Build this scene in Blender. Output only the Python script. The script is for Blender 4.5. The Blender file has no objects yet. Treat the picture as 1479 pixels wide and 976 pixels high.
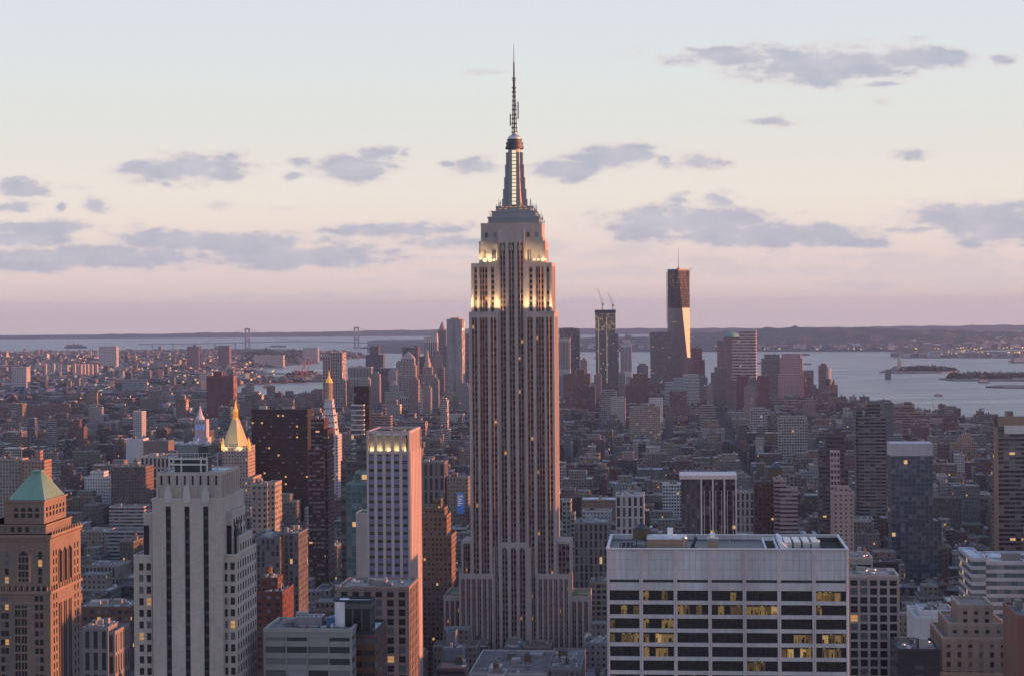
import bpy, math, random
import numpy as np
random.seed(7)
R = math.radians
F = 2741.0; CX = 739.5; HY = 454.0; ROLL = R(0.45); EYE = 260.0
SR, CR = math.sin(ROLL), math.cos(ROLL)
scn = bpy.context.scene
# ------------------------------------------------------------------ camera
cam = bpy.data.cameras.new('camera'); cam_o = bpy.data.objects.new('camera', cam); scn.collection.objects.link(cam_o)
cam.sensor_width = 36; cam.lens = 36*F/1479; cam.shift_y = -(488-HY)/1479; cam.clip_start = 1; cam.clip_end = 200000
cam_o.location = (0, 0, EYE); cam_o.rotation_euler = (R(90), 0, 0)
cam_o.rotation_mode = 'XYZ'
import mathutils
cam_o.rotation_euler = (mathutils.Matrix.Rotation(R(90), 3, 'X') @ mathutils.Matrix.Rotation(-ROLL, 3, 'Z')).to_euler()
scn.camera = cam_o
# ------------------------------------------------------------------ view
scn.render.engine = 'CYCLES'
scn.view_settings.view_transform = 'Standard'; scn.view_settings.look = 'None'
scn.view_settings.exposure = 1.5; scn.view_settings.gamma = 1
scn.cycles.max_bounces = 6; scn.cycles.volume_bounces = 2; scn.cycles.diffuse_bounces = 3; scn.cycles.glossy_bounces = 3
# ------------------------------------------------------------------ sun
SUN_EL = R(1.0); SUN_AZ = R(-5.8)          # azimuth from +X towards +Y
sl = bpy.data.lights.new('sun', 'SUN'); sl.energy = 3.7; sl.angle = R(0.5); sl.color = (1.0, 0.34, 0.14)
so = bpy.data.objects.new('sun', sl); scn.collection.objects.link(so)
sd = mathutils.Vector((math.cos(SUN_AZ)*math.cos(SUN_EL), math.sin(SUN_AZ)*math.cos(SUN_EL), math.sin(SUN_EL)))
so.rotation_euler = sd.to_track_quat('Z', 'Y').to_euler()
# ------------------------------------------------------------------ world: dusk sky with clouds, by direction
def uv_of(px, py):
    dx, dy = px-CX, HY-py
    return dx*CR+dy*SR, -dx*SR+dy*CR
W = bpy.data.worlds.new('World'); scn.world = W; W.use_nodes = True
nt = W.node_tree; nt.nodes.clear(); N = nt.nodes.new; LK = nt.links.new
def wmath(op, a, b=None, c=None):
    n = N('ShaderNodeMath'); n.operation = op
    for i, v in enumerate((a, b, c)):
        if v is None: continue
        if isinstance(v, (int, float)): n.inputs[i].default_value = v
        else: LK(v, n.inputs[i])
    return n.outputs[0]
tc = N('ShaderNodeTexCoord'); sep = N('ShaderNodeSeparateXYZ'); LK(tc.outputs['Generated'], sep.inputs[0])
dX, dY, dZ = sep.outputs
ysafe = wmath('MAXIMUM', dY, 0.15)
u = wmath('MULTIPLY', wmath('DIVIDE', dX, ysafe), F/100); v = wmath('MULTIPLY', wmath('DIVIDE', dZ, ysafe), F/100)
comb = N('ShaderNodeCombineXYZ'); LK(u, comb.inputs[0]); LK(v, comb.inputs[1])
def wnoise(scale, detail, rough, sx, sy, off=0.0):
    m = N('ShaderNodeMapping'); m.inputs['Scale'].default_value = (sx, sy, 1); m.inputs['Location'].default_value = (off, off*.7, off)
    LK(comb.outputs[0], m.inputs[0]); n = N('ShaderNodeTexNoise'); n.inputs['Scale'].default_value = scale
    n.inputs['Detail'].default_value = detail; n.inputs['Roughness'].default_value = rough; LK(m.outputs[0], n.inputs['Vector']); return n
n1 = wnoise(2.6, 7, .62, .55, 1.3); n2 = wnoise(1.1, 3, .5, .5, 1.6, 7.3); n3 = wnoise(9.0, 4, .6, .5, 1.2, 3.1)
wv = N('ShaderNodeVectorMath'); wv.operation = 'MULTIPLY_ADD'
LK(n1.outputs['Color'], wv.inputs[0]); wv.inputs[1].default_value = (.38, .16, 0)
sb = N('ShaderNodeVectorMath'); sb.operation = 'SUBTRACT'; LK(comb.outputs[0], sb.inputs[0]); sb.inputs[1].default_value = (.19, .08, 0)
LK(sb.outputs[0], wv.inputs[2]); PW = wv.outputs[0]
def cloud_field(lst):
    cur = None
    for (cx, cy, rx, ry) in lst:
        a, b = uv_of(cx, cy); a /= 100; b /= 100; rx /= 95; ry /= 95
        n = N('ShaderNodeVectorMath'); n.operation = 'MULTIPLY_ADD'; LK(PW, n.inputs[0])
        n.inputs[1].default_value = (1/rx, 1/ry, 0); n.inputs[2].default_value = (-a/rx, -b/ry, 0)
        l = N('ShaderNodeVectorMath'); l.operation = 'LENGTH'; LK(n.outputs[0], l.inputs[0])
        d = wmath('MULTIPLY', wmath('SUBTRACT', l.outputs['Value'], 1.0), min(1.0, .35+ry*4))
        cur = d if cur is None else wmath('MINIMUM', cur, d)
    return cur
BOLD = [(265,247,82,17),(288,238,48,17),(202,243,30,9),(330,256,20,9),(240,266,9,5),(515,244,50,21),(480,243,22,9),(540,224,30,8),(583,222,8,4),
 (432,233,13,6),(423,254,12,4),(690,242,30,11),(672,235,12,6),(643,236,8,3),(32,273,33,13),(18,298,26,7),(86,299,6,5),(143,295,20,12),
 (60,330,100,9),(30,346,60,14),(100,372,210,17),(60,385,90,8),(330,350,160,13),(430,369,130,17),(250,342,80,9),(575,333,92,9),(640,349,55,10),
 (1075,81,105,12),(1200,92,115,22),(1190,110,55,12),(1320,84,84,15),(1445,87,16,5),(1275,121,24,3.5),(1118,176,26,6),(1322,222,26,6),
 (815,246,47,13),(895,225,51,16),(960,231,14,8),(1010,233,31,11),(835,229,22,5),(1041,288,26,9),(983,287,13,6),
 (995,322,120,21),(1100,340,150,17),(935,312,50,12),(1200,351,75,7),(1405,312,85,21),(1330,333,50,5),(1440,334,80,20),(1365,310,36,8)]
FAINT = [(115,271,25,4),(315,299,12,4),(412,302,12,3),(865,326,14,6),(795,357,55,8),(885,366,75,8),(920,353,30,8),(1270,372,100,8),(1340,387,110,14),
 (1410,402,100,13),(1160,388,85,8),(1030,377,90,6),(900,392,95,7),(1060,390,60,6),(660,372,60,4),(650,397,40,7),(320,428,60,4),(460,426,100,4),(1275,150,12,5),(1325,55,14,3),(700,103,18,3),
 (1240,412,60,5),(830,435,60,6),(540,405,30,4)]
nz = wmath('MULTIPLY', wmath('SUBTRACT', n1.outputs['Fac'], .5), 2.5)
nz3 = wmath('MULTIPLY', wmath('SUBTRACT', n3.outputs['Fac'], .5), .9)
def alpha(lst, lo, hi, amax):
    d = wmath('ADD', wmath('ADD', cloud_field(lst), nz), nz3)
    m = N('ShaderNodeMapRange'); m.interpolation_type = 'SMOOTHSTEP'; LK(d, m.inputs[0])
    m.inputs[1].default_value = hi; m.inputs[2].default_value = lo; m.inputs[3].default_value = 0; m.inputs[4].default_value = amax
    return m.outputs[0]
aB = alpha(BOLD, -.34, .60, .88); aF = alpha(FAINT, -.4, .6, .55)
ac = wmath('MULTIPLY', wmath('MAXIMUM', aB, aF), wmath('GREATER_THAN', dY, .2))
ramp = N('ShaderNodeValToRGB'); cr = ramp.color_ramp
def lin(r, g, b): return tuple(((c/255)/12.92 if c/255 <= .04045 else ((c/255+.055)/1.055)**2.4) for c in (r, g, b))+(1,)
stops = [(0.0, lin(222,203,201)), (.012, lin(227,208,204)), (.03, lin(231,212,206)), (.046, lin(235,221,211)), (.064, lin(234,226,216)), (.09, lin(225,224,217)),
         (.125, lin(220,224,224)), (.165, lin(215,221,229)), (.4, lin(172,190,222)), (1.0, lin(124,148,198))]
while len(cr.elements) < len(stops): cr.elements.new(.5)
for e, (p, c) in zip(cr.elements, stops): e.position = p; e.color = c
LK(dZ, ramp.inputs[0])
sky = N('ShaderNodeTexSky'); sky.sky_type = 'NISHITA'; sky.sun_disc = False; sky.sun_elevation = SUN_EL; sky.sun_rotation = R(90)-SUN_AZ; sky.air_density = 1; sky.dust_density = 1
# a share of the physical sky for the light's direction, the rest the measured dusk gradient
sc = N('ShaderNodeMix'); sc.data_type = 'RGBA'; sc.blend_type = 'ADD'; sc.inputs[0].default_value = .012
LK(ramp.outputs[0], sc.inputs[6]); LK(sky.outputs[0], sc.inputs[7])
cr2 = N('ShaderNodeMix'); cr2.data_type = 'RGBA'; LK(wmath('ADD', wmath('MULTIPLY', wmath('SUBTRACT', n1.outputs['Fac'], .5), 3.2), .45), cr2.inputs[0]); cr2.inputs[6].default_value = lin(158,168,191); cr2.inputs[7].default_value = lin(188,190,204)
edge = N('ShaderNodeMix'); edge.data_type = 'RGBA'; LK(wmath('POWER', ac, 2.0), edge.inputs[0]); edge.inputs[6].default_value = lin(224,211,209); LK(cr2.outputs[2], edge.inputs[7])
# thin cloud edges catch more light
mixc = N('ShaderNodeMix'); mixc.data_type = 'RGBA'; LK(ac, mixc.inputs[0]); LK(sc.outputs[2], mixc.inputs[6]); LK(edge.outputs[2], mixc.inputs[7])
bg = N('ShaderNodeBackground'); bg.inputs[1].default_value = 0.37; LK(mixc.outputs[2], bg.inputs[0])
wo = N('ShaderNodeOutputWorld'); LK(bg.outputs[0], wo.inputs[0])
W.cycles.sampling_method = 'MANUAL'; W.cycles.sample_map_resolution = 512

# ================================================================== helpers
COL = scn.collection
GA = R(5.0)                                   # street grid turned 5 degrees from the view
def S(px, py=700): return uv_of(px, py)[0]/F
def ZP(px, py, Y): return EYE + uv_of(px, py)[1]/F*Y
def GP(px, py, z=0):
    a, b = uv_of(px, py); Y = (EYE-z)*F/(-b); return (a/F*Y, Y)
def PX(x, y, z):
    a, b = x/y*F, (z-EYE)/y*F; return CX + a*CR - b*SR, HY - (a*SR + b*CR)
class MB:
    def __init__(s): s.v = []; s.f = []; s.m = []; s.uv = []; s.c = []; s.T = None
    def V(s, x, y, z):
        if s.T: ox, oy, c, n = s.T; x, y = ox+x*c-y*n, oy+x*n+y*c
        s.v.append((x, y, z)); return len(s.v)-1
    def face(s, pts, mi=0, uv=None, col=(.5,.5,.5)):
        i = [s.V(*p) for p in pts]; s.f.append(i); s.m.append(mi); s.c.append(col)
        s.uv.extend(uv if uv else [(p[0]*.3, p[1]*.3) for p in pts])
    def box(s, x0, x1, y0, y1, z0, z1, mi=0, mt=None, col=(.5,.5,.5), tcol=None, cell=(3.2,3.6), bottom=False):
        if mt is None: mt = mi
        if tcol is None: tcol = col
        du, dv = random.randint(0, 500), random.randint(0, 500)
        i = [s.V(x, y, z) for z in (z0, z1) for x, y in ((x0,y0),(x1,y0),(x1,y1),(x0,y1))]
        H = max(1, round((z1-z0)/cell[1]))
        for k in range(4):
            a, b = k, (k+1) % 4; L = (x1-x0) if k % 2 == 0 else (y1-y0); n = max(1, round(L/cell[0]))
            s.f.append([i[a], i[b], i[b+4], i[a+4]]); s.m.append(mi); s.c.append(col)
            s.uv.extend([(du, dv), (du+n, dv), (du+n, dv+H), (du, dv+H)]); du += 50
        s.f.append([i[4], i[5], i[6], i[7]]); s.m.append(mt); s.c.append(tcol); s.uv.extend([(x0*.3,y0*.3),(x1*.3,y0*.3),(x1*.3,y1*.3),(x0*.3,y1*.3)])
        if bottom: s.f.append([i[3], i[2], i[1], i[0]]); s.m.append(mt); s.c.append(tcol); s.uv.extend([(0,0)]*4)
    def ring(s, x0, x1, y0, y1, z0, z1, t, mi=0, col=(.5,.5,.5)):
        s.box(x0, x1, y0, y0+t, z0, z1, mi, col=col, bottom=True); s.box(x0, x1, y1-t, y1, z0, z1, mi, col=col, bottom=True)
        s.box(x0, x0+t, y0+t, y1-t, z0, z1, mi, col=col, bottom=True); s.box(x1-t, x1, y0+t, y1-t, z0, z1, mi, col=col, bottom=True)
    def lathe(s, cx, cy, prof, n=12, mi=0, col=(.5,.5,.5), a0=0.0, sx=1, sy=1):
        rings = []
        for r, z in prof: rings.append([s.V(cx+r*sx*math.cos(a0+2*math.pi*k/n), cy+r*sy*math.sin(a0+2*math.pi*k/n), z) for k in range(n)])
        for j in range(len(prof)-1):
            A, B = rings[j], rings[j+1]
            for k in range(n):
                k2 = (k+1) % n; s.f.append([A[k], A[k2], B[k2], B[k]]); s.m.append(mi); s.c.append(col)
                s.uv.extend([(k,j),(k+1,j),(k+1,j+1),(k,j+1)])
        s.f.append(rings[-1][:]); s.m.append(mi); s.c.append(col); s.uv.extend([(0,0)]*n)
        s.f.append(rings[0][::-1]); s.m.append(mi); s.c.append(col); s.uv.extend([(0,0)]*n)
    def bar(s, p, q, r, n=4, mi=0, col=(.5,.5,.5), r2=None):
        p = mathutils.Vector(p); q = mathutils.Vector(q); d = (q-p)
        if d.length < 1e-6: return
        d.normalize(); up = mathutils.Vector((0,0,1)) if abs(d.z) < .9 else mathutils.Vector((1,0,0))
        a = d.cross(up).normalized(); b = d.cross(a); r2 = r if r2 is None else r2
        A = [s.V(*(p+(a*math.cos(t)+b*math.sin(t))*r)) for t in [math.pi/4+2*math.pi*k/n for k in range(n)]]
        B = [s.V(*(q+(a*math.cos(t)+b*math.sin(t))*r2)) for t in [math.pi/4+2*math.pi*k/n for k in range(n)]]
        for k in range(n):
            k2 = (k+1) % n; s.f.append([A[k], A[k2], B[k2], B[k]]); s.m.append(mi); s.c.append(col); s.uv.extend([(0,0)]*4)
        s.f.append(A[::-1]); s.f.append(B); s.m += [mi]*2; s.c += [col]*2; s.uv.extend([(0,0)]*(2*n))
    def hull(s, lo, hi, z0, z1, mi=0, mt=None, col=(.5,.5,.5), tcol=None):
        """prism between two plan polygons of the same count"""
        n = len(lo); A = [s.V(x, y, z0) for x, y in lo]; B = [s.V(x, y, z1) for x, y in hi]; du = 0
        for k in range(n):
            k2 = (k+1) % n; L = math.dist(lo[k], lo[k2]); w = max(1, round(L/3.2)); h = max(1, round((z1-z0)/3.6))
            s.f.append([A[k], A[k2], B[k2], B[k]]); s.m.append(mi); s.c.append(col); s.uv.extend([(du,0),(du+w,0),(du+w,h),(du,h)]); du += w
        s.f.append(B); s.m.append(mi if mt is None else mt); s.c.append(tcol or col); s.uv.extend([(x*.3, y*.3) for x, y in hi])
    def build(s, name, mats, parent=None, smooth=False):
        me = bpy.data.meshes.new(name); me.from_pydata(s.v, [], s.f)
        if not isinstance(mats, (list, tuple)): mats = [mats]
        for m in mats: me.materials.append(m)
        me.polygons.foreach_set('material_index', s.m)
        if smooth: me.polygons.foreach_set('use_smooth', [True]*len(s.f))
        ul = me.uv_layers.new(name='UVMap'); ul.data.foreach_set('uv', np.array(s.uv, dtype=np.float32).ravel())
        at = me.attributes.new('Col', 'FLOAT_COLOR', 'FACE')
        at.data.foreach_set('color', np.array([(c[0], c[1], c[2], 1) for c in s.c], dtype=np.float32).ravel())
        me.update(); o = bpy.data.objects.new(name, me); COL.objects.link(o)
        if parent: o.parent = parent
        return o
def tag(o, label=None, cat=None, group=None, kind=None):
    if label: o['label'] = label
    if cat: o['category'] = cat
    if group: o['group'] = group
    if kind: o['kind'] = kind
    return o
def empty(name, loc, rz=0.0):
    o = bpy.data.objects.new(name, None); COL.objects.link(o); o.location = loc; o.rotation_euler = (0,0,rz); o.empty_display_size = 5; return o

# ------------------------------------------------------------------ materials
class NT:
    def __init__(s, name):
        s.m = bpy.data.materials.new(name); s.m.use_nodes = True; s.t = s.m.node_tree; s.p = s.t.nodes['Principled BSDF']
        s.p.inputs['Specular IOR Level'].default_value = .35
    def n(s, t, **k):
        x = s.t.nodes.new(t)
        for a, b in k.items(): setattr(x, a, b)
        return x
    def l(s, a, b): s.t.links.new(a, b)
    def math(s, op, a, b=None, c=None):
        x = s.n('ShaderNodeMath', operation=op)
        for i, q in enumerate((a, b, c)):
            if q is None: continue
            if isinstance(q, (int, float)): x.inputs[i].default_value = q
            else: s.l(q, x.inputs[i])
        return x.outputs[0]
    def mix(s, f, a, b, bt='MIX'):
        x = s.n('ShaderNodeMix', data_type='RGBA', blend_type=bt)
        for i, q in ((0, f), (6, a), (7, b)):
            if isinstance(q, (int, float)): x.inputs[i].default_value = q
            elif isinstance(q, tuple): x.inputs[i].default_value = q if len(q) == 4 else q+(1,)
            else: s.l(q, x.inputs[i])
        return x.outputs[2]
    def noise(s, scale, detail=4, vec=None, rough=.6):
        x = s.n('ShaderNodeTexNoise'); x.inputs['Scale'].default_value = scale; x.inputs['Detail'].default_value = detail; x.inputs['Roughness'].default_value = rough
        if vec is not None: s.l(vec, x.inputs['Vector'])
        return x.outputs['Fac']
def mapped(t, sx, sy, sz):
    g = t.n('ShaderNodeNewGeometry'); m = t.n('ShaderNodeMapping'); m.inputs['Scale'].default_value = (sx, sy, sz); t.l(g.outputs['Position'], m.inputs[0]); return m.outputs[0]
def grime(t, base, amt=.35, fine=.25):
    a = t.noise(1.0, 5, mapped(t, .09, .09, .02)); b = t.noise(1.0, 3, mapped(t, fine*4, fine*4, fine))
    f = t.math('ADD', t.math('MULTIPLY', t.math('SUBTRACT', a, .5), amt*1.6), t.math('MULTIPLY', t.math('SUBTRACT', b, .5), amt))
    f = t.math('ADD', f, 1.0)
    cc = t.n('ShaderNodeCombineXYZ')
    for i in range(3): t.l(f, cc.inputs[i])
    return t.mix(1.0, base, cc.outputs[0], 'MULTIPLY')
_c = {}
def plain(name, col, rough=.8, metal=0.0, amt=.35, emit=0.0, bump=0.0):
    if name in _c: return _c[name]
    t = NT(name)
    if col is None: a = t.n('ShaderNodeAttribute'); a.attribute_name = 'Col'; base = a.outputs['Color']
    else: x = t.n('ShaderNodeRGB'); x.outputs[0].default_value = tuple(col)+(1,); base = x.outputs[0]
    t.l(grime(t, base, amt), t.p.inputs['Base Color']); t.p.inputs['Roughness'].default_value = rough; t.p.inputs['Metallic'].default_value = metal
    if bump:
        g = t.n('ShaderNodeNewGeometry'); sp = t.n('ShaderNodeSeparateXYZ'); t.l(g.outputs['Position'], sp.inputs[0]); cb = t.n('ShaderNodeCombineXYZ')
        t.l(t.math('ADD', sp.outputs[0], t.math('MULTIPLY', sp.outputs[1], .93)), cb.inputs[0]); t.l(sp.outputs[2], cb.inputs[1]); br = t.n('ShaderNodeTexBrick'); t.l(cb.outputs[0], br.inputs[0])
        br.inputs['Scale'].default_value = 1; br.inputs['Brick Width'].default_value = 1.5; br.inputs['Row Height'].default_value = .72; br.inputs['Mortar Size'].default_value = .025
        br.inputs['Color1'].default_value = (.95,.95,.95,1); br.inputs['Color2'].default_value = (1.05,1.04,1.03,1); br.inputs['Mortar'].default_value = (.82,.8,.78,1)
        src = t.p.inputs['Base Color'].links[0].from_socket; t.l(t.mix(1.0, src, br.outputs['Color'], 'MULTIPLY'), t.p.inputs['Base Color'])
    if emit: t.l(base, t.p.inputs['Emission Color']); t.p.inputs['Emission Strength'].default_value = emit
    if bump:
        b = t.n('ShaderNodeBump'); b.inputs['Strength'].default_value = bump; b.inputs['Distance'].default_value = .2
        t.l(t.noise(1.0, 4, mapped(t, .8, .8, .8)), b.inputs['Height']); t.l(b.outputs[0], t.p.inputs['Normal'])
    _c[name] = t.m; return t.m
def facade(name, col=None, ww=.45, wh=.5, glass=(.03,.035,.045), lit=.006, rough=.85, grough=.15, amt=.35, gspec=.5, vary=.12, litcol=(1,.55,.2), litstr=.17, blinds=.12):
    """wall with a grid of window openings; UV counts window bays and storeys"""
    if name in _c: return _c[name]
    t = NT(name)
    if col is None: a = t.n('ShaderNodeAttribute'); a.attribute_name = 'Col'; base = a.outputs['Color']
    else: x = t.n('ShaderNodeRGB'); x.outputs[0].default_value = tuple(col)+(1,); base = x.outputs[0]
    base = grime(t, base, amt)
    uvn = t.n('ShaderNodeUVMap'); sp = t.n('ShaderNodeSeparateXYZ'); t.l(uvn.outputs[0], sp.inputs[0])
    def inside(o, w):
        if w >= .999: return None
        return t.math('LESS_THAN', t.math('ABSOLUTE', t.math('SUBTRACT', t.math('FRACT', o), .5)), w/2)
    mu, mv = inside(sp.outputs[0], ww), inside(sp.outputs[1], wh)
    mask = t.math('MULTIPLY', mu, mv) if (mu is not None and mv is not None) else (mu if mu is not None else mv)
    cb = t.n('ShaderNodeCombineXYZ'); t.l(t.math('FLOOR', sp.outputs[0]), cb.inputs[0]); t.l(t.math('FLOOR', sp.outputs[1]), cb.inputs[1])
    oi = t.n('ShaderNodeObjectInfo'); t.l(t.math('MULTIPLY', oi.outputs['Random'], 97.0), cb.inputs[2])
    wn = t.n('ShaderNodeTexWhiteNoise'); t.l(cb.outputs[0], wn.inputs['Vector']); rs = t.n('ShaderNodeSeparateColor'); t.l(wn.outputs['Color'], rs.inputs[0])
    g = t.mix(t.math('MULTIPLY', t.math('POWER', rs.outputs[1], 5.0), 1.0), tuple(glass), (vary*1.2+glass[0], vary*1.2+glass[1], vary*1.3+glass[2]))
    g = t.mix(t.math('GREATER_THAN', rs.outputs[2], 1-blinds), g, (.16,.165,.18))
    t.l(t.mix(mask, base, g), t.p.inputs['Base Color'])
    t.l(t.math('ADD', t.math('MULTIPLY', mask, grough-rough), rough), t.p.inputs['Roughness'])
    t.l(t.math('ADD', t.math('MULTIPLY', mask, gspec-.3), .3), t.p.inputs['Specular IOR Level'])
    em = t.math('MULTIPLY', t.math('MULTIPLY', t.math('GREATER_THAN', wn.outputs['Value'], 1-lit), mask), litstr)
    t.l(t.math('MULTIPLY', em, t.math('ADD', rs.outputs[0], .35)), t.p.inputs['Emission Strength']); t.p.inputs['Emission Color'].default_value = tuple(litcol)+(1,)
    b = t.n('ShaderNodeBump'); b.inputs['Strength'].default_value = .6; b.inputs['Distance'].default_value = .35
    t.l(t.math('SUBTRACT', 1.0, mask), b.inputs['Height']); t.l(b.outputs[0], t.p.inputs['Normal'])
    _c[name] = t.m; return t.m
def officelit(name, strength=.9, dens=.5, base=(1,.5,.12)):
    t = NT(name); t.p.inputs['Base Color'].default_value = (.03,.025,.02,1); t.p.inputs['Roughness'].default_value = .2
    a = t.noise(1.0, 3, mapped(t, 1.5, 1.5, .6), .75); b = t.noise(1.0, 1, mapped(t, .25, .25, .1))
    f = t.math('MULTIPLY', t.math('MAXIMUM', t.math('SUBTRACT', a, 1-dens), 0.0), t.math('MAXIMUM', t.math('SUBTRACT', b, .3), 0.0))
    t.l(t.math('MULTIPLY', f, strength*.75), t.p.inputs['Emission Strength']); t.p.inputs['Emission Color'].default_value = tuple(base)+(1,); return t.m
M = {}
M['attr'] = plain('painted_masonry', None)
M['fpunch'] = facade('punched_windows', None, .42, .48); M['fribbon'] = facade('ribbon_windows', None, 1.0, .45, blinds=.05, lit=.003)
M['fvert'] = facade('pier_windows', None, .5, .82); M['fcurtain'] = facade('curtain_wall', None, .9, .86, glass=(.035,.045,.06), gspec=.8, grough=.08)
M['fsmall'] = facade('small_windows', None, .34, .4); M['fwide'] = facade('loft_windows', None, .7, .6)
M['roof'] = plain('roof_felt', None, .9, amt=1.2); M['glass'] = plain('dark_glass', (.018,.017,.019), .22, 0, .2)
M['litw'] = plain('lit_window', (1,.5,.16), .5, emit=.10, amt=.1); M['litdim'] = plain('dim_lit_window', (1,.5,.2), .5, emit=.06, amt=.1); M['blind'] = plain('window_blind', (.11,.115,.13), .35)
M['stone'] = plain('limestone', (.40,.345,.322), .85, bump=.15); M['stone2'] = plain('warm_limestone', (.34,.30,.26), .85, bump=.15)
M['metal'] = plain('grey_metal', (.22,.23,.26), .45, .5); M['darkmetal'] = plain('dark_metal', (.06,.065,.075), .5, .4); M['steel'] = plain('bright_steel', (.5,.5,.52), .35, .6)
M['white'] = plain('white_paint', (.7,.7,.72), .6); M['wood'] = plain('weathered_cedar', (.12,.085,.06), .9); M['gold'] = plain('gilding', (.85,.5,.12), .3, .7, .1)
M['goldlit'] = plain('self_lit_gold', (1,.5,.1), .4, 0, .1, emit=.07); M['copper'] = plain('green_copper', (.16,.30,.24), .7); M['orange'] = plain('rust_drum', (.5,.2,.12), .7)  # floodlight glow put into this copy of the gilding as emission
M['brick'] = plain('red_brick', (.27,.09,.065), .9); M['brown'] = plain('brown_brick', (.16,.10,.08), .9); M['tan'] = plain('tan_brick', (.30,.23,.17), .9)
M['glass2'] = None

# ------------------------------------------------------------------ generic tower
def frame(px, py, Y, rz): 
    s = S(px, py); return (s*Y, Y), rz
class Site:
    """a building site: origin on the plane of the north front, x to the right along it, y away from the camera"""
    def __init__(s, px0, px1, py, Y, rot=0.0):
        a = GA + R(rot); s.a = a; s.bx, s.by = math.cos(a), -math.sin(a); s.ax, s.ay = math.sin(a), math.cos(a)
        s1, s2 = S(px0, py), S(px1, py); w = (s2-s1)*Y/(s.bx - s2*s.by); lx, ly = s1*Y, Y
        s.O = (lx+s.bx*w/2, ly+s.by*w/2); s.w = w; s.Y = Y
    def x(s, px, py, yo=0.0):
        q = S(px, py); return (q*(s.O[1]+s.ay*yo)-s.O[0]-s.ax*yo)/(s.bx-q*s.by)
    def z(s, px, py, yo=0.0): return ZP(px, py, s.O[1]+s.ay*yo+s.by*s.x(px, py, yo))
    def world(s, x, y): return (s.O[0]+s.bx*x+s.ax*y, s.O[1]+s.by*x+s.ay*y)
FOOT = []      # footprints in world: (cx, cy, hw, hd, angle)
LM = []        # landmark list (px, py, short phrase)
def lattice(mw, mg, x0, x1, y0, y1, z0, z1, bay, fl, pw, sh, dep, faces='NWE', wins=None, col=(.5,.5,.5)):
    """real piers and spandrels in front of a dark core"""
    mg.box(x0, x1, y0, y1, z0, z1-.6, 0, cell=(bay, fl))
    n = max(1, round((x1-x0)/bay)); m = max(1, round((y1-y0)/bay)); nf = max(1, round((z1-z0)/fl)); bx = (x1-x0)/n; by = (y1-y0)/m; fz = (z1-z0)/nf
    for k in range(n+1):
        c = x0+k*bx
        a, b = max(x0, c-pw/2), min(x1, c+pw/2)
        if k == 0: a = x0-dep
        if k == n: b = x1+dep
        if 'N' in faces: mw.box(a, b, y0-dep, y0, z0, z1, 0, col=col)
    for k in range(m+1):
        c = y0+k*by; a, b = max(y0, c-pw/2), min(y1, c+pw/2)
        if 'W' in faces: mw.box(x1, x1+dep, a, b, z0, z1, 0, col=col)
        if 'E' in faces: mw.box(x0-dep, x0, a, b, z0, z1, 0, col=col)
    for k in range(nf+1):
        za = z0+k*fz-sh/2; zb = za+sh; za = max(z0, za); zb = min(z1-.03, zb)
        if k == nf: za = z1-sh
        if 'N' in faces: mw.box(x0, x1, y0-dep*.6, y0, za, zb, 0, col=col, bottom=True)
        if 'W' in faces: mw.box(x1, x1+dep*.6, y0, y1, za, zb, 0, col=col, bottom=True)
        if 'E' in faces: mw.box(x0-dep*.6, x0, y0, y1, za, zb, 0, col=col, bottom=True)
    if wins is not None:
        for j in range(nf):
            for k in range(n):
                wins.append((x0+(k+.5)*bx, y0-.03, z0+(j+.5)*fz, bx-pw, fz-sh))
def add_windows(root, wins, lit=.1, limit=100, zmin=None, nm='window', seed=1, pane=None):
    rnd = random.Random(seed); mats = [pane or M['glass'], M['blind'], M['litw'], M['litdim']]
    if zmin is not None: wins = [w for w in wins if w[2] > zmin]
    wins = sorted(wins, key=lambda w: -w[2]); rest = MB(); cache = {}
    for i, (x, y, z, w, h) in enumerate(wins):
        r = rnd.random(); mi = 2 if r < lit*.6 else 3 if r < lit else 1 if r < lit+.2 else 0
        if i < limit:
            key = (round(w, 2), round(h, 2), mi)
            if key not in cache:
                b = MB(); b.box(-w/2, w/2, 0, .03, -h/2, h/2, 0, bottom=True); b.box(-w/2, w/2, -.06, 0, -.05, .05, 1, bottom=True)
                o = b.build(nm, [mats[mi], M['darkmetal']], root); cache[key] = o; o.location = (x, y, z)
            else:
                o = cache[key].copy(); COL.objects.link(o); o.parent = root; o.location = (x, y, z)
        else: rest.box(x-w/2, x+w/2, y, y+.03, z-h/2, z+h/2, mi, bottom=True)
    if rest.f: o = rest.build(nm, mats, root); o['kind'] = 'stuff'
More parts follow.
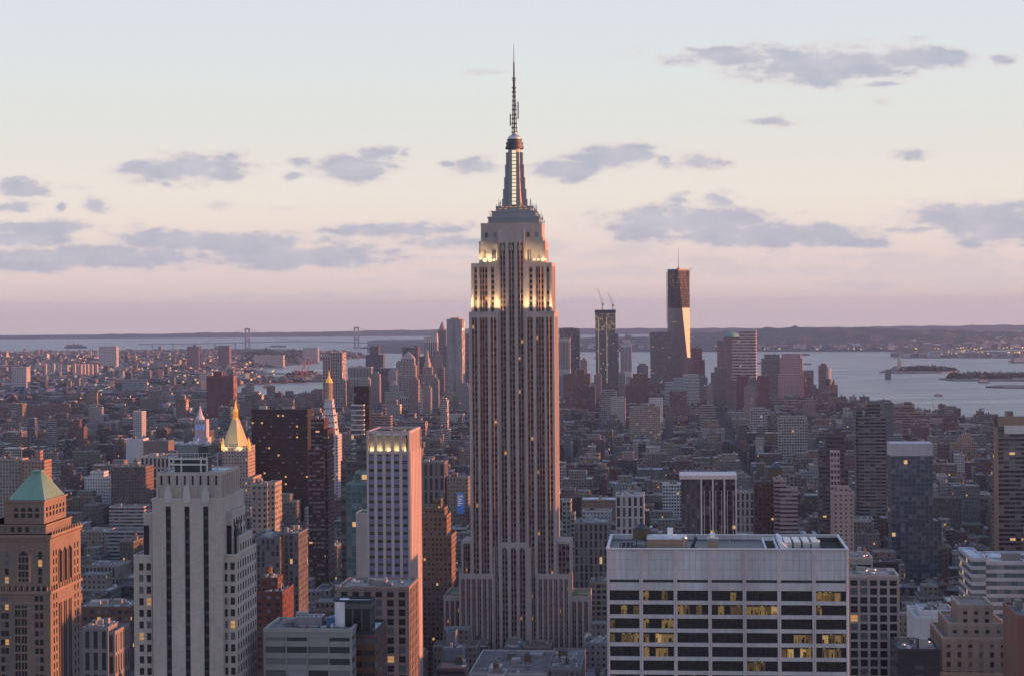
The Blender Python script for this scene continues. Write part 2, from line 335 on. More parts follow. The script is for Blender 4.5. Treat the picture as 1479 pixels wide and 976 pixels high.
def roofing(root, x0, x1, y0, y1, z, col, rnd, pw=.4, ph=1.1, wallmat=None, wcol=(.4,.4,.4), equip=True, dep=0.0):
    p = MB(); p.ring(x0-dep-.05, x1+dep+.05, y0-dep-.05, y1+dep+.05, z, z+ph, pw+dep, 0, col=wcol); p.build('parapet', wallmat or M['attr'], root)
    r = MB(); r.box(x0+.02, x1-.02, y0+.02, y1-.02, z-.5, z+.12, 0, col=col); ro = r.build('roof', M['roof'], root)
    if equip and (x1-x0) > 8:
        w, d = x1-x0, y1-y0; near = 3 if root.location[1] < 1300 else 2 if root.location[1] < 2500 else 1
        def unit(nm, *q, col):
            e = MB(); e.box(*q, 0, col=col); e.build(nm, M['attr'], ro)
        for _ in range(near+1):
            a, b = rnd.uniform(.08, .72)*w, rnd.uniform(.12, .72)*d; ww, dd, hh = rnd.uniform(.08, .2)*w, rnd.uniform(.1, .22)*d, rnd.uniform(1.5, 4)
            g = rnd.uniform(.12, .4); unit('bulkhead', x0+a, x0+a+ww, y0+b, y0+b+dd, z+.12, z+hh, col=(g, g*.97, g*.95))
        for q in range(near*near*2-1):
            g2 = rnd.uniform(.12, .6); a2, b2 = rnd.uniform(.06, .9)*w, rnd.uniform(.08, .9)*d; s2_ = rnd.uniform(.6, 1.8); unit('air_unit', x0+a2, min(x1-.5, x0+a2+s2_), y0+b2, min(y1-.5, y0+b2+rnd.uniform(.6, 2.5)), z+.12, z+rnd.uniform(.6, 1.7), col=(g2,g2,g2*1.03))
        if near == 3:
            for q in range(3):
                a2, b2 = rnd.uniform(.1, .6)*w, rnd.uniform(.1, .85)*d; unit('duct', x0+a2, x0+a2+rnd.uniform(.15,.3)*w, y0+b2, y0+b2+.6, z+.3, z+.9, col=(.35,.35,.37))
                e = MB(); a2, b2 = rnd.uniform(.1, .9)*w, rnd.uniform(.1, .85)*d; e.lathe(x0+a2, y0+b2, [(.5, z), (.5, z+1.1), (.75, z+1.2), (.7, z+1.5)], 10); e.build('roof_fan', M['steel'], ro)
    return ro
def tank(root, x, y, z, r=2.2, h=3.6, mat=None, name='water_tank'):
    b = MB()
    for a in range(4):
        q = math.pi/4+a*math.pi/2; b.bar((x+r*.75*math.cos(q), y+r*.75*math.sin(q), z), (x+r*.75*math.cos(q), y+r*.75*math.sin(q), z+2.6), .15, mi=1)
    b.lathe(x, y, [(r*1.05, z+2.5), (r*1.05, z+2.7), (r, z+2.7), (r*.96, z+2.7+h)], 14, 0); b.lathe(x, y, [(r*1.08, z+2.7+h), (.08, z+2.7+h+r*.7)], 14, 2)
    b.build(name, [mat or M['wood'], M['darkmetal'], M['darkmetal']], root)
def tower(name, label, short, Y, tiers, style='fpunch', col=(.25,.22,.2), rcol=(.16,.16,.17), cell=(3.2,3.6), rot=0, dep=25, geo=None, cat='building', wt=None, z0=0, seed=None, equip=True, group=None, mat=None, pw=None):
    """tiers: (px0, px1, py_top, setback, depth); the first one is the site"""
    t0 = tiers[0]; st = Site(t0[0], t0[1], t0[2], Y, rot); root = empty(name, (st.O[0], st.O[1], 0), -st.a)
    tag(root, label, cat, group); rnd = random.Random(seed if seed is not None else int(t0[0]*7+t0[2])); w = MB(); g = MB(); wins = []
    if style == 'fvert' and cell[1] > 6 and mat is None: mat = facade('tall_bays', None, .5, .82, lit=0, blinds=.05, vary=.06)
    top = None; mat = mat or (M[style] if style in M else None)
    for i, t in enumerate(tiers):
        yo = t[3] if len(t) > 3 else 0; d = t[4] if len(t) > 4 else dep; xa, xb = st.x(t[0], t[2], yo), st.x(t[1], t[2], yo); zt = st.z((t[0]+t[1])/2, t[2], yo)
        if geo: lattice(w, g, xa, xb, yo, yo+d, z0, zt, *geo, wins=wins if pw else None, col=col)
        else: w.box(xa, xb, yo, yo+d, z0, zt, 0, 1, col=col, tcol=rcol, cell=cell)
        roofing(root, xa, xb, yo, yo+d, zt, rcol, rnd, wcol=tuple(c*1.15 for c in col), equip=equip and i == len(tiers)-1 or (equip and i == 0 and len(tiers) > 1 and Y < 1500), dep=geo[4] if geo else 0, ph=1.1 if Y < 2500 else .8)
        if top is None or zt > top[0]: top = (zt, xa, xb, yo, d)
        if i == 0 or xb-xa > 30: FOOT.append((*st.world((xa+xb)/2, yo+d/2), (xb-xa)/2+1.5, d/2+1.5, st.a))
    w.build('wall', [mat or M['attr'], M['roof']] if not geo else [M['attr']], root)
    if geo: g.build('glazing', [M['gcore']], root)
    if pw: add_windows(root, wins, lit=pw if isinstance(pw, float) else .08, zmin=ZP(CX, 1000, Y), limit=100, seed=int(Y))
    for q in (wt or []):
        px, py, r = q; x = st.x(px, py, top[3]+top[4]*.4); tank(root, x, top[3]+top[4]*.4, top[0], r, r*1.5)
    LM.append((( t0[0]+t0[1])/2, t0[2], short)); return root, st, top
M['gcore'] = facade('window_glass', (.05,.05,.06), .97, .97, glass=(.035,.034,.04), lit=.008, vary=.22, blinds=.12, litstr=.14)
# ================================================================== the setting: water, land, hills
def water_mat():
    t = NT('harbour_water'); t.p.inputs['Base Color'].default_value = (.07,.10,.13,1); t.p.inputs['Roughness'].default_value = .32; t.p.inputs['IOR'].default_value = 1.33
    t.p.inputs['Specular IOR Level'].default_value = .5
    a = t.noise(1.0, 6, mapped(t, .0016, .006, 1), .65); c = t.noise(1.0, 4, mapped(t, .012, .02, 1), .6)
    t.l(t.math('ADD', t.math('MULTIPLY', a, .5), .08), t.p.inputs['Roughness']); t.l(t.mix(a, (.03,.06,.09), (.15,.17,.20)), t.p.inputs['Base Color'])
    b = t.n('ShaderNodeBump'); b.inputs['Strength'].default_value = .55; b.inputs['Distance'].default_value = 6
    t.l(t.math('ADD', a, t.math('MULTIPLY', c, .4)), b.inputs['Height']); t.l(b.outputs[0], t.p.inputs['Normal']); return t.m
def land_mat(name, a, b, sc):
    t = NT(name); f = t.noise(1.0, 8, mapped(t, sc, sc, sc), .7); r = t.n('ShaderNodeValToRGB'); r.color_ramp.elements[0].position = .38; r.color_ramp.elements[1].position = .62
    r.color_ramp.elements[0].color = a+(1,); r.color_ramp.elements[1].color = b+(1,); t.l(f, r.inputs[0]); t.l(r.outputs[0], t.p.inputs['Base Color']); t.p.inputs['Roughness'].default_value = .95; return t.m
m = MB(); XE = 13000
m.face([(-XE,-2500,0),(XE,-2500,0),(XE,29500,0),(-XE,29500,0)]); tag(m.build('water', water_mat()), kind='structure')
def land(name, pts, z, mat, world=False):
    p = [(q if world else GP(*q)) for q in pts]; b = MB()
    ar = sum(p[i][0]*p[(i+1)%len(p)][1]-p[(i+1)%len(p)][0]*p[i][1] for i in range(len(p)))
    if ar < 0: p = p[::-1]
    b.f.append([b.V(x, y, z) for x, y in p]); b.m.append(0); b.c.append((.1,.1,.1)); b.uv.extend([(0,0)]*len(p))
    for i in range(len(p)):
        q, r = p[i], p[(i+1)%len(p)]; b.face([(q[0],q[1],-1),(r[0],r[1],-1),(r[0],r[1],z),(q[0],q[1],z)])
    o = b.build(name, mat); tag(o, kind='structure'); return p
gm = land_mat('street_ground', (.035,.036,.04), (.07,.07,.075), .01); bm_ = land_mat('borough_ground', (.03,.038,.03), (.12,.12,.125), .012); quay = land_mat('quay_ground', (.05,.055,.055), (.22,.22,.22), .02)
MAN = [(-1500,300),(1500,300)]
mpx = [(1700,655),(1479,622),(1300,600),(1212,588),(1180,577),(1020,558),(900,552),(640,556),(560,568),(470,577),(340,581),(-400,592)]
P_MAN = land('ground', MAN + [GP(*q) for q in mpx], 3.0, gm, True) if False else None
pts = [(-1600,100),(1600,100)]+[GP(*q) for q in mpx]; P_MAN = land('ground', pts, 3.0, gm, True)
P_BK = land('ground_of_the_far_borough', [(-500,578),(290,574),(304,566),(332,558.5),(345,556),(470,550),(476,545),(455,541),(345,537),(343,533),(424,527),(462,525),(440,521.5),(500,519.5),(527,516.5),(520,510.5),(480,507),(430,505.5),(380,503.5),(200,507.5),(100,508.5),(-500,516)], 3.0, bm_)
def basin(name, pts):
    p = [GP(*q) for q in pts]; b = MB(); ar = sum(p[i][0]*p[(i+1)%len(p)][1]-p[(i+1)%len(p)][0]*p[i][1] for i in range(len(p)))
    if ar < 0: p = p[::-1]
    b.f.append([b.V(x, y, 3.4) for x, y in p]); b.m.append(0); b.c.append((0,0,0)); b.uv.extend([(0,0)]*len(p)); tag(b.build(name, bpy.data.materials['harbour_water']), kind='structure')
basin('canal_water', [(204,561),(296,559.5),(296,557.5),(215,558.5)]); basin('canal_water', [(205,539),(262,538),(258,535.5),(225,535.5)]); basin('canal_water', [(160,575.5),(190,575),(189,573),(165,573)])
basin('canal_water', [(345,546),(440,543.5),(400,541.5),(345,542)])
land('far_shore_point', [(520,503),(560,503.5),(640,505),(700,505.5),(700,499),(600,498),(545,499)], 8, bm_)
land('far_island', [(390,501),(414,501),(414,499.5),(392,499.5)], 6, bm_)
# piers and islands in the right-hand harbour
land('liberty_island_ground', [(1270,537.5),(1288,539),(1360,538.5),(1386,536.5),(1378,534.5),(1330,532.5),(1290,533.5)], 4, quay)
land('ellis_island_ground', [(1356,547.5),(1376,549.8),(1700,551),(1700,544),(1420,541.5),(1386,544)], 4, quay)
land('pier', [(1423,559),(1455,560.5),(1700,562),(1700,557.5),(1440,557.2)], 4, quay)
land('pier', [(1289,513.5),(1305,516.8),(1700,517.5),(1700,510.5),(1420,509.5),(1392,512),(1300,511.8)], 4, quay)
land('pier', [(1459,524),(1700,524.5),(1700,522.6),(1462,522.8)], 4, quay)
land('pier', [(1090,525.2),(1110,525.4),(1110,523.9),(1090,523.9)], 4, quay); land('pier', [(1159,526.4),(1172,526.5),(1172,525),(1159,525)], 4, quay)
def hill_mat(): return land_mat('wooded_hill', (.028,.04,.03), (.07,.075,.065), .0022)
HM = hill_mat()
def hills(name, crest, base_py, Yc, depth, seed):
    """crest: list (px, py) of the skyline seen at distance Yc; front foot at base row"""
    rnd = random.Random(seed); b = MB(); rows = 14; xs = [crest[0][0]+i*(crest[-1][0]-crest[0][0])/160 for i in range(161)]
    def cy(x):
        for (x0,y0),(x1,y1) in zip(crest, crest[1:]):
            if x0 <= x <= x1: return y0+(y1-y0)*(x-x0)/(x1-x0)
        return crest[-1][1]
    ph = [rnd.uniform(0, 6.28) for _ in range(6)]
    g = []
    for x in xs:
        yb = base_py(x) if callable(base_py) else base_py; Yb = GP(x, yb)[1]; zc = ZP(x, cy(x), Yc); s = S(x, 490); col = []
        for j in range(rows+1):
            f = j/rows
            if f <= .7: Y = Yb+(Yc-Yb)*f/.7; h = zc*math.sin(math.pi/2*min(1, f/.7))**.8
            else: Y = Yc+depth*(f-.7)/.3; h = zc*(1-(f-.7)/.3)
            h *= 1+.10*math.sin(x*.05+ph[0]+j*1.1)+.07*math.sin(x*.13+ph[1]-j*.9)+.05*math.sin(x*.37+ph[2]+j*2)*(1 if .1<f<.95 else 0)
            if j in (0, rows): h = -1
            col.append(b.V(s*Y, Y, h))
        g.append(col)
    for i in range(160):
        for j in range(rows): b.f.append([g[i][j], g[i+1][j], g[i+1][j+1], g[i][j+1]]); b.m.append(0); b.c.append((0,0,0)); b.uv.extend([(0,0)]*4)
    tag(b.build(name, HM, smooth=True), kind='structure')
hills('far_coast_hills', [(-150,487),(0,485),(60,484.5),(130,484),(160,482.5),(240,482),(300,480.5),(355,480),(420,480),(500,478.5),(600,476.5),(700,475),(830,474),(900,474.5),(1000,474),(1100,474),(1250,472),(1400,470),(1650,468)], lambda x: 490-.0079*x, 25500, 3500, 3)
hills('near_island_hills', [(520,503),(560,497.5),(600,496),(700,495),(800,490),(850,488),(900,487),(960,485.5),(1010,482),(1050,479),(1100,475.5),(1150,474),(1190,473.5),(1230,474.5),(1300,476),(1400,478),(1500,479),(1650,480)], lambda x: 508-(x-900)*.001+(2 if x < 700 else 0) - (0 if x < 1330 else (x-1330)*.018), 15500, 5000, 5)

# ------------------------------------------------------------------ the tall limestone tower in the middle
def limestone_tower():
    Y0 = 1280; st = Site(677.2, 800.5, 452, Y0); root = empty('skyscraper', (st.O[0], st.O[1], 0), -st.a)
    tag(root, 'huge limestone art deco skyscraper with glowing mast and antenna spire in the centre', 'skyscraper')
    FOOT.append((*st.world(0, 30), 50, 34, st.a)); LM.append((739, 500, 'the tall central limestone skyscraper'))
    wall, core, fins, span, wl = MB(), MB(), MB(), MB(), []
    H = st.w/2
    def X(px, py, yo=0): return st.x(px, py, yo)
    def Z(py, yo=0): return st.z(739, py, yo)
    z_low, z84, z261, z294, z312, z320 = Z(864), Z(831), Z(452), Z(380), Z(343, 4), Z(325, 6)
    FH = 3.75
    def face(side, xl, xr, yf, yb, z0, z1, strips, dep=1.1, cap=3.0, finrise=.15):
        """strips: (a, b, columns) along the face, rest is stone"""
        def put(mb, a, b, w0, w1, za, zb, mi=0):
            if side == 'N': mb.box(a, b, w0, w1, za, zb, mi, bottom=True)
            elif side == 'W': mb.box(xr-w1+yf, xr-w0+yf, a, b, za, zb, mi, bottom=True)
            else: mb.box(xl+w0-yf, xl+w1-yf, a, b, za, zb, mi, bottom=True)
        def prow(u0, u1, za, zb_):  # mullion section angled and pushed out so the low sun catches it
            if side != 'N': put(fins, u0+.1, u1-.1, yf-.1, yf+dep-.1, za, zb_); return
            p = [(u0, yf+dep-.1), ((u0+u1)/2, yf-.7), (u1, yf+dep-.1)]; fins.hull(p, p, za, zb_)
        def wedge(u0, za, zb_):  # chamfer added at the pier reveal to catch the low sun
            if side != 'N': return
            p = [(u0, yf+.05), (u0+.42, yf+dep-.1), (u0, yf+dep-.1)]; fins.hull(p, p, za, zb_)
        lo, hi = (xl, xr) if side == 'N' else (yf+dep, yb)
        cur = lo
        for a, b, n in strips+[(hi, hi, 0)]:
            if a > cur: put(wall, cur, a, yf, yf+dep, z0, z1)
            cur = b
            if n == 0: continue
            put(wall, a, b, yf+.02, yf+dep, z1-cap, z1-.02)
            cw = (b-a)/n; nf = int((z1-cap-z0)/FH)
            for k in range(1, n): prow(a+k*cw-.3, a+k*cw+.3, z0+.1, z1-cap+.6)
            wedge(a, z0+.1, z1-cap-.01)
            for j in range(nf+1):
                zz = z1-cap-j*FH
                if zz-1.55 > z0: put(span, a, b, yf+dep-.38, yf+dep-.02, zz-1.55, zz)
                if side == 'N' and zz-FH > z0:
                    for k in range(n): wl.append((a+(k+.5)*cw, yf+dep-.08, zz-1.55-(FH-1.55)/2, cw-.5, FH-1.55))
    k = k1 = H/28.7
    wing = [(-27.0,-23.2,2),(-21.6,-16.2,3),(-14.2,-10.3,2)]; wingr = [(10.3,14.2,2),(16.2,21.6,3),(23.2,27.0,2)]; mid = [(-7.8,-4.0,2),(-1.9,1.9,2),(4.0,7.8,2)]
    wing = [(a*k,b*k,n) for a,b,n in wing]; wingr = [(a*k,b*k,n) for a,b,n in wingr]; mid = [(a*k,b*k,n) for a,b,n in mid]
    sidest = [(5,8.5,2),(11,16,3),(18.5,23.5,3),(26,31,3),(33.5,37,2)]
    # lower block and shaft: wings proud of the recessed middle
    c0 = -9.0*k; D = 42.0
    for (xl, xr, ss) in ((-H, c0, wing), (-c0, H, wingr)):
        face('N', xl, xr, 0, D, z84, z261, ss); 
    face('N', c0, -c0, 1.6, D, Z(790), z320-3.2, mid, cap=9.0)
    face('W', -H, H, 0, D, z84, z261, sidest); face('E', -H, H, 0, D, z84, z261, sidest)
    core.box(-H+1.1, c0, 1.1, D, 0, z261-.05, 0, cell=(1.9, FH)); core.box(-c0, H-1.1, 1.1, D, 0, z261-.05, 0, cell=(1.9, FH)); core.box(c0+.02, -c0-.02, 2.72, D, 0, z261-.05, 0, cell=(1.9, FH)); wall.box(-H+.05, H-.05, D-1, D+.3, 0, z261-.1)
    core.box(c0+.01, -c0-.01, 2.72, 12, z261-.05, z320-4, 0, cell=(1.9, FH))
    # ledge and upper shaft
    for s in (-1, 1): wall.box(min(s*H, s*-c0), max(s*H, s*-c0), .02, 3, z261-.6, z261+.9)
    wall.box(-H, H, 12, D, z261-.6, z261+.9)
    H2 = X(796.8, 400); f2 = 1.7
    w2 = [(-25.5,-23.2,1),(-21.6,-16.2,3),(-14.2,-11.6,1)]; w2 = [(a*k,b*k,n) for a,b,n in w2]; w2r = [(-b,-a,n) for a,b,n in w2[::-1]]
    for (xl, xr, ss) in ((-H2, c0, w2), (-c0, H2, w2r)): face('N', xl, xr, f2, 40, z261+.9, z294, ss, cap=2.4)
    face('W', -H2, H2, f2, 40, z261+.9, z294, sidest, cap=2.4); face('E', -H2, H2, f2, 40, z261+.9, z294, sidest, cap=2.4)
    for s in (-1, 1):
        core.box(min(s*(H2-1.1), s*-c0), max(s*(H2-1.1), s*-c0), f2+1.1, 40, z261+.9, z294-.4, 0, cell=(1.9, FH)); wall.box(min(s*H2, s*-c0)-.02, max(s*H2, s*-c0)+.02, f2+.02, 39.98, z294-.6, z294+.1)
    wall.box(-H2+.1, H2-.1, 39, 40.4, z261, z294)
    wall.box(c0, -c0, 12, 38, z261, z320-.5)
    # shoulders above the upper shaft
    x3 = X(691.5, 360, 4); x3r = X(787.5, 360, 4); xs = 8.3*k
    for (a, b) in ((x3, -xs-.6), (xs+.6, x3r)):
        wall.box(a, b, 4.2, 37, z294, z312-2.5); aa, bb = (a+1.6, b) if a < 0 else (a, b-1.6); wall.box(aa, bb, 4.8, 36, z312-2.5, z312)
        for q in (.22, .68):
            cx = a+(b-a)*q if a > 0 else a+(b-a)*(1-q); wd = 2.6 if q < .5 else 1.2
            core.box(cx-wd/2, cx+wd/2, 4.12, 4.5, z294+1.5, z294+9, 0, cell=(1.2, 3)); fins.box(cx-.12, cx+.12, 4.02, 4.4, z294+1.5, z294+9)
        for q in (.08, .5, .92): wall.box(a+(b-a)*q-.5, a+(b-a)*q+.5, 3.9, 4.2, z294, z312-3.5)
    for q in (0.15,.32,.5,.68,.85): core.box(x3r-.3, x3r+.08, 4.2+33*q-1, 4.2+33*q+1, z294+2, z294+9, 0, cell=(1.2,3))
    # 86th storey block
    x4, x4r = X(694.5, 330, 6), X(782.5, 330, 6)
    wall.box(x4, x4r, 6, 35, z294+2, z320)
    for i in range(7):
        cx = x4+(x4r-x4)*(.09+.137*i); core.box(cx-.9, cx+.9, 5.92, 6.3, Z(347,6), Z(336,6), 0, cell=(2,4))
        wall.box(cx+2.0, cx+3.0, 5.6, 6.01, z294+5, z320-1) if i < 6 else None
    wall.ring(x4-.15, x4r+.15, 5.85, 35.15, z320, z320+1.3, .5)
    # centre crown with fan finials, piers already in face()
    for (a, b, n) in mid:
        c = (a+b)/2
        for dx, hh in ((-.9,3.4),(0,5.2),(.9,3.4)): fins.box(c+dx-.35, c+dx+.35, 1.3, 1.75, Z(362,2), Z(362,2)+hh, 1)
    for (a, b) in ((c0, mid[0][0]), (mid[0][1], mid[1][0]), (mid[1][1], mid[2][0]), (mid[2][1], -c0)): wall.box(a+.1, b-.1, 1.5, 2.2, z261, z320-3.3)
    # arches that close the middle recess
    zb = Z(790)
    wall.box(c0-.4, -c0+.4, -.1, 1.7, zb, zb+3.4)
    for (a, b, n) in mid:
        r = (b-a)/2; c = (a+b)/2
        for t in range(8):
            t0, t1 = math.pi*t/8, math.pi*(t+1)/8; x0, x1 = c-r*math.cos(t0), c-r*math.cos(t1); zz = zb-4.5+max(math.sin(t0), math.sin(t1))*4.5
            if zz < zb: wall.box(x0, x1, -.05, 1.2, zz-.3, zb+.05, bottom=True)
    # base: wings and middle
    bL, bR = X(663.2, 840), X(822.5, 840)
    bw = lambda a, b, n: [(a+(b-a)*(i+.22)/n, a+(b-a)*(i+.86)/n, 2) for i in range(n)]
    e1, e2 = X(713, 850), X(775, 850)
    face('N', bL, e1, -1.5, D, 0, z84+.6, bw(bL+.6, e1-.6, 6), cap=2.6); face('N', e2, bR, -1.5, D, 0, z84+.6, bw(e2+.6, bR-.6, 6), cap=2.6)
    face('N', e1, e2, -.05, D, 0, zb, [(e1+.9, e1+3.6, 2)]+mid+[(e2-3.6, e2-.9, 2)], cap=.1)
    face('W', bL, bR, -1.5, D, 0, z84+.6, [(5+6*i, 8.8+6*i, 2) for i in range(6)], cap=2.6)
    core.box(bL+1.1, bR-1.1, 1.05, D-.5, 0, z84+.2, 0, cell=(1.9, FH)); core.box(e1+.1, e2-.1, 1.03, 2.5, z84, zb-.3, 0, cell=(1.9, FH)); core.box(bL+1.1, e1-.1, -.4, 1.02, 0, z84+.2, 0, cell=(1.9,FH)); core.box(e2+.1, bR-1.1, -.4, 1.02, 0, z84+.2, 0, cell=(1.9,FH))
    for a, b in ((bL, e1), (e2, bR)): wall.ring(a-.05, b+.05, -1.55, D+.3, z84+.6, z84+1.7, .5)
    # side blocks between base and shaft
    sa, sb_ = X(666.5, 800, 4), X(824.5, 800, 4); zs = st.z(815, 781, 4)
    for (a, b) in ((sa, -H), (H, sb_)):
        n0 = min(a, b)+.4; n1 = max(a, b)-.4; face('N', min(a,b), max(a,b), 4, 30, z84, zs, [(n0+.6, n1-.6, 3)], cap=2); core.box(min(a,b)+1.1, max(a,b)-.2, 5.1, 30, z84, zs-.3, 0, cell=(1.9,FH))
        wall.box(min(a,b)+.2, max(a,b)-.2, 4.3, 30, zs-.6, zs)
    face('W', sa, sb_, 4, 30, z84, zs, [(7,11,2),(14,18,2),(21,25,2)], cap=2)
    # outer low wings with planted roofs
    for (a, b) in ((X(641, 870, 6), bL), (bR, X(851, 870, 6))):
        face('N', a, b, 5, 44, 0, z_low, bw(a+.4, b-.4, 3), cap=2.4); core.box(a+1.1, b-.3, 6.1, 44, 0, z_low-.4, 0, cell=(1.9, FH))
        wall.ring(a, b, 5, 44, z_low, z_low+1.2, .5)
        gr = MB(); gr.box(a+.6, b-.6, 5.6, 43.4, z_low-.5, z_low+.25, 0, col=(.10,.13,.045)); gr.box(a+(b-a)*.3, a+(b-a)*.9, 20, 26, z_low+.2, z_low+.4, 1, col=(.3,.22,.2)); gr.build('green_roof', [M['attr'], M['attr']], root)
    aw = X(851, 870, 6); face('W', -aw, aw, 5, 44, 0, z_low, [(8+6*i, 11.5+6*i, 2) for i in range(6)], cap=2.4)
    wall.build('wall', M['stone'], root); core.build('glazing', M['gcore'], root); fins.build('mullion', [plain('satin_mullion', (.60,.42,.38), .5, .1), M['stone2']], root)
    span.build('spandrel', plain('spandrel_panel', (.17,.115,.105), .6), root)
    add_windows(root, wl, lit=.012, limit=90, zmin=25, seed=3)
    # metal crown
    c = MB(); cy = 20.5; h1 = Z(313, 9)
    q0 = X(704.5, 315, 8); q1 = X(778, 315, 8); cx = 1.0
    hw = (q1-q0)/2; cx = (q0+q1)/2+.2
    c.box(cx-hw, cx+hw, cy-12, cy+12, z320, h1-1.2); c.box(cx-hw-.5, cx+hw+.5, cy-12.5, cy+12.5, h1-1.2, h1, bottom=True)
    for i in range(17): xx = cx-hw+.8+i*(2*hw-1.6)/16; c.box(xx-.25, xx+.25, cy-12.4, cy-12, z320+.2, h1-2)
    h2 = Z(305, 11); c.box(cx-hw*.86, cx+hw*.86, cy-10.5, cy+10.5, h1, h2-.6); c.box(cx-hw*.9, cx+hw*.9, cy-11, cy+11, h2-.6, h2, bottom=True)
    h3 = Z(298, 12); c.box(cx-hw*.66, cx+hw*.66, cy-9, cy+9, h2, h3); c.box(cx-hw*.7, cx+hw*.7, cy-9.4, cy+9.4, h3-.7, h3+.1, bottom=True)
    crown = c.build('crown', M['metal'], root)
    for fz, half in ((.45, .6), (.85, .52)):
        for i in range(6):
            if fz == .45 and i in (2, 3): continue
            b = MB(); x0 = cx-hw*half+(2*hw*half)*i/6; b.box(x0+.4, x0+2.2, cy-9.5-.0, cy-9.35, h2+(h3-h2)*fz-.2, h2+(h3-h2)*fz+.3, bottom=True); b.build('crown_light', M['litw'], crown)
    zt = Z(214, 15); mt = MB(); rb, rt = 7.6, 4.7; z0 = h3+.1
    prof = [(1.0,0),(.93,.06),(.86,.16),(.8,.3),(.75,.5),(.71,.75),(.69,1)]
    mt.lathe(cx, cy, [(r*6.4, z0+(zt-z0)*f) for r, f in prof], 16)
    for a in range(4):       # stepped buttress wings
        for r0, f in ((8.6,.13),(7.9,.3),(7.1,.5),(6.4,.72),(5.7,.93)):
            ca, sa_ = (1,0) if a == 0 else (0,1) if a == 1 else (-1,0) if a == 2 else (0,-1)
            if a % 2 == 0: mt.box(min(cx+ca*2, cx+ca*r0), max(cx+ca*2, cx+ca*r0), cy-1.5-r0*.16, cy+1.5+r0*.16, z0, z0+(zt-z0)*f)
            else: 
                for sx in (-1, 1): mt.box(min(cx+sx*1.7, cx+sx*(2.2+r0*.22)), max(cx+sx*1.7, cx+sx*(2.2+r0*.22)), min(cy+sa_*2, cy+sa_*r0*.86), max(cy+sa_*2, cy+sa_*r0*.86), z0, z0+(zt-z0)*f)
    mast = mt.build('mast', M['metal'], root)
    for i in range(15):
        b = MB(); zz = z0+1+(zt-z0-2)*i/15; yy = cy-5.0-2.6*(1-i/15)**1.5; b.box(cx-1.35, cx+1.35, yy, yy+1.5, zz, zz+(zt-z0-2)/15-.55, bottom=True); b.build('mast_window', plain('lit_mast_window', (1,.86,.55), .4, emit=.21, amt=.3), mast)
        b = MB(); b.box(cx-1.6, cx+1.6, yy-.12, yy+1.4, zz-.55, zz-.02, bottom=True); b.build('mast_sill', M['darkmetal'], mast)
    r = MB(); r.lathe(cx, cy, [(6.1, zt-.4),(6.3, zt),(6.3, zt+1.2),(5.7, zt+1.3),(5.7, zt+3.0),(5.9,zt+3.1),(5.9,zt+4.1),(5.0,zt+4.2),(4.9,zt+5.8),(5.2,zt+5.9),(5.2,zt+6.4)], 24); r.build('observation_ring', M['darkmetal'], mast)
    dz = zt+6.4; r = MB(); r.lathe(cx, cy, [(4.7, dz),(4.6,dz+1),(3.6,dz+2.2),(2.0,dz+3.2),(1.6,dz+4.2),(1.6,dz+5)], 24); r.build('dome', M['steel'], mast)
    for k in range(20):
        a = k*math.pi/10
    za = dz+4.5; an = MB(); z1 = Z(114, 20); z2 = Z(64, 20); zm = Z(150, 20)
    for sx in (-1, 1):
        for sy in (-1, 1): an.bar((cx+sx*1.5, cy+sy*1.5, za), (cx+sx*1.0, cy+sy*1.0, zm), .22); an.bar((cx+sx*1.0, cy+sy*1.0, zm), (cx+sx*.45, cy+sy*.45, z1), .18)
    n = 12
    for i in range(n):
        a0 = za+(z1-za)*i/n; a1 = za+(z1-za)*(i+1)/n; ra = 1.5-1.0*i/n; rb_ = 1.5-1.0*(i+1)/n; s = 1 if i % 2 else -1
        for sy in (-1, 1): an.bar((cx-s*ra, cy+sy*ra, a0), (cx+s*rb_, cy+sy*rb_, a1), .14); an.bar((cx+sy*ra, cy-s*ra, a0), (cx+sy*rb_, cy+s*rb_, a1), .14)
        an.lathe(cx, cy, [(ra*1.35+.3, a0), (ra*1.35+.3, a0+.45)], 10)
    an.lathe(cx, cy, [(.55, za), (.45, z1)], 8)
    for (zz, rr) in ((Z(114,20),1.5),(Z(117,20),1.3),(Z(128,20),1.6),(Z(134,20),1.6),(Z(140,20),1.5)): an.lathe(cx, cy, [(rr, zz), (rr, zz+.6)], 10)
    an.lathe(cx, cy, [(.6, z1), (.5, z1+(z2-z1)*.45), (.25, z1+(z2-z1)*.5), (.12, z2)], 8)
    for sx, zz, l in ((1, Z(172,20), 9), (-1, Z(182,20), 8), (1, Z(160,20), 6)):
        an.bar((cx+sx*2.7, cy, zz), (cx+sx*2.7, cy, zz+l), .4, 6); an.bar((cx, cy, zz+1), (cx+sx*2.7, cy, zz+1), .15); an.bar((cx, cy, zz+l-1), (cx+sx*2.7, cy, zz+l-1), .15)
    an.build('antenna', M['darkmetal'], root)
    # whip antennas and dishes round the crown
    rnd = random.Random(5)
    for i in range(46):
        w = MB(); lv = rnd.choice([(z320+1, hw*1.15, 13.5), (h1, hw*.98, 12), (h2, hw*.85, 10.5), (h3, hw*.68, 9)]); sx = rnd.choice((-1, 1)); xx = cx+sx*lv[1]*rnd.uniform(.8, 1.03); yy = cy+rnd.uniform(-1, .9)*lv[2]
        l = rnd.uniform(1.2, 5.5); w.bar((xx, yy, lv[0]), (xx, yy, lv[0]+l), .17); 
        if rnd.random() < .5: w.box(xx-.3, xx+.3, yy-.3, yy+.3, lv[0]+l*.4, lv[0]+l*.75, bottom=True)
        w.build('whip_antenna', M['darkmetal'], crown)
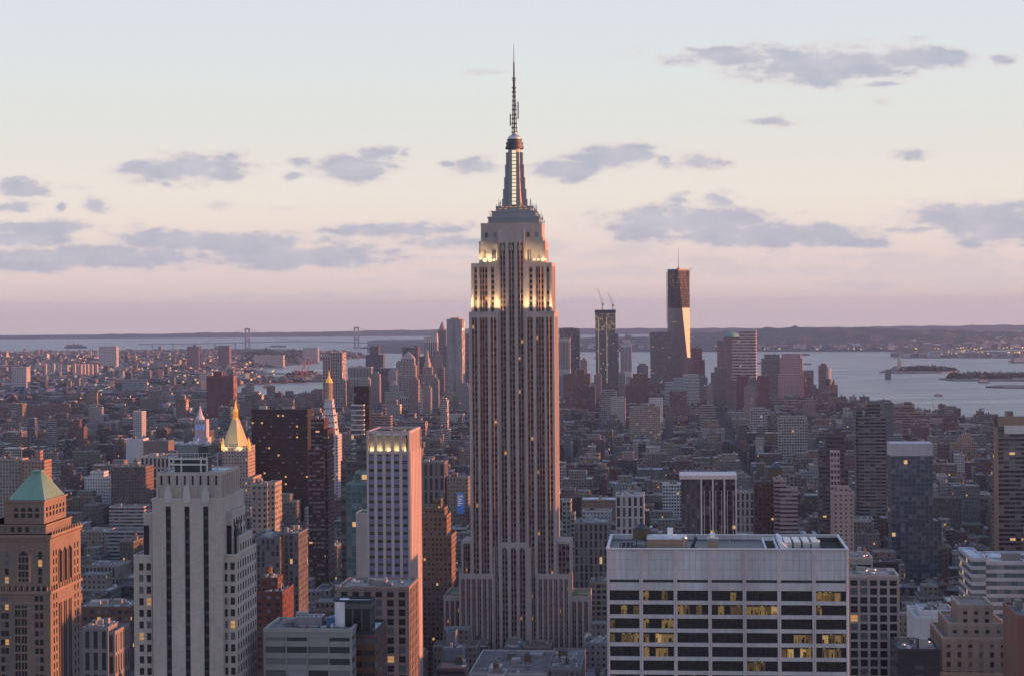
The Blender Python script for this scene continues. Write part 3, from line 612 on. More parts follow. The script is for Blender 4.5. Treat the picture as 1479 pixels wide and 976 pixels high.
    for px in (700.5, 708, 713.5, 771.5, 777.5, 784, 788):
        xx = X(px, 374, 3); b = MB(); rr = {700.5:1.5, 708:1.5, 784:1.3}.get(px, .9); b.lathe(0, 0, [(rr*.4, -.3), (rr, 0), (rr*.96, .05)], 16); b2 = b.build('floodlight', plain('lit_floodlight', (1,.78,.42), .4, emit=.36, amt=.05), root); b2.location = (xx, 2.6, z294+2.2); b2.rotation_euler = (R(70), 0, 0)
        b = MB(); b.bar((0,.3,-2.0),(0,.3,0), .12); s_ = b.build('stand', M['darkmetal'], root); s_.location = (xx, 2.6, z294+2.2)
    # the floodlights the photograph shows washing the upper walls
    def lamp(x, y, z, p, sz=1.4, tilt=8, sy=.5):
        l = bpy.data.lights.new('floodlight_lamp', 'AREA'); l.shape = 'RECTANGLE'; l.size = sz; l.size_y = sy; l.energy = p; l.color = (1, .68, .30); l.spread = R(60)
        o = bpy.data.objects.new('floodlight_lamp', l); COL.objects.link(o); o.parent = root; o.location = (x, y, z); o.rotation_euler = (R(180-tilt), 0, 0)
    for s in (-1, 1):
        for xx in (26.6, 24.8, 22.4, 18.9, 15.2, 12.6, 10.6, 9.3): lamp(s*xx*k1, .35, z261+1.0, 260, tilt=0, sz=2.0)
        for xx in (20.8, 15.5, 10.5): lamp(s*xx*k1, 2.6, z294+.5, 190, tilt=6)
    lamp(-6, 0.6, z261+1.1, 300); 
    return root
limestone_tower()

# ------------------------------------------------------------------ near office tower with white grid front
def white_office():
    Y0 = 546; st = Site(876, 1225.5, 793, Y0); root = empty('office_tower', (st.O[0], st.O[1], 0), -st.a)
    tag(root, 'wide white office tower with seven bays of dark ribbon windows and a flat cluttered roof', 'office tower')
    LM.append((1050, 790, 'the wide white office tower')); FOOT.append((*st.world(0, 18), 37, 22, st.a))
    H = st.w/2; D = 35; zt = st.z(1050, 793); wm = plain('white_travertine', (.49,.455,.47), .75, amt=.5)
    n = 7; bw = 2*H/n; wall, dark = MB(), MB(); dark.box(-H+.5, H-.5, .8, D-.5, 0, zt-1.2, 0)
    ztop = zt; zslot = ztop-8.7; pitch = 4.02
    for k in range(n+1):
        c = -H+k*bw
        for s in (-1, 1):
            if (k == 0 and s < 0) or (k == n and s > 0): continue
            wall.box(c+s*.28-.22 + (0.27 if k==0 else -.27 if k==n else 0), c+s*.28+.22+(0.27 if k==0 else -.27 if k==n else 0), -.35, .8, 0, ztop-.02)
        wall.box(max(-H, c-.5), min(H, c+.5), -.12, .8, 0, ztop-.03)
        if k < n:
            a, b = c+.5, c+bw-.5
            wall.box(a-.02, b+.02, .02, .8, zslot, ztop-.04, bottom=True)
            for t in range(1, 5): dark.box(a+(b-a)*t/5-.02, a+(b-a)*t/5+.02, .0, .03, zslot+.1, ztop-.3)
            for t in (.33, .66): dark.box(a, b, .0, .03, zslot+(ztop-zslot)*t-.02, zslot+(ztop-zslot)*t+.02)
            wall.box(a-.02, b+.02, .04, .8, zslot-3.1, zslot-.85, bottom=True)
            for j in range(8):
                z1 = zslot-3.1-2.9-j*pitch; wall.box(a-.02, b+.02, .04, .8, z1-(pitch-2.9), z1, bottom=True)
    for j in range(8): pass
    for (x0, x1) in ((H-.5, H), (-H, -H+.5)):
        wall.box(x0, x1, .8, D, zslot-3.1, ztop-.04)
        for j in range(9): z1 = zslot-3.1-2.9-j*pitch; wall.box(x0, x1, .8, D, z1-(pitch-2.9), z1, bottom=True)
        for q in range(5): wall.box(x0-.05 if x0 < 0 else x0, x1 if x0 < 0 else x1+.05, .8+q*(D-1.8)/4, 1.8+q*(D-1.8)/4, 0, ztop-.05)
    wall.box(-H, H, D-.5, D, 0, ztop-.04)
    wall.build('wall', wm, root); dark.build('core', M['darkmetal'], root)
    p = MB(); p.ring(-H-.12, H+.12, -.45, D+.1, ztop-.02, ztop+.35, .75); p.build('parapet', plain('pale_coping', (.6,.6,.62), .6), root)
    LIT = {(0,1):1,(0,6):2,(0,3):1,(1,0):1,(1,2):2,(1,3):2,(1,4):3,(1,6):2,(2,1):2,(2,0):1,(3,0):3,(3,1):3,(3,5):2,(3,6):3,(4,1):2,(4,5):3,(4,6):3,(5,4):1,(5,6):1,(6,0):1,(6,2):1}
    em = lambda nm, c, e: plain(nm, c, .5, emit=e*.28, amt=.6)
    mats = [M['glass'], M['darkmetal'], em('room_dim', (.20,.12,.045), .10), em('room_mid', (.45,.26,.08), .13), em('room_bright', (.9,.55,.18), .17), em('ceiling_tube', (1,.75,.35), .5), plain('room_dark', (.03,.025,.02), .7)]
    rg = random.Random(31)
    for j in range(8):
        for k in range(n):
            w = MB(); a, b = -H+k*bw+.5, -H+(k+1)*bw-.5; z1 = zslot-3.1-j*pitch; L = LIT.get((j, k), 0); pwid = (b-a)/5; half = rg.random() < .5
            for t in range(5):
                on = L and rg.random() < (.35, .5, .72)[L-1] and not (L == 1 and half and t > 2)
                base = 0 if not on else rg.choice(((2,2,3), (2,3,3), (2,3,4))[L-1])
                w.box(a+pwid*t, a+pwid*(t+1), .45, .6, z1-2.9, z1, base, bottom=True)
                if on:
                    for q in range(rg.randint(2, 5)):       # partitions, desks and cabinets seen through the glass
                        x0 = a+pwid*t+rg.uniform(.05, .8)*pwid; x1 = min(a+pwid*(t+1)-.03, x0+rg.uniform(.1, .5)); h0 = z1-2.85; w.box(x0, x1, .43, .46, h0, h0+rg.uniform(.3, 1.9), rg.choice((6, 6, 2, 3)), bottom=True)
                    w.box(a+pwid*t+.1, a+pwid*(t+1)-.1, .42, .46, z1-.55, z1-.05, 6, bottom=True)
                    if rg.random() < .6: x0 = a+pwid*t+rg.uniform(.1, .5)*pwid; w.box(x0, x0+.7, .40, .43, z1-.42, z1-.34, 5, bottom=True)
                if not on and rg.random() < .25: w.box(a+pwid*t+.05, a+pwid*(t+1)-.05, .42, .46, z1-rg.uniform(.5, 1.6), z1-.02, 6, bottom=True)
            for t in range(1, 5): w.box(a+(b-a)*t/5-.04, a+(b-a)*t/5+.04, .36, .45, z1-2.9, z1, 1, bottom=True)
            w.build('window', mats, root)
    r = MB(); r.box(-H+.6, H-.6, .6, D-.6, ztop-1.8, ztop-1.4); roof = r.build('roof', plain('gravel_roof', (.23,.21,.20), .95, amt=1.3), root)
    zr = ztop-1.4
    def rx(px): return st.x(px, 782, 17)
    def item(name, mat, *boxes, cols=None):
        b = MB()
        for i, q in enumerate(boxes): b.box(*q, bottom=True)
        return b.build(name, mat, root)
    a, b = rx(936), rx(991); item('stair_bulkhead', plain('tan_bulkhead', (.30,.22,.16), .9), (a, b, 8, 19, zr, zr+3.2)); item('bulkhead_roof', M['roof'], (a-.3, b+.3, 7.7, 19.3, zr+3.2, zr+3.5))
    tank(root, rx(926), 20, zr-.6, 2.6, 3.0)
    a, b = rx(940), rx(988); item('cooling_duct', M['metal'], (a+2, a+3.5, 20, 22, zr, zr+4.2)); item('white_unit', M['white'], (rx(964), rx(972), 17, 20, zr+3.5, zr+5.4)); item('white_unit', M['white'], (rx(1025), rx(1032), 11, 13, zr+3.4, zr+4.6))
    item('machine_cabinet', M['tan'], (rx(1022), rx(1037), 9, 14, zr, zr+2.8)); item('cabinet_top', M['metal'], (rx(1022)-.2, rx(1037)+.2, 8.8, 14.2, zr+2.8, zr+3.4))
    b = MB(); b.bar((rx(998),10,zr),(rx(1005),12,zr+3.4),.5); b.bar((rx(1001),11,zr),(rx(1004),12,zr+4.8),.2); b.box(rx(996),rx(1006),9,13,zr,zr+.9); b.build('window_hoist', M['darkmetal'], root)
    item('pale_roof_patch', plain('pale_membrane', (.34,.36,.40), .8), (rx(1008), rx(1098), 5, 24, zr, zr+.15))
    for (p0, p1) in ((1103, 1121), (1180, 1217)):
        wl = MB(); wl.ring(rx(p0), rx(p1), 4, 31, zr, zr+1.25, .35); wl.build('plant_well_curb', M['white'] if p0 < 1150 else M['darkmetal'], root); item('plant_well', plain('black_louvre', (.012,.012,.014), .9), (rx(p0)+.4, rx(p1)-.4, 4.5, 30.5, zr, zr+.3))
    b = MB(); b.hull([(rx(1124),5),(rx(1127)+3,5),(rx(1127)+3,30),(rx(1124),30)],[(rx(1124),5),(rx(1124)+.6,5),(rx(1124)+.6,30),(rx(1124),30)], zr, zr+2.6); b.build('screen_wall', M['white'], root)
    for i in range(4): xx = rx(1131)+i*2.6; bb = MB(); bb.box(xx, xx+2.1, 8, 22, zr, zr+2.3); bb.box(xx+.1, xx+2.0, 8.2, 21.8, zr+2.3, zr+2.6); bb.build('air_handler', M['steel'], root)
    for i in range(3): bb = MB(); bb.lathe(rx(1170)+i*1.1, 10+i*4, [(.8, zr), (.8, zr+1.8), (.5, zr+2.2)], 10); bb.build('vent_fan', M['steel'], root)
    b = MB(); rnd = random.Random(4)
    for i in range(9): y = 6+i*2.2; b.box(rx(895), rx(921)-rnd.random()*2, y, y+.25, zr, zr+.45)
    for i in range(5): xx = rx(897)+i*1.3; b.box(xx, xx+.25, 6, 22, zr+.1, zr+.5)
    b.build('pipe_run', M['darkmetal'], root)
    b = MB(); b.bar((rx(988),6,zr),(rx(988),6,zr+3.6),.1); b.lathe(rx(988),6,[(.2,zr+3.4),(.8,zr+3.9),(.8,zr+4.2),(.3,zr+4.8)],12); b.build('roof_beacon', M['steel'], root)
    for px in (953, 1053): b = MB(); b.bar((rx(px),14,zr),(rx(px),14,zr+4.4),.08); b.build('roof_mast', M['steel'], root)
white_office()

# ------------------------------------------------------------------ art deco tower with three black window slots
def slot_tower():
    Y0 = 585; st = Site(219.5, 320.5, 719, Y0); root = empty('art_deco_tower', (st.O[0], st.O[1], 0), -st.a)
    tag(root, 'pale stone art deco tower with three tall black window slots and stepped shoulders', 'tower')
    LM.append((270, 700, 'the pale tower with three black slots')); FOOT.append((*st.world(0, 20), 22, 24, st.a))
    sm = plain('pale_limestone', (.44,.38,.335), .85, amt=.35, bump=.15); w, dk, caps = MB(), MB(), MB(); wins = []; side = []
    H = st.w/2; zf = st.z(270, 719); X = lambda px, yo=0: st.x(px, 800, yo)
    slots = [(X(239.6), X(247.2)), (X(266.8), X(274.3)), (X(293.8), X(301.4))]; zs = st.z(270, 731)
    cur = -H
    for a, b in slots+[(H, H)]:
        w.box(cur, a, 0, 1, 0, zf-.02); cur = b
        if b > a:
            w.box(a, b, .05, 1, zs, zf-.03, bottom=True); n = int(zs/3.6)
            dk.box(a, b, .8, 1.2, 0, zs, bottom=True)
            for j in range(16): dk.box(a, b, .7, .85, zs-4-j*3.65, zs-2.9-j*3.65, 1, bottom=True)
            c = (a+b)/2
            for dx, q in ((-.45, 1.0), (0, 1.8), (.45, 1.0)): dk.box(c+dx-.22, c+dx+.22, .3, .8, zs-1.5, zs+q*.3, 0, bottom=True)
            for dx, q in ((-.95, -1.2), (-.48, .4), (0, 1.3), (.48, .4), (.95, -1.2)): caps.box(c+dx-.24, c+dx+.24, -.35, .1, zs+1.2, zf+3.2+q, bottom=True)
            caps.box(c-.75, c+.75, -.12, .1, zs+.3, zf, bottom=True)
    w.box(-H, H, 1, 30, 0, zf); 
    # crown behind the slab
    cz = st.z(270, 684, 2.5); xa, xb = st.x(227.5, 700, 2.5), st.x(318, 700, 2.5); w.box(xa, xb, 2.5, 27, zf-1, cz)
    for i in range(9): xx = xa+(xb-xa)*(i/8); w.box(xx-.28, xx+.28, 2.1, 2.6, zf, cz-.6); 
    for i in range(8): xx = xa+(xb-xa)*((i+.5)/8); dk.box(xx-.3, xx+.3, 2.44, 2.6, cz-3.4, cz-.5)
    for i in range(9): yy = 3+i*2.9; w.box(xb, xb+.4, yy, yy+.5, zf-6, cz-.6); 
    for i in range(8): dk.box(xb-.1, xb+.05, 4.0+i*2.9, 5.0+i*2.9, cz-12, cz-3)
    w.ring(xa-.1, xb+.1, 2.4, 27.1, cz-.5, cz+.5, .5)
    # stepped wings; each with punched windows
    def block(px0, px1, py, yo, d, rows_to=1000, cols=None, side_w=True, cx=None):
        a, b = st.x(px0, py, yo), st.x(px1, py, yo); zt = st.z((px0+px1)/2, py, yo); w.box(a, b, yo, yo+d, 0, zt); caps.ring(a-.1, b+.1, yo-.1, yo+d+.1, zt, zt+.5, .35)
        for c in (cols or []):
            xx = st.x(c, 880, yo)
            for j in range(15): wins.append((xx, yo-.03, zt-3.2-j*3.6, 1.35, 2.2))
        if side_w:
            for q in range(int(d/3.4)):
                for j in range(15): side.append((b, yo+2+q*3.4, zt-3.2-j*3.6))
        return a, b, zt
    block(193, 219.4, 803, 3, 26, cols=(204.5, 215.3), side_w=False)
    a, b, z = block(207, 219.3, 742, 3.6, 22, side_w=False); dk.box(b-2.6, b-.9, 3.5, 3.7, st.z(213, 801, 3.6), st.z(213, 758, 3.6))
    block(320.6, 341, 802, 3, 28, cols=(325.8, 336.4))
    a, b, z = block(320.6, 335, 740, 6.0, 18); dk.box(a+1.2, a+3.0, 5.9, 6.1, st.z(328, 801, 6), st.z(328, 758, 6)); dk.box(a+3.8, a+4.6, 5.9, 6.1, st.z(328, 801, 6), st.z(328, 758, 6))
    block(321, 345, 776, 8, 18)
    for k, (q, h) in enumerate(((9,752),(13,752),(17,752))): dk.box(b-.05, b+.05, q, q+1.4, st.z(345, 800, 10), st.z(345, h, 10))
    w.build('wall', sm, root); dk.build('window_slot', [M['glass'], M['darkmetal']], root); caps.build('finial', plain('light_stone_trim', (.46,.43,.41), .8), root)
    add_windows(root, wins, lit=.05, limit=70, zmin=EYE-540*Y0/F, seed=11)
    sb = MB()
    for (x, y, z) in side: sb.box(x-.02, x+.03, y, y+1.3, z-1.1, z+1.1, 0, bottom=True)
    o = sb.build('side_window', M['glass'], root); o['kind'] = 'stuff'
    # roof machinery
    r = MB(); r.box(xa+.6, xb-.6, 3, 26.4, cz-1, cz+.05); r.build('roof', M['roof'], root)
    X2 = lambda px: st.x(px, 660, 12); Z2 = lambda py: st.z(280, py, 12); mt = plain('grey_louvre', (.2,.21,.23), .6, .3)
    e = MB(); e.box(X2(260), X2(290), 9, 18, Z2(657), Z2(641)); e.box(X2(258), X2(305), 8.5, 19, Z2(659.5), Z2(657.5), bottom=True); e.build('cooling_house', mt, root)
    e = MB(); e.box(X2(290), X2(303.5), 9, 18, Z2(657), Z2(643)); e.build('black_louvre_box', M['darkmetal'], root)
    e = MB(); zz = Z2(668)
    for px in (252, 269, 297, 306):
        for yy in (6, 19): e.bar((X2(px), yy, cz), (X2(px), yy, Z2(657)), .28)
    for q in (660, 668): e.box(X2(251), X2(307), 5.6, 6.2, Z2(q)-.25, Z2(q)+.25, bottom=True); e.box(X2(251), X2(307), 18.6, 19.2, Z2(q)-.25, Z2(q)+.25, bottom=True); e.box(X2(251), X2(251)+.5, 6, 19, Z2(q)-.25, Z2(q)+.25, bottom=True)
    for px in range(252, 312, 6): e.bar((X2(px), 5.7, Z2(660)), (X2(px), 5.7, Z2(652)), .08)
    e.box(X2(250), X2(312), 5.6, 5.75, Z2(652)-.06, Z2(652)+.06, bottom=True); e.build('roof_frame', M['steel'], root)
    e = MB(); e.box(X2(256), X2(299), 9, 18, cz, Z2(662)); e.build('machine_room', M['darkmetal'], root)
    for i, px in enumerate((255, 262, 276, 283, 300)): e = MB(); e.lathe(X2(px), 12, [(.9, Z2(641)), (.9, Z2(638.5)), (.6, Z2(637))], 10); e.build('fan', M['steel'], root)
slot_tower()

# ------------------------------------------------------------------ hotel-like tower with green copper roof
def green_roof_tower():
    Y0 = 665; st = Site(-55, 72, 800, Y0); root = empty('stone_tower', (st.O[0], st.O[1], 0), -st.a)
    tag(root, 'tan stone tower with green copper pyramid roof and arcaded cornices at left edge', 'tower'); LM.append((45, 720, 'the green-roofed stone tower')); FOOT.append((*st.world(0, 18), 18, 20, st.a))
    w = MB(); orn = MB(); dk = MB(); wins = []; sw = []
    sm = plain('tan_limestone', (.20,.16,.135), .85, amt=.35, bump=.2)
    def blk(px0, px1, py, yo, d, zb=0): a, b = st.x(px0, py, yo), st.x(px1, py, yo); zt = st.z((px0+px1)/2, py, yo); w.box(a, b, yo, yo+d, zb, zt, bottom=True); return a, b, zt
    a0, b0, z0 = blk(-55, 72, 772, 0, 34)
    orn.box(a0-.7, b0+.7, -.7, 34.7, z0-.9, z0, bottom=True); orn.box(a0-.35, b0+.35, -.35, 34.3, z0-1.9, z0-.9, bottom=True)
    for i in range(40): xx = a0+(b0-a0)*i/40; orn.box(xx, xx+.3, -.55, 0, z0-1.5, z0-.9, bottom=True)
    for i in range(34): orn.box(b0, b0+.55, .3+i, .6+i, z0-1.5, z0-.9, bottom=True)
    zc = st.z(30, 853); orn.box(a0-.5, b0+.5, -.5, 34.5, zc-1.0, zc, bottom=True); zc2 = st.z(30, 870); orn.box(a0-.25, b0+.25, -.25, 34.2, zc2-.5, zc2, bottom=True)
    zc3 = st.z(30, 779)
    for i in range(15): xx = a0+(b0-a0)*(i+.5)/15; orn.lathe(xx, -.25, [(.35, zc), (.45, zc+.8), (.15, zc+1.6)], 6)
    for i in range(12): orn.lathe(b0+.25, 1.5+i*2.8, [(.35, zc), (.45, zc+.8), (.15, zc+1.6)], 6); orn.lathe(b0+.3, 1.5+i*2.8, [(.3, z0), (.4, z0+.7), (.1, z0+1.4)], 6)
    a1, b1, z1 = blk(-30, 66, 757, 3, 28, z0-1); orn.box(a1-.3, b1+.3, 2.7, 31.3, z1-.5, z1, bottom=True)
    for i in range(9): xx = a1+(b1-a1)*(i+.5)/9; wins.append((xx, 2.97, (z0+z1)/2-.1, 1.4, 1.7))
    a2, b2, z2 = blk(6, 63.5, 722, 5, 24, z1-1); orn.box(a2-.5, b2+.5, 4.5, 29.5, z2-.6, z2, bottom=True); orn.box(a2-.2, b2+.2, 4.8, 29.2, z1+3.8, z1+4.3, bottom=True)
    for px in (23.5, 33.5, 43.5, 53.5):
        xx = st.x(px, 740, 5); dk.box(xx-.75, xx+.75, 4.93, 5.2, st.z(30,747,5), st.z(30,735,5)); dk.lathe(xx, 5.18, [(.75,0),(.75,0)], 3) if False else None
        zz = st.z(30, 735, 5)
        for q in range(4): hw = .75*math.cos((q+.6)*math.pi/8.6); dk.box(xx-hw, xx+hw, 4.93, 5.2, zz+q*.18, zz+(q+1)*.18, bottom=True)
    for q in range(6): dk.box(b2-.1, b2+.05, 7.2+q*3.6, 8.9+q*3.6, st.z(30,747,5), st.z(30,733,5))
    for q in range(4): orn.box(a2-.05, b2+.05, 4.9, 29.1, 0, 0) if False else None
    # pyramid: hipped copper roof with narrow ridge
    zb = z2; zt = st.z(52, 682, 14); xm0, xm1 = st.x(46, 684, 15), st.x(58, 684, 15); cyy = 17
    cp = MB(); cp.hull([(a2+1.2,6),(b2-.2,6),(b2-.2,28),(a2+1.2,28)], [(xm0,cyy-1.6),(xm1,cyy-1.6),(xm1,cyy+1.6),(xm0,cyy+1.6)], zb, zt)
    for i in range(9):
        f = i/9
        cp.bar((a2+1.2+(b2-a2-1.4)*f, 5.95, zb+.05), (xm0+(xm1-xm0)*f, cyy-1.65, zt), .09); cp.bar((b2-.15, 6+22*f, zb+.05), (xm1+.03, cyy-1.6+3.2*f, zt), .09)
    cp.box(xm0-.4, xm1+.4, cyy-2, cyy+2, zt, zt+.6, bottom=True); cp.build('pyramid_roof', M['copper'], root)
    # shaft detail: tall arch, paired windows, dark bays
    ax = st.x(34, 830); dk.box(ax-1.75, ax+1.75, -.06, .3, st.z(34,839), st.z(34,803))
    for q in range(8): hw = 1.75*math.cos((q+.5)*math.pi/17); dk.box(ax-hw, ax+hw, -.06, .3, st.z(34,803)+q*.22, st.z(34,803)+(q+1)*.22, bottom=True)
    for q in (-.6, .6): orn.box(ax+q-.12, ax+q+.12, -.2, 0, st.z(34,839), st.z(34,801), bottom=True)
    for q in range(4): orn.box(ax-1.75, ax+1.75, -.15, 0, st.z(34,835)+q*2.5, st.z(34,835)+q*2.5+.5, bottom=True)
    orn.ring(0,0,0,0,0,0,0) if False else None
    for s in (-1, 1): orn.box(ax+s*2.1-.3, ax+s*2.1+.3, -.25, 0, st.z(34,840), st.z(34,801), bottom=True)
    for px in (-36, 10, 58):
        for py in (801, 813, 825, 837): wins.append((st.x(px, py), -.03, st.z(px, py), 1.35, 2.2))
    for px in range(-40, 70, 8): wins.append((st.x(px, 850), -.03, st.z(px, 849.5), 1.2, 1.6))
    for j in range(14):
        zz = st.z(30, 863)-j*3.05-.2
        for px in (-42, -36, 4, 10, 53, 60): wins.append((st.x(px, 880), -.03, zz, 1.25, 1.9))
    for px0, px1 in ((22, 30), (31.5, 39.5)):
        for q in (0,1): x0 = st.x(px0+q*4.2, 900); dk.box(x0, x0+.75, -.05, .2, 40, st.z(30, 874)); 
    for j in range(14): orn.box(st.x(21.5,900), st.x(42,900), -.12, 0, st.z(30,880)-j*3.05, st.z(30,880)-j*3.05+.5, bottom=True)
    # west side: three tall arches and window strips
    for q in (10.5, 16, 21.5):
        z_a = st.z(34,803); dk.box(b0-.1, b0+.06, q-1.6, q+1.6, st.z(34,846), z_a)
        for t in range(8): hw = 1.6*math.cos((t+.5)*math.pi/17); dk.box(b0-.1, b0+.06, q-hw, q+hw, z_a+t*.2, z_a+(t+1)*.2, bottom=True)
        for t in (-1.9, 1.9): orn.box(b0, b0+.35, q+t-.2, q+t+.2, st.z(34,848), z_a+.5, bottom=True)
        for t in (-1.0, 1.0): dk.box(b0-.1, b0+.06, q+t-.6, q+t+.6, 40, st.z(34,876))
    for j in range(22):
        for q in (3.2, 6, 26.5, 30): sw.append((b0, q, st.z(30,800)-j*3.05))
    w.build('wall', sm, root); orn.build('cornice', plain('ornament_stone', (.24,.185,.15), .85), root); dk.build('arched_window', M['glass'], root)
    add_windows(root, wins, lit=.07, limit=80, zmin=EYE-560*Y0/F, seed=23)
    sb = MB()
    for (x, y, z) in sw: sb.box(x-.02, x+.03, y, y+1.2, z-1, z+1, 0, bottom=True)
    sb.build('side_window', M['glass'], root)['kind'] = 'stuff'
green_roof_tower()

# ------------------------------------------------------------------ the other towers, near to far
T = tower
GEO = lambda bay, fl, pw, sh, dep: (bay, fl, pw, sh, dep)
# unseen glass tower shading the nearer towers, then two blocks added to cast shade
T('glass_tower', 'tall faceted glass tower just beyond the right edge of the picture', 'the glass tower out of view', 545, [(1860, 2180, 250, 0, 60)], 'fcurtain', col=(.2,.22,.25), equip=False)
T('office_tower', 'unseen grey slab added beyond the right edge to shade the central skyscraper', 'the slab out of view', 1215, [(1530, 1760, 735, 0, 60)], 'fribbon', col=(.25,.23,.22), equip=False)
T('office_tower', 'unseen tan block added behind the grey slab to cast the same shade', 'the tan block out of view', 1330, [(1500, 1640, 775, 0, 60)], 'fpunch', col=(.28,.22,.18), equip=False)
# lower left foreground
r_, st_, tp_ = T('office_building', 'grey office building with curved ribbon windows and cluttered roof, bottom left of centre', 'the curved ribbon office building', 600, [(383, 506, 912, 0, 22)], col=(.27,.27,.26), rcol=(.2,.2,.21), geo=GEO(7.5, 3.7, .35, 1.7, .5))
q = MB(); X = lambda px: st_.x(px, 880, 10); zt = tp_[0]
q.box(X(428), X(466), 8, 15, zt+.3, zt+3.4, bottom=True)
for i in range(6): q.lathe(X(431)+i*1.4, 11, [(.5, zt+3.4), (.5, zt+3.9)], 8)
q.build('cooling_unit', M['metal'], r_); q = MB(); q.box(X(474), X(483), 8, 14, zt+.2, zt+3.2); q.build('blue_unit', plain('blue_paint', (.05,.12,.25), .6), r_)
q = MB(); q.box(X(445), X(449), 5, 6, zt+.2, zt+1); q.build('red_unit', M['brick'], r_)
r_, st_, tp_ = T('office_building', 'black glass office block with white end wall and brown flank beside curved ribbon building', 'the black glass block', 608, [(484, 535, 871, 0, 9), (506, 541, 916, -1.2, 24)], 'fvert', col=(.04,.04,.045), rcol=(.42,.43,.45), cell=(3.0, 60), equip=False, mat=facade('tall_black_panes', (.10,.10,.11), .86, .94, glass=(.012,.012,.015), lit=0, blinds=0, vary=.02))
q = MB(); q.box(st_.x(484, 880)-.1, st_.x(498, 880), -.15, 9.1, tp_[0]-15.5, tp_[0]+.5, bottom=True); q.build('white_end_wall', M['white'], r_)
q = MB(); q.box(st_.x(506,930)+.3, st_.x(541.5, 930,-1.2)+.12, -1.28, 22.9, 20, st_.z(520, 917)); q.build('brown_flank', facade('brown_flank_wall', (.13,.06,.04), .9, .5, glass=(.02,.015,.015), lit=.03), r_)
T('brick_building', 'dark red brick block with a rooftop tank right of the pale slotted tower', 'the red brick block with a tank', 900, [(368, 408, 857, 0, 26), (376, 401, 837, 6, 12)], 'fpunch', col=(.12,.05,.042), wt=[(388, 820, 2.0)], cell=(4,3.3))
T('stone_office', 'brown stone office building with tall attic windows and heavy cornice below the blue banded tower', 'the brown stone office building', 850, [(489, 589, 850, 0, 30)], col=(.22,.17,.15), rcol=(.23,.22,.22), geo=GEO(5.0, 4.2, 2.2, 1.3, .7), pw=.06, dep=30)
# striped tower with lit crown
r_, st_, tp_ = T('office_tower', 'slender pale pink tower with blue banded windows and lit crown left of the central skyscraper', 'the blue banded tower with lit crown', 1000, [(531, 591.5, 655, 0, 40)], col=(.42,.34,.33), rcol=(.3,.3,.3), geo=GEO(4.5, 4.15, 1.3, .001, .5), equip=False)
gl = MB(); a, b = st_.x(531, 700), st_.x(591.5, 700); n = 5; zt = tp_[0]; H_ = st_.w; bayw = (b-a)/n
for j in range(44):
    z1 = zt-1.0-j*4.15; gl.box(a+.2, b-.2, -.18, .05, z1-2.6, z1, 0, bottom=True); gl.box(a+.2, b-.2, -.28, .02, z1-3.35, z1-2.6, 1, bottom=True)
gl.build('window_band', [plain('sky_blue_glass', (.19,.20,.34), .3, .1, amt=.35), M['darkmetal']], r_)
pr = MB(); ct = st_.z(560, 622)
for i in range(n+1):
    x = a+bayw*i; pr.box(max(a-.3, x-.8), min(b+.3, x+.8), -.9, -.2, 0, zt, 0, bottom=True); pr.box(max(a-.3, x-.8), min(b+.3, x+.8), -.9, .3, zt, ct-1.2, 0, bottom=True)
pr.box(b-.02, b+.72, 0, 40, 0, zt, 0); 
for i in range(8): pr.box(b+.7, b+1.0, .5+i*5.5, 1.3+i*5.5, 0, ct-1.2, 0)
pr.ring(a-.4, b+.4, -1, 40.4, ct-1.2, ct, 1.4); pr.box(b-.2, b+.3, .3, 40, zt, ct-1.2)
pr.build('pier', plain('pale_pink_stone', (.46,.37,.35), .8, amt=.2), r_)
cg = MB(); cg.box(a+1, b-2, 2.2, 30, zt, ct-2.4); cg.build('crown_wall', plain('crown_screen', (.25,.24,.22), .5), r_)
for i in range(n):
    l = bpy.data.lights.new('crown_lamp', 'AREA'); l.size = 1.5; l.energy = 130; l.color = (1,.7,.3); o = bpy.data.objects.new('crown_lamp', l); COL.objects.link(o); o.parent = r_; o.location = (a+bayw*(i+.5), 1.0, zt+1.4); o.rotation_euler = (R(172), 0, 0)
    e = MB(); e.box(a+bayw*(i+.5)-1.2, a+bayw*(i+.5)+1.2, .2, .5, zt+.9, zt+1.1, bottom=True); e.build('crown_light', plain('crown_glow', (1,.7,.3), .5, emit=.5), r_)
T('office_tower', 'dark grey stone tower with two glowing yellow top windows left of blue banded tower', 'the tower with two yellow windows', 1150, [(492, 532, 668, 0, 20), (514, 531, 632, 2, 14)], 'fwide', col=(.10,.09,.085), rcol=(.5,.33,.1), equip=False)
lm_ = bpy.data.objects[-1] if False else None
s2 = Site(517.5, 528.5, 640, 1149); r2 = T('lantern_floor', 'two yellow lit glazed floors stacked at the top of dark stone tower', 'the yellow lit floors', 1148.6, [(517.5, 528, 641, 0, 10)], 'fcurtain', col=(.2,.15,.05), z0=260-213*1148/F, equip=False)[0] if False else None
T('glass_building', 'teal glass apartment tower behind blank white wall left of blue banded tower', 'the teal glass tower', 1120, [(500, 531, 700, 0, 22), (512, 531, 684, 3, 16)], 'fcurtain', col=(.12,.22,.22), rcol=(.2,.3,.3), mat=facade('teal_glass', (.10,.17,.17), .8, .8, glass=(.05,.11,.12), lit=.02, vary=.1, blinds=.2))
T('blank_wall_building', 'narrow building with blank white wall tucked against blue banded tower', 'the blank white wall', 1060, [(514, 531.5, 743, 0, 20)], 'attr', col=(.42,.42,.42), rcol=(.1,.16,.08), mat=M['attr'])
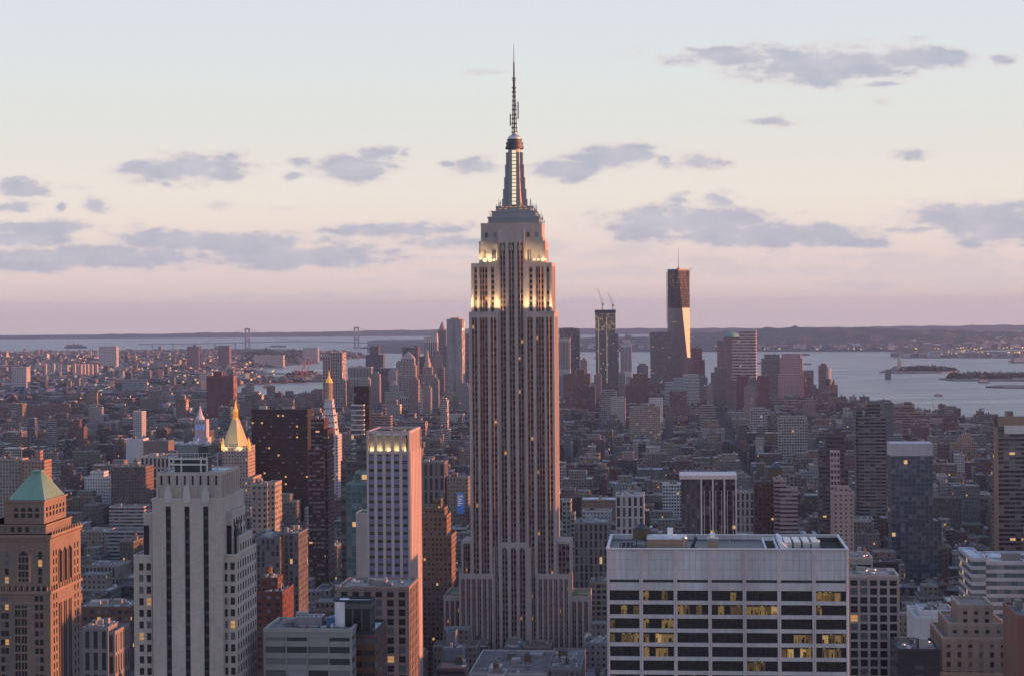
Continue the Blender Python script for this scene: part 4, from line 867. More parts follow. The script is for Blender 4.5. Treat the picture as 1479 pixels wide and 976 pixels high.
T('brick_tower', 'dark brown brick tower with pale balcony stripes in front of golden-lantern campanile', 'the striped dark brick tower', 1450, [(445, 468, 651, 0, 14), (466, 473, 622, 6, 26), (449, 468, 607, 16, 20)], 'fribbon', col=(.075,.032,.03), cell=(3,3.4), mat=facade('white_slat_brick', None, .86, .42, glass=(.03,.03,.035), blinds=.5, lit=.02))
T('glass_tower', 'broad black glass office slab with sparse lit windows left of the clock tower', 'the broad black slab', 2050, [(363, 444, 592, 0, 34)], mat=facade('black_curtain', (.035,.028,.026), .8, .5, glass=(.022,.02,.022), lit=.013, vary=.03, blinds=.02, grough=.35, gspec=.25), col=(.03,.025,.025), rcol=(.12,.1,.1), cell=(2.6,3.9))
T('office_building', 'cream apartment tower with lit windows and dark brown fin beside the gilded pyramid', 'the cream tower with dark fin', 1250, [(363, 386, 700, 0, 18), (384, 397, 699, 2, 22)], 'fpunch', col=(.30,.26,.23), mat=facade('cream_lit', None, .5, .5, lit=.07))
T('office_building', 'dark slate office block with flat roof right of the pale slotted tower', 'the dark slate block', 1180, [(363, 404, 778, 0, 34), (403, 431, 772, 4, 30)], 'fvert', col=(.13,.135,.15), rcol=(.16,.17,.19))
T('deco_tower', 'brown brick setback tower with pink tipped peak between blue banded tower and central skyscraper', 'the brown setback tower with pink peak', 1350, [(604, 652, 775, 0, 30), (606, 645, 746, 3, 26), (613, 642, 735, 5, 18), (625, 637, 722, 7, 9)], 'fpunch', col=(.21,.14,.10), cell=(3.0, 3.5), equip=False, mat=facade('brown_lit', None, .45, .5, lit=.035))
T('office_building', 'beige loft building with blue billboard left of the central skyscraper', 'the loft building with blue billboard', 1900, [(645, 676, 690, 0, 30), (652, 660, 684, 5, 8)], 'fpunch', col=(.22,.18,.15))
T('office_building', 'grey stone building with tall dark window bays behind brown setback tower', 'the grey building with window bays', 1900, [(603, 642, 668, 0, 30)], 'fvert', col=(.17,.15,.14), cell=(5,14))
# right foreground
T('office_building', 'tan concrete office slab with close window grid hard right of white office tower', 'the tan window-grid slab', 720, [(1226, 1297, 834, 0, 20)], col=(.36,.30,.27), rcol=(.35,.28,.26), geo=GEO(3.4, 3.4, 1.0, .9, .5), pw=.03)
T('office_building', 'short beige ribbon-window block rising behind the tan grid slab', 'the beige ribbon block', 770, [(1227, 1259, 808, 0, 18)], col=(.36,.31,.27), rcol=(.3,.22,.2), geo=GEO(6, 3.8, .4, 1.9, .4))
r_, st_, tp_ = T('deco_building', 'tan stone building with ziggurat setbacks and blocky penthouse at lower right', 'the ziggurat stone building', 700, [(1352, 1470, 975, -4, 40), (1362, 1456, 924, 0, 34), (1371, 1450, 903, 3, 28), (1386, 1433, 876, 5, 20)], col=(.29,.25,.21), rcol=(.22,.19,.18), geo=GEO(4.0, 3.6, 2.5, 1.6, .35), equip=False)
T('office_building', 'white office block with pale blue ribbon windows at right edge', 'the blue ribboned white block', 950, [(1420, 1560, 813, 0, 40), (1403, 1424, 808, -1, 44)], 'fribbon', col=(.36,.38,.42), rcol=(.5,.52,.54), mat=facade('aqua_ribbon', None, .985, .55, glass=(.07,.11,.12), lit=.02, vary=.14, blinds=.3), cell=(3.4,4.0))
T('low_building', 'low white building with sawtooth rooftop units below dark glass tower', 'the low white building', 900, [(1322, 1385, 893, 0, 34), (1330, 1378, 884, 4, 20)], 'attr', col=(.48,.49,.50), rcol=(.42,.43,.45), mat=M['attr'])
T('glass_building', 'curved dark glass building at the bottom right between tan slab and ziggurat', 'the dark curved glass building', 680, [(1297, 1358, 941, 0, 24)], 'fcurtain', col=(.05,.05,.06), rcol=(.17,.17,.18), mat=M['fribbon'])
T('brick_building', 'red brick corner of a building cut by the right edge', 'the red brick corner', 640, [(1470, 1560, 893, 0, 30)], 'attr', col=(.20,.10,.08), mat=M['attr'])
T('glass_tower', 'dark blue glass hotel tower with white top band, right of centre', 'the dark blue glass tower', 1500, [(1287, 1347, 657, 0, 26), (1301, 1360, 754, -4, 26)], mat=facade('blue_patchy_glass', (.11,.13,.16), .84, .84, glass=(.055,.075,.105), lit=.004, vary=.10, blinds=.06), col=(.05,.06,.07), rcol=(.3,.3,.32))
r_ = [o for o in COL.objects if o.get('label', '').startswith('dark blue glass hotel')][0]; st_ = Site(1287, 1347, 657, 1500); q = MB(); q.box(st_.x(1287,657)-.3, st_.x(1347,657)+.3, -.4, 26.4, st_.z(1317,658), st_.z(1317,640)); q.build('pale_top_band', plain('pale_band', (.42,.41,.45), .7), r_)
r_, st_, tp_ = T('apartment_tower', 'very tall dark slatted tower with tan roof screen cut by the right edge', 'the tall slatted tower at the right edge', 1400, [(1441, 1540, 612, 0, 30)], 'fribbon', col=(.15,.15,.16), rcol=(.2,.2,.2), mat=facade('slatted', None, .96, .55, glass=(.02,.022,.026), lit=.02, blinds=.1), cell=(4,3.3))
q = MB(); xa, xb = st_.x(1436,620), st_.x(1540, 620); zl = st_.z(1440, 597); q.box(xa, st_.x(1441.5,620), -.8, 3, 0, zl-.3); q.hull([(xa,-.8),(xb,-.8),(xb,2),(xa,2)], [(xa,-.8),(xb,-.8),(xb,2),(xa,2)], st_.z(1440,616), zl-2); q.build('roof_screen', plain('tan_screen', (.25,.19,.14), .8), r_); q = MB(); q.box(st_.x(1450,620), xb, -1.4, -.9, st_.z(1450,626), st_.z(1450, 614), bottom=True); q.build('white_fascia', plain('pale_fascia', (.5,.5,.5), .7), r_)
q = MB(); X = None
T('apartment_tower', 'dark slatted residential tower with pale podium right of white office tower', 'the dark slatted tower', 1900, [(1240, 1280, 603, 0, 26), (1252, 1271, 583, 4, 18), (1236, 1246, 588, 6, 18)], 'fribbon', col=(.15,.145,.15), rcol=(.15,.15,.16), mat=facade('slatted2', None, .93, .5, glass=(.022,.022,.028), lit=.006, blinds=.04), cell=(5,3.5))
T('apartment_tower', 'dark brown tower with pink stone grid strip and stepped top right of centre', 'the dark tower with pink grid strip', 1700, [(1183, 1208, 650, 0, 20), (1193, 1219, 630, 6, 16), (1208, 1225, 678, 3, 22)], 'fribbon', col=(.10,.08,.08))
T('pink_grid_building', 'narrow pink stone window-grid strip in front of dark brown tower', 'the pink window-grid strip', 1650, [(1199.5, 1213, 652, 0, 6)], 'fwide', col=(.45,.32,.31), cell=(3.0,5), equip=False)
T('apartment_building', 'beige brick apartment tower with silver roof drum behind white office roof', 'the beige tower with silver drum', 1300, [(1203, 1233, 712, 0, 16), (1211, 1226, 704, 3, 10)], 'fsmall', col=(.33,.26,.23), cell=(3.6,3.0), equip=False)
r_, st_, tp_ = T('office_tower', 'dark tower with four white vertical fins under a flat pale roof cap', 'the dark tower with white fins', 1400, [(1013, 1063, 694, 0, 30)], 'fvert', col=(.10,.07,.07), rcol=(.25,.25,.24), rot=-0.0, mat=facade('dark_bays', (.09,.06,.055), .8, .7, glass=(.03,.02,.02), lit=.02, vary=.08), equip=True)
f = MB(); a, b = st_.x(1013, 720), st_.x(1063, 720); zt = tp_[0]
for i in range(4): x = a+(b-a)*i/3; f.box(x-.55, x+.55, -1.6, 0, 0, zt+1.4)
for i in range(6):
    if i % 2 == 0 or True: x = a+(b-a)*(i+.5)/6; f.box(x-.2, x+.2, -.7, 0, 0, zt-7)
f.box(a-16, b+.8, -2.0, 32, zt+1.4, zt+4.2, bottom=True); f.build('white_fin', plain('white_concrete', (.62,.55,.55), .7), r_)
f = MB(); f.box(a-15, a-.6, 0, 31, 0, zt+1.4); f.build('side_wing', facade('ribbed_wall', (.12,.10,.11), .5, .96, glass=(.07,.06,.07), lit=0, blinds=0), r_)
T('apartment_building', 'brown brick apartment slab with round rust-coloured roof tank right of white-finned tower', 'the brown slab with rust tank', 1420, [(1089, 1118, 697, 0, 24)], 'fpunch', col=(.13,.085,.075), wt=[(1120.5, 672, 5.2)])
T('apartment_building', 'grey apartment tower with projecting balcony stripes beside brown brick slab', 'the grey balcony tower', 1400, [(1118, 1136, 694, 0, 22), (1126, 1152, 707, -3, 18)], 'fribbon', col=(.30,.26,.25), cell=(4,3.1))
T('stone_building', 'classical pale grey stone building right of white-finned tower', 'the classical grey building', 1700, [(1063, 1089, 711, 0, 30)], 'fvert', col=(.28,.26,.26), cell=(4,7))
T('loft_building', 'grey building with white columns and dark cornice behind the left end of white office roof', 'the white-columned loft building', 1650, [(889, 930, 716, 0, 30)], 'fvert', col=(.40,.39,.39), cell=(5,9), rcol=(.3,.3,.32))
T('loft_building', 'white loft building left of the white-finned tower', 'the white loft building', 2050, [(957, 985, 700, 0, 26)], 'fwide', col=(.48,.48,.49), rcol=(.35,.35,.37))
T('loft_building', 'arcaded grey loft building with dark roof just right of the central skyscraper', 'the arcaded grey loft building', 1420, [(829, 878, 756, 0, 34)], 'fvert', col=(.20,.19,.18), cell=(3.4,6), rcol=(.2,.22,.25))
T('loft_building', 'greenish glass loft tower with red and white edge strip touching the central skyscraper', 'the greenish loft tower', 1500, [(812, 824, 724, 0, 20), (824, 830, 742, -1, 14)], 'fwide', col=(.26,.28,.26))
T('warehouse', 'low flat-roofed building with white parapet at the foot of the central skyscraper', 'the white parapet roof', 1100, [(678, 790, 974, 0, 76)], 'fpunch', col=(.40,.40,.41), rcol=(.13,.13,.13), wt=[(762, 955, 2.2)])
T('warehouse', 'dark flat-roofed block with silver-capped water tank below the central skyscraper', 'the block with silver-capped tank', 1100, [(790.5, 838, 968, -3, 68)], 'fpunch', col=(.20,.19,.2), rcol=(.13,.13,.14), wt=[(813, 925, 2.9)])
T('loft_building', 'yellowish stone loft building wedged between central skyscraper and white office tower', 'the yellowish wedge loft', 1360, [(852, 877, 842, 0, 26)], 'fwide', col=(.30,.25,.19), cell=(4,4))
T('low_building', 'small dark peaked rooftop block left of white office tower foot', 'the small peaked block', 1180, [(844, 876, 930, 0, 20)], 'fpunch', col=(.22,.21,.21))
T('construction_building', 'building wrapped in blue netting at the bottom left of the central skyscraper', 'the blue netted building', 1120, [(640, 668, 938, 0, 16), (644, 658, 914, 5, 10)], 'attr', col=(.14,.17,.22), mat=M['attr'])
# left middle ground
T('loft_building', 'red-brown brick loft with lit top floor between green-roofed and slotted towers', 'the red-brown lit loft', 1150, [(108, 188, 878, 0, 34)], 'fwide', col=(.14,.075,.06), mat=facade('lit_loft', None, .5, .5, lit=.10), cell=(4.5,4.2))
T('stone_building', 'grey classical building with pediment and tall arched windows at lower left', 'the grey pedimented building', 980, [(109, 166, 914, 0, 26), (120, 156, 908, -1, 20)], 'fvert', col=(.20,.19,.19), cell=(4,11))
T('loft_building', 'colonnaded grey loft building left of the pale slotted tower', 'the colonnaded grey loft', 1400, [(118, 172, 818, 0, 30)], 'fvert', col=(.20,.185,.18), cell=(2.8,9))
T('loft_building', 'wide beige loft building with regular windows behind colonnaded loft', 'the wide beige loft', 1750, [(117, 187, 768, 0, 34)], 'fpunch', col=(.22,.19,.17), rcol=(.17,.17,.16))
T('apartment_building', 'white stepped apartment building above the green copper pyramid', 'the white stepped building', 2150, [(122, 160, 690, 0, 26), (130, 150, 682, 3, 18)], 'fpunch', col=(.48,.48,.50), rcol=(.35,.35,.37))
T('office_building', 'brown brick office block right of the white stepped building', 'the brown office block', 2100, [(160, 210, 675, 0, 34)], 'fpunch', col=(.15,.11,.10))
T('stone_building', 'neoclassical columned block with dark roof left of the slotted tower top', 'the columned neoclassical block', 2200, [(203, 256, 660, 0, 40)], 'fvert', col=(.36,.34,.33), cell=(5,12), rcol=(.12,.13,.16))
T('apartment_building', 'beige brick apartment slab at the far left edge', 'the beige slab at the left edge', 1900, [(-10, 30, 664, 0, 22)], 'fpunch', col=(.30,.25,.22), wt=[(12, 655, 2.2)])
T('apartment_building', 'tan brick apartment slab with pink lit bulkheads near the left edge', 'the tan slab with pink bulkheads', 1880, [(31, 64, 666, 0, 22), (50, 58, 652, 5, 9)], 'fpunch', col=(.28,.19,.15))
T('brown_tower', 'dark brown round-topped tower near the left edge above the pale roofs', 'the dark brown round-topped tower', 2300, [(80, 110, 688, 0, 22), (88, 101, 672, 4, 12)], 'fpunch', col=(.13,.08,.075))
T('apartment_building', 'slender teal-blue glass tower on the left skyline of low roofs', 'the slender teal-blue tower', 3300, [(40, 50, 604, 0, 14)], 'fcurtain', col=(.18,.22,.27))
T('apartment_building', 'dark narrow slab standing right of the slender teal-blue tower', 'the dark narrow slab', 3250, [(69, 78, 606, 0, 14)], 'fribbon', col=(.28,.26,.28))
T('apartment_building', 'brown brick tower with stepped roof on the left above low roofs', 'the brown stepped tower', 3000, [(100, 121, 617, 0, 18), (106, 115, 606, 3, 10)], 'fpunch', col=(.14,.085,.08))
T('apartment_building', 'dark slim tower with white windows in the left distance', 'the slim tower with white windows', 3600, [(191, 200, 594, 0, 12)], 'fpunch', col=(.17,.16,.17))
T('apartment_building', 'grey housing slab in the left distance below the bridge', 'the grey housing slab', 4100, [(128, 147, 588, 0, 14)], 'fpunch', col=(.26,.24,.25))
T('apartment_building', 'pair of brown housing slabs in the left distance', 'the brown housing slabs', 4600, [(37, 67, 585, 0, 14)], 'fpunch', col=(.18,.12,.11))
T('apartment_building', 'long brown housing slab right of its twin in the left distance', 'the long brown housing slab', 4650, [(69, 100, 583, 0, 14)], 'fpunch', col=(.19,.13,.12))
T('apartment_building', 'dark brown housing block at the left edge below the bridge', 'the dark housing block', 4500, [(-8, 13, 587, 0, 14)], 'fpunch', col=(.14,.10,.10))
T('red_tower', 'dark red round-cornered apartment tower on the left against the water', 'the dark red tower', 4300, [(298, 337, 543, 0, 34), (308, 320, 537, 6, 16)], 'fpunch', col=(.135,.052,.052), cell=(4,4), equip=False)
T('office_building', 'teal glass block in front of dark red tower', 'the teal block', 3500, [(315, 333, 588, 0, 20)], 'fcurtain', col=(.14,.2,.22))
T('warehouse', 'grey warehouse with white billboard wall left of the slotted tower', 'the white billboard warehouse', 2900, [(182, 207, 634, 0, 30)], 'attr', col=(.50,.50,.52), mat=M['attr'])
T('warehouse', 'brown windowless warehouse with orange light at its corner', 'the brown warehouse', 2850, [(207, 243, 637, 0, 34)], 'attr', col=(.16,.13,.12), mat=M['attr'])

# ------------------------------------------------------------------ gilded pyramid tower
def gilded():
    r, st, tp = T('pyramid_tower', 'pale stone tower with floodlit gold pyramid roof and lantern spire on the left', 'the gilded pyramid tower', 2000, [(321, 358, 646, 0, 34), (311, 371, 712, -3, 44), (316, 366, 690, -1, 38)], 'fpunch', col=(.33,.27,.24), rcol=(.25,.22,.2), equip=False, mat=facade('stone_lit', None, .42, .5, lit=.045))
    X = lambda px, yo=17: st.x(px, 640, yo); zb = tp[0]; a, b = X(322), X(359); c = (X(338)+X(343))/2; z1 = st.z(340, 605, 17); h = (b-a)/2; cy = 17
    g = MB(); n = 8; lo = [(c+h*1.02*math.cos(math.pi/8+k*math.pi/4), cy+h*1.02*math.sin(math.pi/8+k*math.pi/4)) for k in range(8)]; hi = [(c+(x-c)*.26, cy+(y-cy)*.26) for x, y in lo]
    g.hull(lo, hi, zb+1, z1); 
    for k in range(8): g.bar((lo[k][0], lo[k][1], zb+1), (hi[k][0], hi[k][1], z1), .25)
    g.build('pyramid_roof', plain('gilded_tile', (.62,.49,.26), .5, .0, amt=.15, emit=.0), r)
    l = MB(); l.lathe(c, cy, [(3.2, z1), (3.0, z1+1.5)], 8)
    for k in range(8): l.bar((c+2.4*math.cos(k*.785), cy+2.4*math.sin(k*.785), z1+1.5), (c+2.4*math.cos(k*.785), cy+2.4*math.sin(k*.785), z1+8), .35)
    l.lathe(c, cy, [(2.9, z1+8), (2.7, z1+9), (1.6, z1+12), (.7, z1+17), (.15, st.z(340, 578, 17))], 8); l.build('lantern', M['goldlit'], r)
    for px, yo in ((322, 2), (359, 2), (359, 32), (322, 32)):
        p = MB(); x = X(px, yo); p.lathe(x, yo, [(2.2, zb-3), (2.1, zb+2), (.2, zb+9)], 6); p.build('corner_pinnacle', M['goldlit'] if yo == 2 else M['gold'], r)
    for px in (330, 351):
        la = bpy.data.lights.new('pyramid_lamp', 'AREA'); la.size = 3; la.energy = 500; la.color = (1,.72,.35); o = bpy.data.objects.new('pyramid_lamp', la); COL.objects.link(o); o.parent = r; o.location = (X(px), -4.5, zb-2); o.rotation_euler = (R(150), 0, 0)
gilded()
def clock_campanile():
    r, st, tp = T('clock_tower', 'slender pale stone campanile with sloped roof and golden lantern left of centre', 'the golden-lantern campanile', 2250, [(463.5, 488, 630, 0, 26)], 'fpunch', col=(.50,.45,.44), rcol=(.4,.4,.4), equip=False)
    X = lambda px, yo=12: st.x(px, 600, yo); zb = tp[0]; a, b = X(464), X(489); c = X(475.5); cy = 13; h = (b-a)/2-1
    w = MB(); w.box(a-.8, b+.8, -1, 27, zb, zb+2.2, bottom=True); z1 = st.z(475, 576, 13)
    lo = [(c-h, cy-12), (c+h, cy-12), (c+h, cy+12), (c-h, cy+12)]; hi = [(c+(x-c)*.47, cy+(y-cy)*.47) for x, y in lo]; w.hull(lo, hi, zb+2.2, z1-2)
    w.box(a+1, b-1, .2, 25.8, zb-9, zb, bottom=True); w.box(c-h*.52, c+h*.52, cy-6.5, cy+6.5, z1-2, z1-.5, bottom=True)
    w.build('sloped_roof', plain('pale_marble', (.52,.47,.46), .7, amt=.2), r)
    d = MB()
    for j, n in enumerate((5, 4, 4, 3)):
        f = .12+.21*j; z = zb+2.2+(z1-2-zb-2.2)*f; hh = h*(1-.53*f)
        for k in range(n): x = c-hh*.7+1.4*hh*k/(n-1); y = cy-12*(1-.53*f); d.box(x-.55, x+.55, y-.5, y+.5, z, z+2.2, bottom=True); yy = cy-12*(1-.53*f)*.7+1.4*12*(1-.53*f)*.7*k/(n-1); d.box(c+hh-.5, c+hh+.4, yy-.5, yy+.5, z, z+2.2, bottom=True)
    d.build('dormer', M['darkmetal'], r)
    l = MB(); z2 = z1-.5; LH = st.z(475, 553, 13)-z2; l.lathe(c, cy, [(5.2, z2), (5.2, z2+1)], 8)
    for k in range(8): l.bar((c+4.2*math.cos(k*.785+.39), cy+4.2*math.sin(k*.785+.39), z2+1), (c+4.2*math.cos(k*.785+.39), cy+4.2*math.sin(k*.785+.39), z2+LH), .6)
    l.lathe(c, cy, [(3.0, z2+1), (3.0, z2+LH)], 8); l.lathe(c, cy, [(5.0, z2+LH), (5.0, z2+LH+1)], 8); l.build('lantern', plain('pale_marble2', (.42,.35,.28), .7), r)
    g = MB(); g.lathe(c, cy, [(3.8, z2+LH+1), (3.9, z2+LH+2.5), (3.2, z2+LH+4.5), (1.8, z2+LH+6.5), (1.1, z2+LH+7.5), (.8, z2+LH+10), (.12, st.z(475, 534, 13))], 14); g.build('gold_dome', M['goldlit'], r)
clock_campanile()
def blue_clock():
    r, st, tp = T('clock_tower', 'pale stone clock tower with blue lit belfry and small domed cap on the left', 'the blue-lit clock tower', 3000, [(279, 300, 632, 0, 24), (281, 298, 606, 2, 18)], 'attr', col=(.44,.38,.38), rcol=(.4,.4,.42), equip=False, mat=M['attr'])
    X = lambda px, yo=2: st.x(px, 620, yo); w = MB(); c = X(289, 10); cy = 11; zb = tp[0]
    w.lathe(c, cy, [(7.5, zb), (7, zb+3), (4, zb+8), (3.2, zb+12), (2, zb+16), (.2, st.z(289, 584, 11))], 8); w.build('cap', plain('pale_cap', (.5,.46,.5), .7), r)
    m = plain('blue_light', (.12,.2,.8), .4, emit=.2)
    for px in (284, 289, 294): b = MB(); b.box(X(px)-1.0, X(px)+1.0, 1.9, 2.1, st.z(289, 620, 2), st.z(289, 613, 2), bottom=True); b.build('belfry_light', m, r)
    for px in (284, 289, 294): b = MB(); b.box(X(px)-.8, X(px)+.8, 1.9, 2.1, st.z(289, 612, 2), st.z(289, 608.5, 2), bottom=True); b.build('belfry_opening', M['darkmetal'], r)
    b = MB(); cc = X(286, 0); zc = st.z(286, 630, 0)-5
    k = MB(); 
    for q in range(24): a0, a1 = q*math.pi/12, (q+1)*math.pi/12; k.face([(cc+4*math.cos(a1), -.1, zc+4*math.sin(a1)), (cc+4*math.cos(a0), -.1, zc+4*math.sin(a0)), (cc+3.2*math.cos(a0), -.1, zc+3.2*math.sin(a0)), (cc+3.2*math.cos(a1), -.1, zc+3.2*math.sin(a1))][::-1])
    k.build('clock_face', m, r); k = MB(); k.bar((cc,-.15,zc),(cc+1.2,-.15,zc+2),.25); k.bar((cc,-.15,zc),(cc,-.15,zc-1.6),.3); k.build('clock_hand', plain('cream_light', (1,.8,.4), .4, emit=.4), r)
blue_clock()
# ------------------------------------------------------------------ downtown skyline (px0, px1, top, setback, depth)
T('office_tower', 'grey concrete apartment slab with pale pink west edge beside golden-lantern campanile', 'the pink-edged slab', 4700, [(466, 477, 515, 0, 34), (477, 494, 509, 2, 60)], 'fvert', col=(.30,.26,.26), cell=(6,8))
T('office_tower', 'broad windowless grey concrete tower right of the pink-edged slab', 'the windowless grey tower', 5200, [(502.5, 536, 530, 0, 40)], 'fvert', col=(.30,.28,.29), cell=(4,30))
T('office_tower', 'dark blocky tower with notched crown behind windowless grey tower', 'the dark notched tower', 5900, [(528, 553, 512, 0, 40), (534, 547, 500, 6, 26)], 'fpunch', col=(.12,.11,.12))
T('office_tower', 'low wide dark glass block right of windowless grey tower', 'the wide dark glass block', 5600, [(536, 572, 532, 0, 40)], 'fcurtain', col=(.15,.15,.17))
T('office_tower', 'dark box tower with angled roof behind pointed grey tower', 'the dark box tower', 6200, [(581, 603, 502, 0, 40)], 'fribbon', col=(.12,.11,.12))
T('office_tower', 'dark reflective slab between pointed tower and tiered spire tower', 'the dark reflective slab', 6300, [(600, 615, 515, 0, 30)], 'fcurtain', col=(.10,.10,.11))
def spire_tower(label, short, Y, tiers, peak, shape, col, style='fvert', capcol=(.3,.28,.27), n=8, cell=(4,6), cat='skyscraper', mast=None):
    r, st, tp = T('spire_tower', label, short, Y, tiers, style, col=col, cell=cell, equip=False); z, xa, xb, yo, d = tp
    c, cy = (xa+xb)/2, yo+d/2; zt = st.z(peak[0], peak[1], cy); b = MB(); h = (xb-xa)/2; k = 4 if n == 4 else n
    b.lathe(c, cy, [(h*r_*(1.41 if n == 4 else 1.05), z+(zt-z)*f) for r_, f in shape], k, a0=math.pi/4 if n == 4 else .39); b.build('spire', plain('spire_%d' % int(tiers[0][0]), capcol, .6), r)
    if mast: b = MB(); b.bar((c, cy, zt-2), (c, cy, st.z(peak[0], mast, cy)), .9, r2=.3); b.build('mast', M['orange'] if 'rust' in label else M['steel'], r)
    return r
spire_tower('grey tower with steep pointed pyramid roof in the lower skyline', 'the pointed pyramid tower', 5000, [(577, 600, 528, 0, 34), (579, 598, 518, 1, 30)], (589, 507), [(1,0),(.5,.6),(.05,1)], (.33,.29,.29), n=4, capcol=(.30,.25,.25))
spire_tower('broad grey civic tower with tiered wedding-cake spire', 'the tiered civic tower', 5100, [(604, 628, 541, 0, 30), (610, 624, 530, 4, 20)], (618, 504), [(.75,0),(.7,.25),(.5,.27),(.45,.5),(.3,.52),(.25,.75),(.04,1)], (.34,.29,.27), capcol=(.38,.28,.25))
T('office_tower', 'dark tower with white vertical stripes beside the needle-topped skyscraper', 'the striped tower', 6400, [(612, 631, 487, 0, 40), (623, 631, 482, 3, 30)], 'fvert', col=(.42,.38,.38), cell=(7,200))
spire_tower('slim dark stone skyscraper with needle spire left of rippled steel tower', 'the needle-topped skyscraper', 6600, [(630, 646, 500, 0, 36), (632, 644, 477, 3, 28)], (638.5, 464), [(.85,0),(.6,.35),(.3,.7),(.05,1)], (.22,.18,.18), capcol=(.25,.2,.2), mast=456)
spire_tower('dark pointed-roof skyscraper partly hidden right of rippled steel tower', 'the half-hidden pointed skyscraper', 6700, [(667, 690, 482, 0, 36)], (673, 474), [(1,0),(.6,.5),(.1,1)], (.20,.17,.18), n=4)
def rippled():
    Y = 5300; st = Site(645, 667, 461, Y, 8); r = empty('rippled_tower', (st.O[0], st.O[1], 0), -st.a); tag(r, 'rippled steel skyscraper glowing copper at the top, left of the central skyscraper', 'skyscraper'); LM.append((655, 470, 'the rippled steel tower'))
    w = MB(); z = st.z(655, 461); H = st.w/2; D = 34; n = 44; m = 40; pts = lambda k: None
    outline = []
    per = 18
    for s, (ax, ay, bx, by) in enumerate(((-H,0,H,0),(H,0,H,D),(H,D,-H,D),(-H,D,-H,0))):
        for i in range(per): f = i/per; outline.append((ax+(bx-ax)*f, ay+(by-ay)*f, s, f))
    g = []
    for j in range(m+1):
        zz = z*j/m; row = []
        for (x, y, s, f) in outline:
            wv = 1.3*math.sin(f*18+zz*.045+s)+.7*math.sin(f*31-zz*.08); notch = -4.0*math.exp(-((f-.5)/.07)**2) if s == 0 else 0
            dx, dy = ((0,-1),(1,0),(0,1),(-1,0))[s]; q = (wv+notch)*math.sin(math.pi*min(1, max(0, f))+.001)**.5; row.append(w.V(x+dx*q, y+dy*q, zz))
        g.append(row)
    L = len(outline)
    for j in range(m):
        for i in range(L): i2 = (i+1) % L; w.f.append([g[j][i], g[j][i2], g[j+1][i2], g[j+1][i]]); w.m.append(0); w.c.append((.35,.33,.33)); w.uv.extend([(i*.8,j*2),(i*.8+.8,j*2),(i*.8+.8,j*2+2),(i*.8,j*2+2)])
    w.f.append(g[m]); w.m.append(0); w.c.append((.3,.3,.3)); w.uv.extend([(0,0)]*L)
    w.build('wall', facade('rippled_steel', None, .6, .55, glass=(.05,.05,.06), lit=0, rough=.45), r)
    b = MB(); b.box(-H*.6, H*.5, 8, 26, z, z+4); b.build('roof', M['orange'], r)
    FOOT.append((*st.world(0, 17), H+5, 22, st.a))
rippled()
T('apartment_building', 'low brick base building in front of rippled steel tower', 'the brick base building', 5000, [(640, 661, 566, 0, 26)], 'fpunch', col=(.26,.22,.20))
T('office_tower', 'pinkish stepped office tower left of rippled steel tower', 'the pinkish stepped tower', 5700, [(624, 638, 513, 0, 26), (627, 634, 507, 4, 14)], 'fpunch', col=(.30,.22,.20))
T('white_tower', 'white narrow office tower with vertical ribs in front of tiered civic tower', 'the white ribbed tower', 4500, [(597.5, 610, 563, 0, 24), (600, 607, 557, 4, 12)], 'fribbon', col=(.55,.54,.58))
T('courthouse', 'grey courthouse with pyramid cap right of the dark glass apartment tower', 'the pyramid-capped courthouse', 4700, [(556, 582, 566, 0, 24), (562, 575, 556, 4, 16)], 'fpunch', col=(.30,.27,.26)) 
spire_tower('grey courthouse tower with small stepped pyramid peak', 'the stepped courthouse peak', 4750, [(563, 575, 560, 0, 18)], (568, 549), [(1,0),(.7,.4),(.2,.9),(.05,1)], (.30,.27,.26), n=4)
T('courthouse', 'grey pale stone hall with tall columns left of the pointed pyramid tower', 'the columned stone hall', 4600, [(577, 597, 574, 0, 30)], 'fvert', col=(.36,.33,.32), cell=(5,14))
T('glass_tower', 'thin black glass apartment tower with red roof light left of centre', 'the thin black glass tower', 2350, [(511, 533, 559, 0, 16)], mat=facade('black_glass2', (.03,.03,.032), .9, .9, glass=(.015,.014,.016), lit=.008, vary=.05, blinds=.02), col=(.03,.03,.03), equip=False)
T('glass_tower', 'stack of pale-banded glass boxes on the thin black glass tower', 'the pale-banded glass boxes', 2340, [(507, 525, 585, 0, 12), (509, 527, 640, -2, 12)], 'fribbon', col=(.45,.47,.5), mat=facade('boxes_glass', None, 1.0, .72, glass=(.07,.08,.085), lit=.01, blinds=.2), cell=(3,6))
T('apartment_building', 'brown striped apartment block with pink lit tanks above blue banded tower', 'the block with pink tanks', 2700, [(534, 550, 597, 0, 24), (548, 564, 601, -2, 20), (553, 557, 590, 4, 6)], 'fribbon', col=(.30,.20,.18))
for i, (a, b, t, y) in enumerate(((408, 424, 577, 4600), (424, 440, 574, 4650), (440, 453, 568, 4800), (342, 362, 580, 4700), (372, 386, 578, 4750), (386, 400, 576, 4800), (453, 466, 562, 4850))):
    T('apartment_building', 'brown brick riverside housing slab below the harbour, %s from the left' % ('one two three four five six seven'.split()[[0,1,2,3,4,5,6].index({342:0,372:1,386:2,408:3,424:4,440:5,453:6}[a])]), 'the riverside housing slabs', y, [(a, b, t, 0, 14)], 'fpunch', col=(.19,.14,.14), group='riverside housing slabs')
